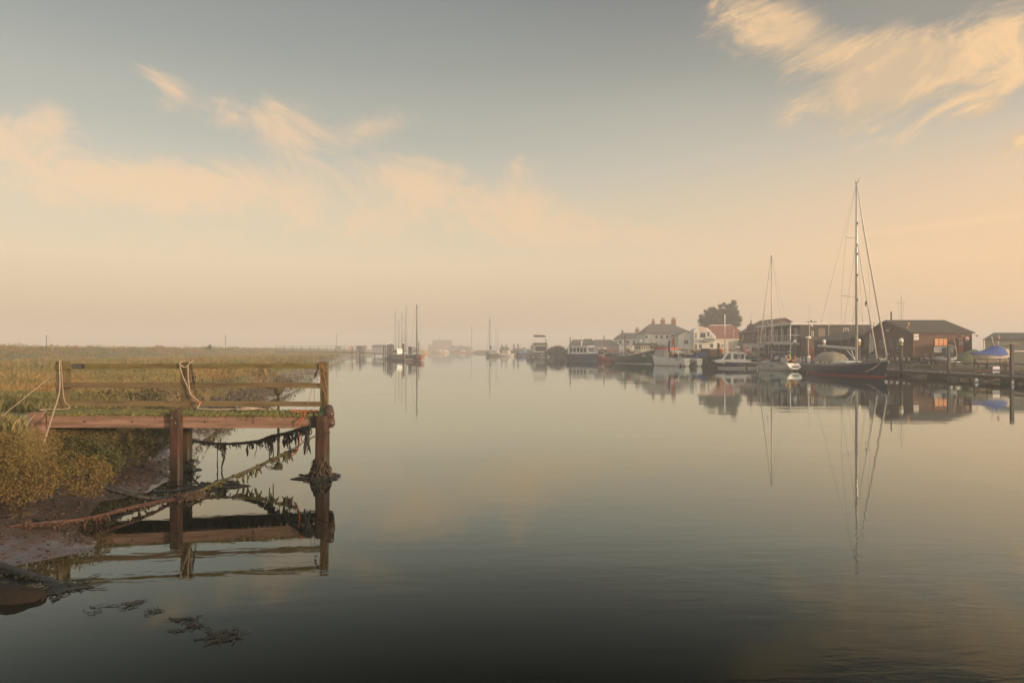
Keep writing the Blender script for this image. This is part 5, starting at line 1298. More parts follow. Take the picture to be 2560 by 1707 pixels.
tag(hm.build('dinghy', [m_white, m_white, m_white, m_grey], loc=(x, 200, 0)), 'little white dinghy at the left end of the yacht pontoon', 'dinghy')

# ------------------------------------------------------------------ piles and poles
def pole(name, label, cat, px_, Y, ptop, r, mat, zb=-.8, cap=None, group=None, band=None, square=False):
    x = X(px_, Y); zt = Z(ptop, Y); t = thing(name, label, cat, (x, Y, 0), 0, group)
    m_ = MB()
    if square: m_.box((0, 0, (zb+zt)/2), (r*2, r*2, zt-zb))
    else: m_.tube([(0, 0, zb), (0, 0, zt)], r, 12)
    m_.build('shaft', mat, t)
    if cap:
        m_ = MB(); m_.lathe([(r*1.25, 0), (r*1.25, cap*.6), (r*.9, cap*.88), (r*.25, cap)], (0, 0, zt), 12); m_.build('cap', m_white, t)
    if band:
        m_ = MB(); m_.tube([(0, 0, zt-.32), (0, 0, zt-.08)], r*1.06, 12); m_.build('band', m_yellow, t)
    return t
GP = 'piles of the left hand berths'
for px_, Y, tp, lb in ((959, 214, 864, 'faint short pile farthest left of the berth piles'), (963.5, 206, 863, 'short pile second from the left of the berth piles'), (969, 196, 861, 'pile third from the left in the berth group'),
                       (973.5, 192, 861, 'pile just left of the tallest pile of the berth group'), (978, 186, 859, 'tallest and darkest pile of the berth group'), (983, 204, 861, 'pile right of the tallest one of the berth group')):
    pole('mooring_pile', lb, 'pile', px_, Y, tp, .24 if px_ > 966 else .18, m_post, cap=.28 if px_ > 966 else None, group=GP)
pole('mooring_pile', 'reddish brown pile standing in front of the left hand yachts', 'pile', 1008.5, 180, 858.5, .27, M('brown_pile', (.10, .05, .035), None, 2, .7), cap=.3)
pole('mooring_pile', 'black capped dark pile behind the navy sail cover of the small white yacht', 'pile', 1987, 98, 857, .20, m_post, cap=.42)
pole('mooring_pile', 'white capped pile just behind the boom end of the big yacht', 'pile', 2060, 90, 858, .17, m_post, cap=.50, band=True)
pole('mooring_pile', 'white capped pile close behind the tall yacht mast', 'pile', 2147, 81, 856, .17, m_post, cap=.45, band=True)
pole('mooring_pile', 'tall white capped pile with yellow band in front of the dark hut', 'pile', 2253, 77.5, 856, .18, m_post, cap=.50, band=True)
pole('mooring_pile', 'plain dark pile in front of the hut notice board', 'pile', 2372, 69.3, 864, .12, m_post, square=True)
pole('mooring_pile', 'tall dark pile near the right edge of the photo in front of the green shed', 'pile', 2530, 58.8, 860, .12, m_post, square=True)
for px_, Y, tp, lb in ((1425.5, 168, 843, 'thin dark pole at the stern of the navy cruiser'), (1510, 182, 839, 'thin dark pole rising behind the red fishing boat'), (1562.5, 160, 836.5, 'thin dark pole left of the green boat wheelhouse'),
                       (1365, 250, 847, 'thin pole right of the flybridge cruiser bimini')): pole('mooring_pole', lb, 'pole', px_, Y, tp, .13, m_post)
for px_, lb in ((1254.5, 'first thin pole left of the light blue cover'), (1265.5, 'second thin pole above the cream cabin cruiser'), (1283, 'left one of the first pair of thin poles by the light blue cover'), (1286.3, 'right one of the first pair of thin poles by the light blue cover'),
                (1293.5, 'left one of the second pair of thin poles over the light blue cover'), (1296.6, 'right one of the second pair of thin poles over the light blue cover')):
    pole('mooring_pole', lb, 'pole', px_, 300, 860, .16, m_post, group='thin poles by the blue covered boat')
pole('far_mast', 'very faint tall mast above the cream motorboat in the mist', 'mast', 1179, 600, 816, .20, m_post)
pole('far_mast', 'left one of two faint masts right of the grey sloop', 'mast', 1240, 330, 822, .09, m_wire, group='faint mast pair')
pole('far_mast', 'right one of two faint masts right of the grey sloop', 'mast', 1244.5, 330, 822, .09, m_wire, group='faint mast pair')
pole('marker_pole', 'thin pole standing on the dike at the far left', 'pole', 116, 118, 838, .05, m_post, zb=1)
pole('marker_pole', 'thin pole standing on the dike left of the footbridge', 'pole', 563.5, 212, 836, .07, m_post, zb=1)
pole('marker_pole', 'faint thin mast rising behind the footbridge', 'pole', 842, 300, 832, .08, m_post, zb=1)
pole('flagpole', 'tall white flagpole in front of the red tiled roof', 'flagpole', 1812, 150, 786, .10, m_white, zb=1.5)
pole('flagpole', 'thin white pole right of the tall flagpole', 'flagpole', 1834.5, 150, 824, .05, m_white, zb=1.5)
t = pole('street_lamp', 'dark lamp post left of the red brick chimney house', 'street lamp', 1869.5, 140, 822, .10, m_post, zb=1.5)
m_ = MB(); m_.lathe([(.08, 0), (.22, .2), (.22, .5), (.1, .65)], (0, 0, Z(822, 140)), 10); m_.build('lantern', m_dark, t)
# posts in the water by the footbridge
for px_, Y, tp, lb in ((880, 246, 866, 'post under the footbridge left of the thick end post'), (900, 236, 865, 'thick post at the river end of the footbridge'), (937, 226, 883, 'low thin post between the footbridge and the berths'), (908, 262, 872, 'faint post behind the footbridge end')):
    pole('bridge_post', lb, 'post', px_, Y, tp, .26 if px_ == 900 else .15, m_post)
# footbridge
fb = thing('footbridge', 'long railed footbridge out to the left hand yacht berths', 'footbridge', (X(800, 244), 244, 0))
A, B = (X(690, 246), 246), (X(904, 240), 240)
def fbp(q, z): return Vector((A[0]+(B[0]-A[0])*q, A[1]+(B[1]-A[1])*q, z))
m_ = MB(); m_.bar(fbp(0, 2.05), fbp(1, 2.05), 1.4, .28); m_.build('deck', m_quay, fb, world=True)
m_ = MB(); m_.bar(fbp(0, 4.0), fbp(1, 4.0), .10, .11); m_.bar(fbp(.2, 3.0), fbp(1, 3.0), .08, .10); m_.build('rail', m_post, fb, world=True)
for k in range(11): m_ = MB(); p = fbp(k/10, 0); m_.box((p.x, p.y, 3.0 if k > 2 else 3.2), (.14, .14, 2.0)); m_.build('rail_post', m_post, fb, world=True)
for k in range(5): m_ = MB(); p = fbp(.3+k*.16, 0); m_.box((p.x, p.y, .6), (.18, .18, 2.8)); m_.build('pile', m_post, fb, world=True)
m_ = MB(); p = W(847, 870, 241); m_.box(p, (1.7, .8, 1.5)); tag(m_.build('equipment_cabinet', m_grey, loc=p), 'grey cabinet standing on the footbridge', 'cabinet')
m_ = MB(); p = W(877.5, 870, 240); m_.tube(ring(p, .48, .1, 'Y', 16), .14, 8); tag(m_.build('lifebuoy', M('red_lifebuoy', (.72, .10, .08), None, 3, .6), loc=p), 'red lifebuoy hanging on the footbridge rail', 'lifebuoy')
m_ = MB(); a, b = W(906, 882, 240), W(962, 884.5, 206); m_.bar(a, b, 1.2, .25, up=(0, 0, 1)); m_.bar(a+Vector((0, 0, 1.1)), b+Vector((0, 0, 1.1)), .05, .05)
tag(m_.build('gangway', M('rusty_gangway', (.2, .13, .1), None, 2, .8), loc=a), 'sloping reddish gangway from the footbridge to the yacht pontoon', 'gangway')
def block(name, label, cat, px0, px1, py0, Y, dp, mat, roof=None, ridge=0.0, zb=1.0):
    x0, x1, z1 = X(px0, Y), X(px1, Y), Z(py0, Y); t = thing(name, label, cat, ((x0+x1)/2, Y, 0))
    m_ = MB(); m_.box(((x0+x1)/2, Y+dp/2, (zb+z1)/2), (x1-x0, dp, z1-zb)); m_.build('wall', mat, t, world=True)
    if roof:
        m_ = MB(); m_.profx([(Y-.3, z1), (Y+dp/2, z1+ridge), (Y+dp+.3, z1)], x0-.3, x1+.3); m_.build('roof', roof, t, world=True)
    return t
block('shed', 'long low grey shed on the left bank behind the footbridge', 'shed', 930, 958, 868, 330, 8, m_grey, m_slate, 1.2)
block('shed', 'low hut on the far left bank right of the footbridge cabinet', 'shed', 890, 910, 869, 340, 6, m_grey, m_slate, 1.0)
h_ = block('house', 'dim grey house standing alone in the mist in the middle distance', 'house', 1080, 1128, 857, 820, 16, m_brick, m_slate, 3.4)
m_ = MB(); m_.box((X(1097, 820), 828, Z(851, 820)), (1.6, 1.6, 5)); m_.build('chimney', m_brick, h_, world=True)
m_ = MB(); m_.box((X(1074, 818)+4, 818, 4.5), (11, 8, 8)); m_.build('lean_to', m_brick, h_, world=True)
# hedges and far trees
def clumps(x0, x1, y0, y1, n, s0, s1, zb, seed, fn=None):
    rg = random.Random(seed); E = []
    for k in range(n):
        q = rg.random(); s = rg.uniform(s0, s1); x = x0+(x1-x0)*q; y = y0+(y1-y0)*rg.random(); hh = (fn(q) if fn else 1.0)*s
        E.append((x, y, zb+hh*.55, s*1.2, s, hh*.75, s))
    return E
m_bushp = M('pale_bush_foliage', (.11, .115, .05), (.08, .085, .04), .5, .9, coord='Position', attr=(.14, .14, .065))
shrub('hedge', 'grey green hedge between the flybridge cruiser and the navy cruiser', 'hedge', clumps(X(1370, 232), X(1440, 225), 226, 236, 18, 1.1, 1.7, 1.5, 51, lambda q: .6+.75*math.sin(math.pi*min(1, q*1.15))), 2600, .38, m_hedge, 51)
shrub('bush', 'soft green bush in front of the white house with three chimneys', 'bush', clumps(X(1612, 190), X(1662, 190), 188, 192, 8, 1.8, 2.6, 1.7, 52), 1800, .3, m_hedge, 52)
shrub('bush', 'pale green tree bush behind the dark hut gable', 'bush', [(X(2134+16*k, 128), 127+(k % 3), 4.2+.48*k+.3*(k % 2), 1.5, 1.5, 1.4, 1) for k in range(7)]+[(X(2140+14*k, 130), 130, 3.0+.3*k, 2.0, 1.6, 1.6, 1) for k in range(7)], 9000, .17, m_bushp, 53)
shrub('bush', 'low bushes on the far bank right of the lone misty house', 'bush', clumps(X(1132, 700), X(1170, 700), 690, 710, 8, 3.0, 5, 1.0, 54), 700, 1.0, m_hedge, 54)
shrub('hedge', 'faint line of far bank bushes behind the middle distance boats', 'hedge', clumps(X(1250, 440), X(1370, 440), 435, 445, 22, 1.6, 3.0, 1.0, 55), 1600, .6, m_hedge, 55)
# far bank behind
# ------------------------------------------------------------------ cypress tree
ct_ = thing('cypress_tree', 'large dark spreading cypress rising behind the red tiled roof', 'tree', (X(1797, 215), 215, 1.6))
m_ = MB(); bx, by = X(1800, 215), 215
m_.tube([(bx, by, 1.5), (bx+.2, by, 5), (bx+.3, by, 9), (bx+1.2, by, 14), (bx+4.6, by, 17.6)], [.9, .75, .6, .35, .1], 10)
E = []
rg = random.Random(9)
OUT = [(1748, 800), (1752, 786), (1760, 776), (1770, 771), (1785, 764), (1800, 759), (1812, 758), (1822, 764), (1832, 752), (1838, 750), (1845, 766), (1849, 774), (1844, 786), (1848, 798), (1840, 808)]
for (px_, py_) in OUT:
    p = W(px_, py_, 215); m_.tube([(bx+.3, by, 7+rg.random()*2), ((bx+p.x)/2, by+rg.uniform(-1.5, 1.5), (8+p.z)/2), p], [.3, .18, .05], 6)
    for q, s in ((.97, .5), (.9, .75), (.78, 1.1), (.6, 1.4)):
        E.append((bx+(p.x-bx)*q, by+rg.uniform(-2.4, 2.4), 8.2+(p.z-8.2)*q+rg.uniform(-.5, .2), 1.2*s, 1.2*s, .85*s, s))
for k in range(62):
    q, r_ = rg.random()*2*math.pi, rg.random()**.5
    E.append((bx-.2+5.6*r_*math.cos(q), by+3.4*rg.uniform(-1, 1), 12.0+3.9*r_*math.sin(q)+.10*5.6*r_*math.cos(q), 1.45, 1.4, .8, 1.3))
m_.build('trunk', m_bark, ct_, world=True)
v, f, a = leaf_cloud(E, 26000, .25, 61, flat=.8, narrow=.3); np_mesh('crown', v-np.array(ct_.location), f, m_cyp, ct_, a)

# ------------------------------------------------------------------ buildings of the right bank
def win(parent, x, y, z, w, h, face='F', frame=m_trim, glass=m_glass, bars=1, off=(0, 0), d=.07):
    """face F: looks towards -Y, L: looks towards -X. world coordinates"""
    m_ = MB(); t_ = .09; ox, oy = off
    def bx(cu, cz, su, sz, m2, dd, mi=0):
        if face == 'F': m2.box((x+cu, y-dd/2, z+cz), (su, dd, sz), mi=mi)
        else: m2.box((x-dd/2, y+cu, z+cz), (dd, su, sz), mi=mi)
    bx(0, h/2-t_/2, w, t_, m_, d); bx(0, -h/2+t_/2, w, t_, m_, d)
    bx(-w/2+t_/2, 0, t_, h-2*t_, m_, d); bx(w/2-t_/2, 0, t_, h-2*t_, m_, d)
    for k in range(bars): bx(-w/2+w*(k+1)/(bars+1), 0, .05, h-2*t_, m_, d*.9)
    f_ = m_.build('window', frame, parent); rt_ = parent
    while rt_.parent: rt_ = rt_.parent
    f_.location = tuple(-q for q in rt_.location)
    m_ = MB(); bx(0, 0, w-2*t_, h-2*t_, m_, d*.45); m_.build('pane', glass, f_)
    return f_
def gable_x(m_, x0, x1, y0, y1, z0, z1, ov=.25, th=.14):
    """pitched roof, ridge along X"""
    ym = (y0+y1)/2; k = (z1-z0)/(ym-y0)
    m_.profx([(y0-ov, z0-k*ov), (ym, z1), (y1+ov, z0-k*ov), (y1+ov, z0-k*ov+th), (ym, z1+th*1.3), (y0-ov, z0-k*ov+th)], x0-ov, x1+ov)
def gable_y(m_, x0, x1, y0, y1, z0, z1, ov=.25, th=.14):
    xm = (x0+x1)/2; k = (z1-z0)/(xm-x0)
    m_.prof([(x0-ov, z0-k*ov), (xm, z1), (x1+ov, z0-k*ov), (x1+ov, z0-k*ov+th), (xm, z1+th*1.3), (x0-ov, z0-k*ov+th)], y0-ov, y1+ov)
def hip(m_, x0, x1, y0, y1, z0, z1, hl, hr, ov=.3):
    x0 -= ov; x1 += ov; y0 -= ov; y1 += ov; ym = (y0+y1)/2
    v = [(x0, y0, z0), (x1, y0, z0), (x1, y1, z0), (x0, y1, z0), (x0+hl, ym, z1), (x1-hr, ym, z1)]
    m_.add(v, [(0, 1, 5, 4), (1, 2, 5), (2, 3, 4, 5), (3, 0, 4), (3, 2, 1, 0)])
def chimney(parent, x, y, z0, z1, w, pots, mat=m_brick, d=None):
    m_ = MB(); d = d or w; m_.box((x, y, (z0+z1)/2), (w, d, z1-z0)); m_.box((x, y, z1-.1), (w*1.25, d*1.25, .22))
    c = m_.build('chimney', mat, parent); c.location = tuple(-q for q in parent.location)
    m_ = MB()
    for k in range(pots):
        px_ = x+(k-(pots-1)/2)*w/max(1, pots)*.95; m_.lathe([(.16, 0), (.13, .3), (.15, .75), (.12, .8)], (px_, y, z1), 8)
    if pots: m_.build('chimney_pot', M('clay_pot', (.24, .12, .08), None, 3, .9), c)
def place(o, parent): o.location = tuple(-q for q in parent.location); return o
def bld(m_, name, mat, t): return m_.build(name, mat, t, world=True)

# dark weatherboarded hut on stilts
hx0, hx1, hy0, hy1 = 51.7, 59.3, 88.0, 100.0
ht = thing('harbour_hut', 'dark weatherboarded hut on stilts with painted orange sunrise reflection in its window and white notices', 'hut', (55.5, 94, 0))
HB, HE, HR = 1.95, 5.1, 6.85
m_ = MB(); m_.box(((hx0+hx1)/2, (hy0+hy1)/2, (HB+HE)/2), (hx1-hx0, hy1-hy0, HE-HB)); m_.profx([(hy0, HE), ((hy0+hy1)/2, HR-.05), (hy1, HE)], hx0, hx1)
bld(m_, 'wall', [M('brown_hut_boards', (.155, .078, .046), (.085, .047, .03), 1.2, .8, .5, (.5, .5, 8))], ht)
m_ = MB(); gable_x(m_, hx0, hx1, hy0, hy1, HE, HR); rf = bld(m_, 'roof', m_felt, ht)
m_ = MB()
for (ya, yb) in ((hy0-.25, 94), (hy1+.25, 94)):
    k = (HR-HE)/(94-hy0); m_.bar((hx0-.28, ya, HE-k*.25+.05), (hx0-.28, yb, HR+.05), .05, .22)
bld(m_, 'bargeboard', M('grey_bargeboard', (.16, .145, .12), None, 2, .8), ht)
for ix in range(4):
    for iy in range(5):
        m_ = MB(); m_.box((hx0+.2+ix*2.4, hy0+.2+iy*2.9, 1.45), (.22, .22, 1.2)); bld(m_, 'stilt', m_quay, ht)
m_ = MB(); m_.bar((hx0-.03, hy0-.06, HB+.0), (hx1+.03, hy0-.06, HB), .1, .2); bld(m_, 'sill_beam', m_quay, ht)
# window pane: orange sunrise reflection imitated by emission
def emis(name, c1, c2, s):
    m = bpy.data.materials.new(name); m.use_nodes = True; nt = m.node_tree; nt.nodes.clear(); g = G(nt)
    tc = g.n('ShaderNodeNewGeometry').outputs['Position']
    nz = g.n('ShaderNodeTexNoise', {'Vector': tc, 'Scale': 1.4, 'Detail': 2}).outputs[0]
    c = g.ramp(nz, [(.35, c1), (.65, c2)])
    e = g.n('ShaderNodeBsdfPrincipled', {'Base Color': (.05, .03, .02, 1), 'Roughness': .2, 'Emission Color': c, 'Emission Strength': s})
    g.n('ShaderNodeOutputMaterial', {'Surface': e.outputs[0]}); return m
m_glint = emis('sunrise_glint_pane', (.62, .20, .08), (.82, .30, .10), .95)
wx0, wx1 = X(2336, 88), X(2368, 88); wz0, wz1 = Z(865, 88), Z(846, 88)
win(ht, (wx0+wx1)/2, hy0, (wz0+wz1)/2, wx1-wx0+.15, wz1-wz0+.15, 'F', m_tar, m_glint, 2)
dx0, dx1 = X(2396, 88), X(2407.5, 88)
m_ = MB(); m_.box(((dx0+dx1)/2, hy0-.03, (Z(845, 88)+HB)/2), (dx1-dx0, .06, Z(845, 88)-HB)); dr = bld(m_, 'door', M('red_brown_door', (.42, .17, .12), (.34, .14, .1), 2, .7), ht)
def board(px0, px1, py0, py1, Y, name, mat, parent, th=.05, dy=.04):
    x0, x1 = X(px0, Y), X(px1, Y); z1, z0 = Z(py0, Y), Z(py1, Y); m_ = MB(); m_.box(((x0+x1)/2, Y-dy, (z0+z1)/2), (x1-x0, th, z1-z0)); return m_.build(name, mat, parent, world=True) if parent else m_
bd = board(2397.5, 2406.5, 854, 863, 88, 'door_notice', m_sign, ht, .03, .075)
def lines(board_, rows_, Y, dy, mat=m_black):
    """small strokes of unreadable writing: (px, py, width px, height px)"""
    m_ = MB(); rg = random.Random(4)
    for (px_, py_, w, h) in rows_:
        x = px_; 
        while x < px_+w:
            s = rg.uniform(.5, 1.1)*h*.55; c = W(x+s/2, py_, Y); m_.box((c.x, Y-dy, c.z), (s/F*Y*.7, .012, h/F*Y)); x += s*1.25
    o = m_.build('writing', mat, board_); rt_ = board_
    while rt_.parent: rt_ = rt_.parent
    o.location = tuple(-q for q in rt_.location)
m_sw = M('brown_sign_writing', (.12, .05, .03), None, 2, .8)
lines(bd, [(2399.5, 856, 5, 1.4), (2398.5, 859, 7, 1.3), (2399.5, 861.5, 5, 1.2)], 88, .1, m_black)
bd = board(2284, 2296, 835, 850, 88, 'white_notice', m_sign, ht)
lines(bd, [(2285.5, 841, 9, 2.6), (2288, 847, 4.5, 1.5)], 88, .07, m_black)
bd = board(2334.5, 2368, 867, 881, 88, 'long_notice', m_sign, ht)
lines(bd, [(2337, 872.5, 27, 1.8), (2346, 877, 13, 1.7)], 88, .07, m_sw)
# round speed sign on a bracket at the hut's corner
m_ = MB(); c = W(2417, 848, 87.4); m_.lathe([(.345, 0), (.345, -.05)], c, 20, axis='Y')
sg = tag(m_.build('speed_sign', m_signr, loc=c), 'round white speed sign with red rim on the right corner of the dark hut', 'sign')
m_ = MB(); m_.lathe([(.255, -.052), (.255, -.07)], (0, 0, 0), 20, axis='Y'); fc = m_.build('sign_face', m_sign, sg)
text('sign_number', '6', .36, m_black, sg, (0, -.075, .03), (R(90), 0, 0), .004)
m_ = MB(); 
for k in range(3): m_.box((-.08+.08*k, -.078, -.16), (.05, .01, .05))
m_.build('sign_writing', m_black, sg)
m_ = MB(); m_.box((0, .03, 0), (.1, .06, .7)); m_.build('bracket', m_dark, sg)
# gable side: pale windows, verandah rail, floodlight
for y_, w in ((91.2, 1.1), (93.0, 1.2), (95.4, 1.1)): win(ht, hx0, y_, 3.65, w, 1.3, 'L', M('grey_frame', (.2, .19, .17), None, 2, .8), M('dim_pane', (.10, .095, .085), None, 2, .3), 1)
m_ = MB(); m_.bar((hx0-1.4, 88.3, 3.0), (hx0-1.4, 101, 3.0), .06, .08); m_.bar((hx0-1.4, 88.3, 2.5), (hx0-1.4, 101, 2.5), .05, .06); m_.bar((hx0-.75, 88.3, HB+.05), (hx0-.75, 101, HB+.05), 1.4, .12)
for k in range(7): m_.box((hx0-1.4, 88.4+2.05*k, 2.2), (.09, .09, 1.7))
bld(m_, 'verandah', m_tar, ht)
m_ = MB(); m_.box((hx0-.12, 93.6, 5.6), (.18, .5, .28)); m_.bar((hx0-.1, 93.3, 5.7), (hx0-.1, 93.0, 5.9), .05, .05); bld(m_, 'floodlight', m_trim, ht)
m_ = MB(); p = W(2228, 801, 94); m_.tube([(p.x, p.y, 6.6), (p.x, p.y, Z(779, 94))], .09, 10); m_.tube([(p.x-.12, p.y, Z(781, 94)), (p.x-.02, p.y, Z(783, 94))], .05, 6); bld(m_, 'flue', m_dark, ht)
m_ = MB(); p = W(2253, 778, 97); m_.tube([(p.x, p.y, 6.4), (p.x, p.y, Z(738, 97))], .022, 6); m_.bar((p.x-.7, p.y, Z(757, 97)), (p.x+.7, p.y, Z(756, 97)), .035, .035); 
for s in (-.4, .35): m_.tube([(p.x+s, p.y, Z(757, 97)), (p.x+s*.6, p.y, 6.4)], .01, 5)
bld(m_, 'aerial', m_dark, ht)
m_ = MB(); a, b = W(2268, 811, 91.4), W(2265, 821, 90.0); m_.tube([(a.x, a.y-.3, a.z-.3), (a.x, a.y-.3, a.z+.25)], .11, 8); m_.tube([(b.x, b.y-.3, b.z-.35), (b.x, b.y-.3, b.z+.2)], .10, 8, 1); bld(m_, 'lamp', [m_yellow, m_orange], rf.parent)
m_ = MB(); p = W(2425, 839, 88); m_.box((hx1+.35, 87.9, Z(838, 88)), (.5, .06, .05)); m_.box((hx1+.6, 87.9, Z(839.5, 88)), (.12, .15, .2)); m_.box((X(2404, 88), 87.88, Z(839, 88)), (.3, .2, .14)); bld(m_, 'wall_lamp', m_grey, ht)
# low lean-to left of the hut
lt = thing('lean_to_shed', 'low dark sloping roofed shed between the tall mast and the hut gable', 'shed', (52.5, 104, 0))
m_ = MB(); m_.prof([(49.6, 1.2), (49.6, 4.3), (54, 5.6), (54, 1.2)], 101.5, 112); bld(m_, 'wall', m_tar, lt)
m_ = MB(); m_.prof([(49.2, 4.25), (54.2, 5.72), (54.2, 5.86), (49.2, 4.4)], 101.2, 112.3); bld(m_, 'roof', m_felt, lt)
# club building
cl = thing('club_house', 'dark two storey club house with white balcony, columns and flat white edged roof', 'building', (54, 126, 0))
cx0, cx1, cy0, cy1 = 49.8, 62.0, 118.0, 134.0
CT = Z(806, 118)
m_ = MB(); m_.profx([(cy0, 1.2), (cy0, CT-.35), (cy1, CT-.35), (cy1, 1.2)], cx0, cx1); bld(m_, 'wall', m_tar, cl)
m_ = MB(); m_.box(((cx0+cx1)/2-.6, (cy0+cy1)/2, CT-.11), (cx1-cx0+2.2, cy1-cy0+.5, .20)); bld(m_, 'roof', m_felt, cl)
m_ = MB(); m_.bar((cx0-1.75, cy0-.28, CT-.2), (cx1+.3, cy0-.28, CT-.2), .06, .42); m_.bar((cx0-1.75, cy0-.25, CT-.2), (cx0-1.75, cy1+.2, CT-.2), .06, .42); bld(m_, 'fascia', m_trim, cl)
bzt, bz = Z(852, 120), Z(862, 120)
m_ = MB(); m_.box((cx0-.8, (cy0+cy1)/2-.1, (bzt+bz)/2-.15), (1.7, cy1-cy0-.4, .34)); m_.box((cx0-1.72, (cy0+cy1)/2, (bz+bzt)/2+.05), (.08, cy1-cy0, .5)); bld(m_, 'balcony', m_trim, cl)
m_ = MB(); m_.bar((cx0-1.7, cy0, bzt+.95), (cx0-1.7, cy1, bzt+.95), .06, .08); m_.bar((cx0-1.7, cy0, bzt+.5), (cx0-1.7, cy1, bzt+.5), .04, .04)
for k in range(9): m_.box((cx0-1.7, cy0+.05+2.0*k*.995, bzt+.4), (.06, .06, 1.1))
m_.bar((cx0-1.7, cy0, bzt+.95), (cx0, cy0, bzt+.95), .05, .06); bld(m_, 'balcony_rail', m_trim, cl)
for k in range(5): m_ = MB(); m_.box((cx0-1.6, cy0+.2+3.85*k, (bzt+CT-.3)/2), (.14, .14, CT-.3-bzt)); bld(m_, 'column', m_trim, cl)
for k in range(4): m_ = MB(); m_.box((cx0-1.5, cy0+.4+5.0*k, (1.2+bz)/2), (.18, .18, bz-1.2)); bld(m_, 'column', m_trim, cl)
for k in range(5): win(cl, cx0, cy0+1.8+2.9*k, bzt+1.15, 1.25, 2.1, 'L', m_trim, M('pale_door_glass', (.16, .17, .16), None, 1.5, .25), 1)
for k in range(3): win(cl, cx0, cy0+3.0+4.2*k, 2.9, 1.6, 1.7, 'L', M('grey_door', (.28, .27, .24), None, 2, .7), M('grey_pane', (.12, .12, .11), None, 2, .3), 1)
def cpx(px_): return X(px_, 118)
win(cl, (cpx(2046)+cpx(2062))/2, cy0, Z(831, 118), cpx(2062)-cpx(2046), 1.25, 'F', M('tan_frame', (.34, .27, .2), None, 2, .8), M('brown_pane', (.2, .15, .11), None, 2, .4), 1)
win(cl, (cpx(2108)+cpx(2121))/2, cy0, Z(829, 118), cpx(2121)-cpx(2108), 1.2, 'F', m_trim, m_glass, 1)
win(cl, cpx(2031), cy0, Z(834, 118), .35, .9, 'F', m_trim, m_glass, 0)
m_ = MB(); m_.box((cpx(2029), cy0-.1, Z(814, 118)), (.3, .2, .22)); bld(m_, 'alarm_box', m_white, cl)
m_ = MB(); m_.box((cpx(2047), cy0+3, CT+.12), (1.4, 1.4, .25)); m_.tube([(cpx(2047), cy0+3, CT+.2), (cpx(2047), cy0+3, CT+.5)], .14, 8); bld(m_, 'roof_vent', m_dark, cl)
m_ = MB(); p = X(2015, 119); m_.tube([(p, cy0-.35, bzt-1), (p, cy0-.35, Z(766, 118))], .055, 6); m_.bar((p-.75, cy0-.35, Z(775, 118)), (p+.8, cy0-.35, Z(774, 118)), .05, .05); bld(m_, 'aerial', m_trim, cl)
m_ = MB(); p = X(2070, 118); m_.tube([(p, cy0-.3, 4.6), (p, cy0-.3, Z(800, 118))], .04, 6); bld(m_, 'downpipe', m_trim, cl)
m_ = MB(); m_.box(((cpx(2002)+cpx(2042))/2, cy0-1.2, 2.9), (cpx(2042)-cpx(2002), 2.3, 4.3)); bld(m_, 'porch', M('brown_porch_boards', (.13, .088, .06), (.09, .065, .045), 1.2, .8, .4, (8, 1, .5)), cl)
# brick house with pitched roof behind the club's left end
bh = thing('brick_house', 'brown brick house with dark pitched roof and chimney, left of the white balcony', 'house', (49, 146, 0))
x0, x1, y0_, y1_ = X(1884, 143), X(1884, 143)+9.5, 138.5, 152.0
ez, rz_ = Z(830, 143), Z(799, 143)
m_ = MB(); m_.box(((x0+x1)/2, (y0_+y1_)/2, (1.3+ez)/2), (x1-x0, y1_-y0_, ez-1.3)); m_.prof([(x0, ez), ((x0+x1)/2, rz_-.1), (x1, ez)], y0_, y1_); bld(m_, 'wall', m_brick, bh)
m_ = MB(); gable_y(m_, x0, x1, y0_, y1_, ez, rz_, .4); bld(m_, 'roof', m_btile, bh)
for px_, w in ((1886.5, .45), (1898, .3), (1918, .4)): pass
for k, xx in enumerate((x0+.7, x0+1.9, x0+2.9)): win(bh, xx, y0_, Z(842, 139), .55, 1.1, 'F', m_trim, M('net_curtain_pane', (.45, .43, .38), None, 3, .5), 0)
for k in range(4): win(bh, x0, y0_+1.5+3.2*k, Z(842, 143), .9, 1.1, 'L', m_trim, m_glass, 1)
chimney(bh, X(1877.5, 146), 146, 2, Z(810, 146), .75, 1)
m_ = MB(); xx = X(1877.5, 146); m_.tube([(xx, 146, Z(806, 146)), (xx, 146, Z(790, 146))], .025, 5); m_.tube(ring((xx, 146, Z(788, 146)), .22, .1, 'Y', 10), .025, 4, closed=True); bld(m_, 'aerial', m_grey, bh)
# white kiosk by the brick house
kk = thing('kiosk', 'low white kiosk with dark windows below the brick house', 'kiosk', (X(1893, 128), 129.5, 0))
xx0, xx1 = X(1875, 128), X(1911, 128)
m_ = MB(); m_.box(((xx0+xx1)/2, 130, (1.5+Z(858, 128))/2), (xx1-xx0, 4, Z(858, 128)-1.5)); bld(m_, 'wall', m_trim, kk)
m_ = MB(); m_.box(((xx0+xx1)/2, 130, Z(857.5, 128)), (xx1-xx0+.3, 4.4, .12)); bld(m_, 'roof', m_grey, kk)
for px_ in (1886, 1903): win(kk, X(px_, 128), 128, Z(873, 128), 1.0 if px_ > 1900 else 1.1, .95, 'F', m_trim, M('green_pane', (.06, .08, .06), None, 3, .2), 1)
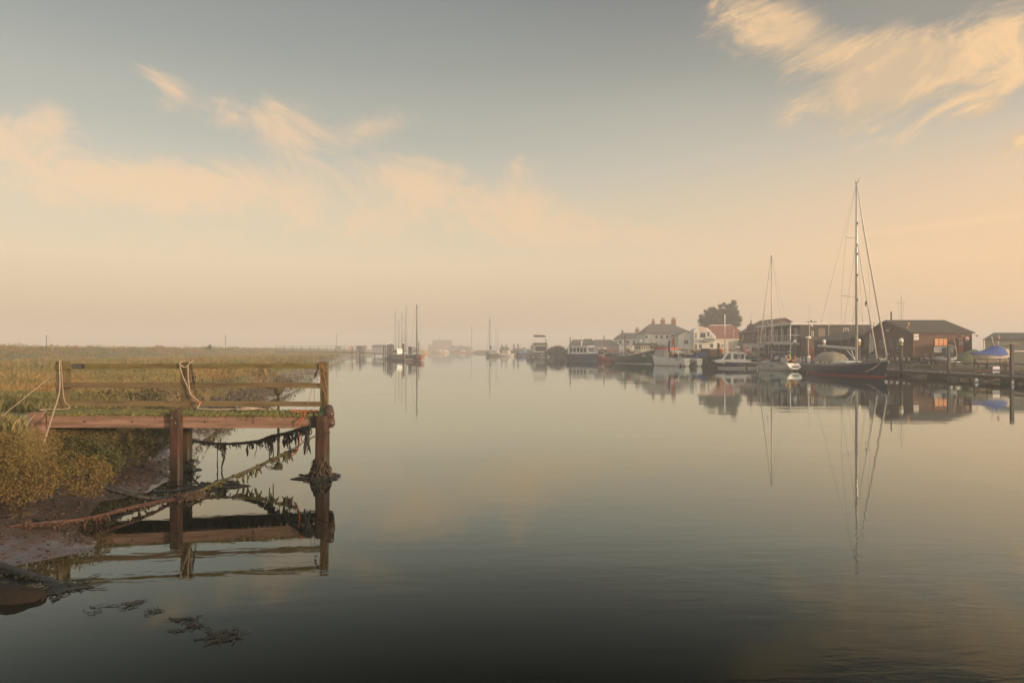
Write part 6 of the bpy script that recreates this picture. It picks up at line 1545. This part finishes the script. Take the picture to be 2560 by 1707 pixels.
# red roofed cottage
rc = thing('cottage', 'white cottage with a broad red tiled roof below the cypress tree', 'house', (X(1830, 190), 192, 0))
x0, x1 = X(1783, 188), X(1872, 188); ez, rz_ = Z(846, 188), Z(813, 194)
m_ = MB(); m_.box(((x0+x1)/2, 194, (1.5+ez)/2), (x1-x0, 12, ez-1.5)); bld(m_, 'wall', M('cream_render', (.58, .53, .42), (.48, .44, .35), .7, .9), rc)
m_ = MB(); hip(m_, x0, x1, 188, 200, ez, rz_, .5, 2.6); bld(m_, 'roof', m_tile, rc)
m_ = MB(); m_.box(((x0+x1)/2-1, 194, rz_+.05), (6.0, .3, .16)); bld(m_, 'ridge_tile', m_trim, rc)
for px_ in (1798, 1806, 1848, 1860): win(rc, X(px_, 188), 188, Z(864, 188), .7, .9, 'F', m_trim, m_glass, 1)
m_ = MB(); m_.box((X(1855, 188), 187, (1.5+Z(850, 188))/2), (2.2, 1.6, Z(850, 188)-1.5)); bld(m_, 'porch', M('green_porch', (.12, .15, .12), None, 2, .8), rc)
tubes_ = MB(); 
# white house with stepped gable
wh = thing('white_house', 'white house with pinkish shaped gable and balcony left of the red tiled roof', 'house', (X(1762, 178), 180, 0))
x0, x1 = X(1735, 178), X(1790, 178); ez = Z(838, 178)
m_ = MB(); m_.prof([(x0, 1.5), (x0, Z(828, 178)), (x0+.4, Z(822, 178)), (x0+1.3, Z(819, 178)), (x1-2.2, Z(819, 178)), (x1-.9, Z(832, 178)), (x1, Z(840, 178)), (x1, 1.5)], 178, 182.5); bld(m_, 'wall', m_render, wh)
m_ = MB(); m_.prof([(x0+1.4, Z(818.5, 178)), (x1-2.3, Z(818.5, 178)), (x1-2.9, Z(827, 178)), (x0+1.4, Z(829, 178))], 177.9, 177.98); bld(m_, 'gable_panel', M('pink_render', (.62, .48, .38), None, 1, .9), wh)
for px_, py_, w, h in ((1757, 838, 1.5, 1.3), (1771, 836, .7, 1.2), (1740, 839, .35, 1.5), (1779, 840, .35, .6), (1751, 866, .8, 1.2), (1740, 866, .6, 1.4), (1779, 864, .9, 1.1)): win(wh, X(px_, 178), 178, Z(py_, 178), w, h, 'F', M('grey_trim', (.4, .4, .38), None, 2, .7), m_glass, 1 if w > .6 else 0)
m_ = MB(); m_.box((X(1768, 178), 177.2, Z(853, 178)), (2.9, 1.5, .15)); m_.box((X(1768, 178), 176.5, Z(849, 178)), (2.9, .08, .8)); bld(m_, 'balcony', M('grey_green_balcony', (.2, .22, .19), None, 2, .8), wh)
m_ = MB()
for k in range(7): m_.box((x0+2.0+.35*k, 177.9, Z(829.5, 178)), (.18, .12, .16))
bld(m_, 'dentil', m_grey, wh)
# big white house with three chimneys
bw = thing('white_house', 'big white house with long grey roof and three clustered chimneys', 'house', (X(1670, 205), 210, 0))
x0, x1 = X(1612, 204), X(1738, 204); ez, rz_ = Z(835, 204), Z(810, 211)
m_ = MB(); m_.box(((x0+x1)/2, 211, (1.6+ez)/2), (x1-x0, 14, ez-1.6)); bld(m_, 'wall', m_render, bw)
m_ = MB(); hip(m_, x0, x1, 204, 218, ez, rz_, 3.2, 5.6); bld(m_, 'roof', m_slate, bw)
for px_, n, tp in ((1633, 2, 803), (1657, 3, 801.5), (1684, 3, 800)): chimney(bw, X(px_, 211), 211, rz_-.6, Z(tp, 211), 1.15 if n == 3 else .8, n)
for px_ in (1616, 1641, 1654, 1668): win(bw, X(px_, 204), 204, Z(842, 204), .7, 1.0, 'F', m_grey, m_glass, 0)
win(bw, X(1694, 204), 204, Z(844, 204), 1.9, 1.5, 'F', m_trim, m_glass, 2)
m_ = MB(); xa, xb = X(1696, 196), X(1740, 196); m_.prof([(xa, 1.6), (xa, Z(838, 196)), ((xa*1.1+xb*.9)/2, Z(829, 196)), (xb, Z(838, 196)), (xb, 1.6)], 196, 204); bld(m_, 'wing', m_render, bw)
m_ = MB(); xm = (xa*1.1+xb*.9)/2; m_.prof([(xa-.2, Z(839, 196)), (xm, Z(829, 196)), (xb+.2, Z(839, 196)), (xb+.2, Z(837, 196)), (xm, Z(827, 196)), (xa-.2, Z(837, 196))], 195.7, 204.2); bld(m_, 'wing_roof', m_slate, bw)
win(bw, X(1715, 196), 196, Z(843, 196), .9, 1.2, 'F', M('tan_wing_frame', (.45, .36, .27), None, 2, .8), m_render, 0)
win(bw, X(1715, 196), 196, Z(855, 196), 1.3, 1.1, 'F', m_grey, m_glass, 1)
# far cottage
fc_ = thing('cottage', 'far white cottage with grey roof and two chimneys left of the big white house', 'house', (X(1575, 235), 240, 0))
x0, x1 = X(1545, 234), X(1612, 234); ez, rz_ = Z(847, 234), Z(832, 239)
m_ = MB(); m_.box(((x0+x1)/2, 239, (1.6+ez)/2), (x1-x0, 10, ez-1.6)); bld(m_, 'wall', m_render, fc_)
m_ = MB(); hip(m_, x0, x1+1, 234, 244, ez, rz_, 2.4, .2); bld(m_, 'roof', m_slate, fc_)
chimney(fc_, X(1556, 239), 239, rz_-.5, Z(826, 239), .6, 0); chimney(fc_, X(1593, 239), 239, rz_-.8, Z(823, 239), 1.15, 2)
for px_ in (1551, 1570, 1585): win(fc_, X(px_, 234), 234, Z(855, 234), .9, 1.1, 'F', m_grey, m_glass, 0)
# low roofs
for lab, p0, p1, pr0, pr1, pe, Y, rm in (('low grey roofed shed behind the navy cruiser', 1428, 1466, 1434, 1462, 867, 214, m_slate), ('slightly taller low shed roof behind the navy cruiser bow', 1462, 1489, 1463, 1483, 865, 220, m_slate), ('long low shed with hipped grey roof behind the red fishing boat', 1484, 1547, 1490, 1533, 864, 208, m_slate)):
    x0, x1, ez = X(p0, Y), X(p1, Y), Z(pe, Y); rz_ = Z(849 if p0 != 1462 else 847, Y+4)
    t = thing('low_shed', lab, 'shed', ((x0+x1)/2, Y+4, 0)); m_ = MB(); m_.box(((x0+x1)/2, Y+4, (1.5+ez)/2), (x1-x0, 8, ez-1.5)); bld(m_, 'wall', m_grey, t)
    m_ = MB(); hip(m_, x0, x1, Y, Y+8, ez, rz_, X(pr0, Y)-x0+.3, x1-X(pr1, Y)+.3); bld(m_, 'roof', rm, t)
    if p0 == 1484: m_ = MB(); m_.box((X(1493, Y), Y-.05, Z(869, Y)), (1.0, .08, 1.3)); bld(m_, 'door', M('faded_blue_door', (.2, .22, .34), None, 2, .7), t)
# green steel shed at the right edge
gs = thing('steel_shed', 'long green steel shed with pale lettering at the right edge of the photo', 'shed', (X(2540, 84), 90, 0))
x0, x1 = X(2459, 84), X(2459, 84)+26; ez, rz_ = Z(848.5, 84), Z(831.5, 88.5)
m_ = MB(); ft_ = [(x0, 84), (x1, 84), (x1, 93), (x0+6.4, 93)]
m_.add([(a, b, 1.2) for a, b in ft_]+[(a, b, ez) for a, b in ft_], [(3, 2, 1, 0), (4, 5, 6, 7), (0, 1, 5, 4), (1, 2, 6, 5), (2, 3, 7, 6), (3, 0, 4, 7)]); bld(m_, 'wall', m_gcorr, gs)
m_ = MB(); m_.add([(x0-.3, 83.7, ez+.01), (x1, 83.7, ez+.01), (x1, 93.3, ez+.01), (x0+6.3, 93.3, ez+.01), (X(2484, 88.5), 88.5, rz_), (x1, 88.5, rz_)], [(0, 1, 5, 4), (1, 2, 5), (2, 3, 4, 5), (3, 0, 4), (3, 2, 1, 0)]); bld(m_, 'roof', M('green_grey_roof', (.10, .105, .085), None, 1, .8), gs)
m_ = MB(); m_.box(((x0+x1)/2, 83.95, Z(877.5, 84)), (x1-x0, .1, .12)); m_.box((x0+.02, 83.94, (1.2+ez)/2), (.12, .12, ez-1.2)); bld(m_, 'trim', m_trim, gs)
bd = board(2485, 2550, 855.0, 862.5, 84, 'name_board', M('green_name_board', (.12, .13, .10), None, 1, .7), gs, .04, .03)
lines(bd, [(2503, 858.5, 44, 3.0)], 84, .06, M('pale_green_lettering', (.3, .31, .26), None, 2, .8))

# ------------------------------------------------------------------ quay and pontoon
def wall_along(name, label, pts, z0, z1, th, mat, cat):
    m_ = MB()
    for a, b in zip(pts, pts[1:]): m_.bar((*a, (z0+z1)/2), (*b, (z0+z1)/2), th, z1-z0)
    return tag(m_.build(name, mat, loc=(*pts[0], 0)), label, cat)
qp = [(44.3, 100), (43.6, 104), (40.6, 110.5), (36.0, 121), (31.2, 149), (25.4, 169), (20.4, 200), (15.4, 270)]
wall_along('timber_quay', 'dark timber quay wall behind the moored fishing boats', qp, -1, 1.78, .5, m_quay, 'quay')
qd = [(x+2.2, y) for x, y in qp]
wall_along('quay_deck', 'timber decking along the top of the quay wall', qd, 1.62, 1.84, 4.4, m_pont, 'quay')
rg = random.Random(12)
for i in range(26):
    q = i/25; k = q*(len(qp)-1); a, b = qp[int(min(k, len(qp)-2))], qp[int(min(k, len(qp)-2))+1]; f_ = k-int(min(k, len(qp)-2)); x, y = a[0]+(b[0]-a[0])*f_, a[1]+(b[1]-a[1])*f_
    m_ = MB(); m_.tube([(x-.36, y, -1), (x-.36, y, 2.0+rg.random()*.5)], .15, 8)
    o = m_.build('quay_post', m_quay, loc=(x-.36, y, 0)); tag(o, 'timber post against the face of the dark quay wall', 'post', 'posts along the dark quay wall')
# pontoon in the right foreground
px0 = 43.6
pn = thing('floating_pontoon', 'long timber pontoon on pale and dark floats along the right bank', 'pontoon', (45, 72, 0))
m_ = MB(); m_.box((px0+1.35, 66, .55), (2.7, 66, .12)); m_.box((px0+.04, 66, .47), (.08, 66, .22)); bld(m_, 'deck', m_pont, pn)
m_ = MB(); m_.box((px0-.05, 66, .60), (.07, 66, .10)); bld(m_, 'edge_board', M('pale_edge_board', (.24, .2, .14), (.17, .14, .10), 2, .8), pn)
y = 36
while y < 98:
    ln = rg.uniform(1.6, 2.2); m_ = MB(); m_.box((px0+1.2, y, .16), (1.9, ln, .56)); bld(m_, 'float', m_conc if rg.random() < .45 else m_post, pn); y += ln+rg.uniform(1.0, 2.2)
for yy in (80.5, 78.6, 69.8, 63.4, 57, 51): 
    m_ = MB(); m_.bar((px0+.2, yy-.16, .72), (px0+.2, yy+.16, .72), .05, .05); m_.box((px0+.2, yy, .65), (.08, .1, .1)); bld(m_, 'mooring_cleat', m_trim, pn)
m_ = MB(); m_.bar((px0+2.6, 50, 1.30), (px0+2.6, 92, 1.30), .04, .05)
for k in range(8): m_.box((px0+2.6, 50+6*k, .95), (.05, .05, .74))
bld(m_, 'hand_rail', M('weathered_rail', (.2, .16, .11), None, 2, .8), pn)
# lines of planks on the bank behind (staging)
for zz, xx, lb in ((1.5, 49.6, 'upper plank walkway along the bank under the hut'),):
    m_ = MB(); m_.box((xx, 74, zz), (1.0, 46, .1))
    for k in range(12): m_.box((xx-.4, 52+4*k, zz-.5), (.14, .14, 1.0))
    tag(m_.build('walkway', m_pont, loc=(xx, 74, 0)), lb, 'walkway')
# notice board on the pontoon
nbx, nby = X(2490.5, 63), 63
sb = thing('notice_board', 'white and blue notice board standing on the pontoon edge', 'sign', (nbx, nby, .6))
def sbz(py): return Z(py, 63)-.6
m_ = MB(); m_.box((0, 0, (sbz(916)+sbz(932))/2), (.62, .05, sbz(916)-sbz(932))); m_.build('panel', m_sign, sb)
m_ = MB(); m_.box((0, -.035, (sbz(922.5)+sbz(928.5))/2), (.56, .03, sbz(922.5)-sbz(928.5))); bp_ = m_.build('blue_panel', m_bluesign, sb)
m_ = MB()
for k in range(2): m_.box((0, -.055, (sbz(924.3)+sbz(926.8))/2+.035-.07*k), (.36-.06*k, .01, .025))
m_.box((0, -.03, sbz(918.8)), (.18, .01, .05)); m_.build('writing', m_letter, bp_)
for s in (-.26, .26): m_ = MB(); m_.box((s, .04, sbz(933)/2+.02), (.05, .05, sbz(930))); m_.build('leg', m_grey, sb)
# items on the floats: buoys under the pontoon
for px_, py_, Y, r_, lb in ((2441, 957, 62, .16, 'little white buoy on the water against the pontoon floats'), (2532, 955, 58, .10, 'tiny white buoy near the right edge beside the pontoon'), (2018, 931, 87, .09, 'narrow white fender floating at the stern of the big yacht')):
    m_ = MB(); c = (X(px_, Y), Y, .14); m_.lathe([(.04, -.18), (r_, -.08), (r_*.95, .04), (r_*.6, .16), (.03, .24)], c, 10); tag(m_.build('buoy', m_white, loc=c), lb, 'buoy')

# ------------------------------------------------------------------ yard things
# white boat on a cradle under a blue cover
Yc = 72
cb_ = thing('cradled_boat', 'white clinker boat under a blue tarpaulin on a cradle beside the green shed', 'boat', (X(2474, Yc), Yc, Z(903, Yc)), R(7))
L = 4.55
hm, rows = hull(L, 1.9, .92, .62, .80, .0, .8, .75, 2.4, .0, tr=-.2)
z0 = 0
hl = hm.build('hull', [M('warm_white_hull', (.66, .58, .50), None, 2, .5), m_white, m_white, m_deckp], cb_)
hl.rotation_euler = (0, 0, R(180)) ; 
sheer(rows, hl, m_wood, .025)
m_ = MB()
for s in (1, -1): m_.tube([(q[5][0], s*(q[5][1]+.01), q[5][2]) for q in rows[1:-2]], .015, 5)
m_.build('strake', m_dark, hl)
m_ = MB(); prof = [(L/2-.05, .95, .05), (L/2-.6, 1.02, .35), (.9, 1.08, .75), (.1, 1.35, .85), (-.45, 1.62, .82), (-1.05, 1.62, .80), (-1.3, 1.45, .78), (-1.42, .82, .80)]
vs_, fs_ = [], []
for (x, zt, w) in prof:
    g_ = gun(rows, (x+L/2)/L)
    for k in range(9):
        a = math.pi*k/8; w_ = max(.04, g_.y*1.04); zz = g_.z-.10+(zt-g_.z+.10)*(math.sin(a)**.7)
        vs_.append((x+.03*math.sin(k*2.1+x*3), -w_*math.cos(a)*(1-.25*math.sin(a)), zz+.03*math.sin(k*1.7+x*5)))
for i in range(len(prof)-1):
    for k in range(8): fs_.append((i*9+k, i*9+k+1, (i+1)*9+k+1, (i+1)*9+k))
m_.add(vs_, fs_, 0, True); m_.build('tarpaulin', m_bluec, hl)
m_ = MB(); m_.prof([(-1.45, .75), (-1.45, 1.32), (-1.75, 1.3), (-2.1, .95), (-2.1, .75)], -.45, .45); m_.build('stern_locker', M('peach_locker', (.66, .5, .38), None, 2, .6), hl)
tubes('pushpit', [[(-1.7, s*.6, .8), (-1.75, s*.6, 1.45), (-2.2, s*.5, 1.42), (-2.22, s*.5, .85)] for s in (1, -1)]+[[(-2.2, .5, 1.42), (-2.2, -.5, 1.42)]], .016, m_trim, hl)
tubes('folded_mast', [[(-.55, 0, 1.6), (-.35, 0, 2.1), (-.25, 0, 2.55)]], .04, m_trim, hl)
m_ = MB(); m_.tube([(-.95, .1, 1.55), (-.95, .1, 2.15)], .03, 5); m_.lathe([(.02, -.2), (.16, -.02), (.10, .1), (.02, .3)], (-.95, .1, 2.45), 8, 1); m_.build('pink_pennant', [m_trim, m_pink], hl)
m_ = MB(); m_.bar((-1.6, -.0, -.16), (1.8, 0, -.16), .3, .16)
for x in (-1.0, .45, 1.5):
    for s in (1, -1): m_.bar((x, s*.95, -.75), (x, s*.82, .42), .09, .09)
    m_.bar((x, -.95, -.3), (x, .95, -.3), .1, .1)
m_.build('cradle', m_post, cb_)
m_ = MB(); m_.bar((1.75, -.5, -.7), (1.55, -.35, .1), .07, .07); m_.bar((2.05, -.5, -.7), (1.65, -.35, .1), .07, .07); m_.build('prop', M('orange_timber_prop', (.4, .2, .09), None, 3, .8), cb_)
# green tarpaulin mound
Yt = 82
t = thing('covered_dinghy', 'boat shape hidden under a drab green tarpaulin right of the hut door', 'boat', (X(2425, Yt), Yt, 1.3))
m_ = MB(); prof = [(-2.0, .12, .3), (-1.7, .9, .7), (-.6, 1.35, .95), (.45, 1.75, 1.0), (1.3, 1.35, .95), (2.6, .95, .8), (3.6, .7, .5)]; vs_, fs_ = [], []
for (x, z, w) in prof:
    for k in range(11): a = math.pi*k/10; vs_.append((x+.06*math.sin(k*2+x), -w*math.cos(a), z*math.sin(a)**.8+.05*math.sin(k*1.9+x*3)))
for i in range(len(prof)-1):
    for k in range(10): fs_.append((i*11+k, i*11+k+1, (i+1)*11+k+1, (i+1)*11+k))
fs_ += [tuple(range(11)), tuple(range(6*11+10, 6*11-1, -1))]
m_.add(vs_, fs_, 0, True); m_.build('tarpaulin', m_tarp, t)
# trailers with grey inflatables and outboards below the hut
for px_, Y, lb, col_ in ((2356, 80, 'grey inflatable dinghy on a trailer right of the plain dark pile', m_grey), (2332, 83, 'pale dinghy upturned under the hut notice', M('pale_dinghy', (.34, .33, .29), None, 2, .7))):
    t = thing('dinghy_trailer', lb, 'dinghy', (X(px_, Y), Y, 1.25), R(rg.uniform(-10, 20)))
    m_ = MB(); m_.tube([(-1.2, .5, .55), (.9, .5, .55), (1.4, .2, .7), (1.4, -.2, .7), (.9, -.5, .55), (-1.2, -.5, .55)], .2, 10); m_.build('tube', col_, t)
    m_ = MB(); m_.box((-.2, 0, .5), (2.0, .8, .1)); m_.build('floor', m_dark, t)
    m_ = MB(); m_.box((-1.35, 0, .95), (.3, .3, .5)); m_.box((-1.4, 0, .4), (.14, .12, .8)); m_.build('outboard_motor', m_rubber, t)
    m_ = MB(); m_.bar((-1.2, 0, .25), (2.2, 0, .25), .08, .08); m_.bar((-.2, -.75, .22), (-.2, .75, .22), .07, .07); m_.build('trailer_frame', m_steel, t)
    for s in (1, -1):
        m_ = MB(); m_.lathe([(.12, -.07), (.22, -.07), (.22, .07), (.12, .07)], (-.2, s*.8, .18), 14, axis='Y'); m_.build('wheel', m_rubber, t)
m_ = MB(); p = W(2385, 842, 80); m_.tube([p, W(2389, 870, 80), W(2392, 882, 80)], [.03, .05, .06], 6); m_.tube([W(2366, 862, 80), W(2376, 863, 80), W(2386, 868, 80), W(2392, 880, 80)], .05, 6); m_.tube([W(2392, 880, 80), W(2390, 906, 80)], .05, 6)
tag(m_.build('boat_hoist', M('pale_grey_metal', (.36, .34, .3), None, 3, .5), loc=W(2390, 906, 80)), 'bent pale boat davit standing right of the plain dark pile', 'davit')
m_ = MB(); p = (X(2369, 84), 84, 1.2); m_.box((p[0], p[1], 2.2), (.9, .9, 2.0)); tag(m_.build('storage_bin', M('grey_green_bin', (.13, .16, .13), None, 2, .8), loc=p), 'grey green storage bin covering the right end of the hut notice', 'bin')
for k, (px_, Y) in enumerate(((2420, 76), (2445, 78), (2510, 72), (2548, 74), (2560, 73), (2310, 84))):
    m_ = MB(); c = (X(px_, Y), Y, 1.25); m_.ball((c[0], c[1], 1.4), .35, 8, 0, (1.7, 1, .5), .15)
    tag(m_.build('rope_heap', M('heap_grey', (.16, .14, .11), None, 6, .9, .5), loc=c), ['low heap of gear left of the cradled boat bow', 'low heap of gear under the cradled boat bow', 'low heap of gear below the cradled boat stern', 'heap of gear right of the tall dark pile', 'heap of gear at the very right edge', 'low heap of gear under the hut stilts'][k], 'heap')
m_ = MB(); a, b = W(2441, 927, 66), W(2483, 926, 66); m_.bar((a.x, 66, a.z), (b.x, 66, b.z), .08, .1); tag(m_.build('orange_beam', M('orange_brown_beam', (.3, .14, .07), None, 3, .8), loc=a), 'orange brown beam lying behind the notice board', 'beam')

# quay clutter between the catamaran and the launch
def bxthing(name, label, cat, px0, px1, py0, py1, Y, dp, mat, group=None, rz=0.0, lip=True):
    x0, x1, z1, z0 = X(px0, Y), X(px1, Y), Z(py0, Y), Z(py1, Y); t = thing(name, label, cat, ((x0+x1)/2, Y, z0), rz, group); w, h = x1-x0, z1-z0
    m_ = MB(); m_.box((0, 0, h/2), (w, dp, h), taper=1.04); m_.build('body', mat, t)
    if lip: m_ = MB(); m_.box((0, 0, h-.05), (w*1.1, dp*1.1, .10)); m_.build('rim', mat, t)
    return t
bxthing('fish_tub', 'bright blue fish tub at the right end of the white catamaran stern', 'tub', 1749, 1762, 880, 894, 127, 1.0, m_blue)
bxthing('fish_tub', 'low dark blue crate left of the bright blue tub', 'tub', 1731, 1745, 886, 895, 128, 1.0, M('deep_blue_plastic', (.03, .04, .28), None, 3, .5))
t = thing('net_heap', 'orange and green heap of nets above the blue tubs', 'net', (X(1748, 130), 130, 1.8)); m_ = MB()
for k in range(16): m_.ball((rg.uniform(-1.2, 1.2), rg.uniform(-.5, .5), rg.uniform(.1, .9)), rg.uniform(.25, .45), 7, rg.choice((0, 0, 1)), (1.2, 1, .7), .15)
m_.build('net', [M('green_net', (.04, .07, .05), None, 5, .9), M('orange_net', (.42, .2, .08), None, 5, .9)], t)
bxthing('skip', 'wide rusty brown container on the quay left of the harbour launch', 'container', 1772, 1797, 872, 896, 128, 1.8, M('rusty_container', (.26, .15, .09), (.18, .12, .08), 1.5, .8, c3=(.36, .16, .08)))
bxthing('storage_box', 'dark green storage box between the blue tub and the brown container', 'box', 1755, 1772, 871, 895, 129, 1.4, M('dark_green_box', (.04, .06, .05), None, 2, .8))
m_ = MB(); c = W(1803, 877, 126); m_.ball(c, .38, 10, 0, (1, 1, 1.3)); tag(m_.build('buoy', m_orange, loc=c), 'orange net buoy on the quay left of the launch cabin', 'buoy')
m_ = MB(); c = (X(1796, 126), 126, 1.7); m_.box((c[0], c[1], 2.9), (.3, .3, 2.5)); tag(m_.build('quay_bollard', m_quay, loc=c), 'dark timber post beside the orange net buoy', 'post')
# lifebuoy stand
t = thing('lifebuoy_stand', 'red lifebuoy housing on a post behind the launch stern', 'lifebuoy', (X(1864, 122), 122, 1.7))
m_ = MB(); m_.box((0, 0, .6), (.12, .12, 1.4)); m_.build('post', m_trim, t)
m_ = MB(); m_.tube(ring((0, -.1, 1.45), .36, .1, 'Y', 16), .12, 8); m_.build('ring', m_redflag, t)
m_ = MB(); m_.tube(ring((0, -.1, 1.45), .36, .1, 'Y', 16)[3:6], .125, 8); m_.build('band', m_white, t)
t = thing('small_flag', 'small flag half white half red hanging behind the launch stern rail', 'flag', (X(1870, 112), 112, 1.6))
m_ = MB(); m_.tube([(-.3, 0, 0), (-.3, 0, 1.4)], .03, 6); m_.build('pole', m_grey, t)
m_ = MB(); m_.box((.05, 0, 1.22), (.72, .03, .2)); m_.build('white_band', m_white, t)
m_ = MB(); m_.prof([(-.28, 1.12), (.38, 1.12), (.2, .62), (-.1, .55)], -.015, .015); m_.build('red_band', m_redflag, t)
bxthing('crate', 'blue crate on the quay between the launch and the small white yacht', 'crate', 1876, 1888, 892, 898, 112, .8, M('violet_blue_crate', (.08, .09, .3), None, 3, .6))
bxthing('crate', 'blue crate beside the stern of the small white yacht', 'crate', 2001, 2012, 898, 905, 96, .6, M('violet_blue_tub', (.07, .08, .34), None, 3, .6))
# rigging pile, masts and trestles behind the white yacht bow
t = thing('gear_rack', 'rack of grey poles and gear on the quay behind the small white yacht bow', 'rack', (X(1905, 108), 108, 1.5)); m_ = MB()
for k in range(26): a = Vector((rg.uniform(-2.2, 2.2), rg.uniform(-.8, .8), 0)); m_.tube([a, a+Vector((rg.uniform(-.5, .5), 0, rg.uniform(.6, 1.9)))], rg.uniform(.02, .05), 5)
for k in range(10): m_.box((rg.uniform(-2.2, 2.2), rg.uniform(-.6, .6), rg.uniform(.2, .7)), (.5, .4, .5), rg.random())
m_.build('gear', M('mixed_grey_gear', (.16, .145, .12), (.06, .055, .05), 4, .8), t)
# lights along the far quay: low fence
m_ = MB()
for a, b in zip(qd, qd[1:]): m_.bar((a[0]+1.8, a[1], 2.9), (b[0]+1.8, b[1], 2.9), .06, .06); m_.bar((a[0]+1.8, a[1], 2.4), (b[0]+1.8, b[1], 2.4), .05, .05)
for i in range(40):
    q = i/39*(len(qd)-1); k = int(min(q, len(qd)-2)); f_ = q-k; x = qd[k][0]+(qd[k+1][0]-qd[k][0])*f_+1.8; y = qd[k][1]+(qd[k+1][1]-qd[k][1])*f_; m_.box((x, y, 2.35), (.08, .08, 1.2))
tag(m_.build('quay_fence', m_post, loc=(qd[0][0], qd[0][1], 1.8)), 'low dark railing along the back of the quay', 'fence')
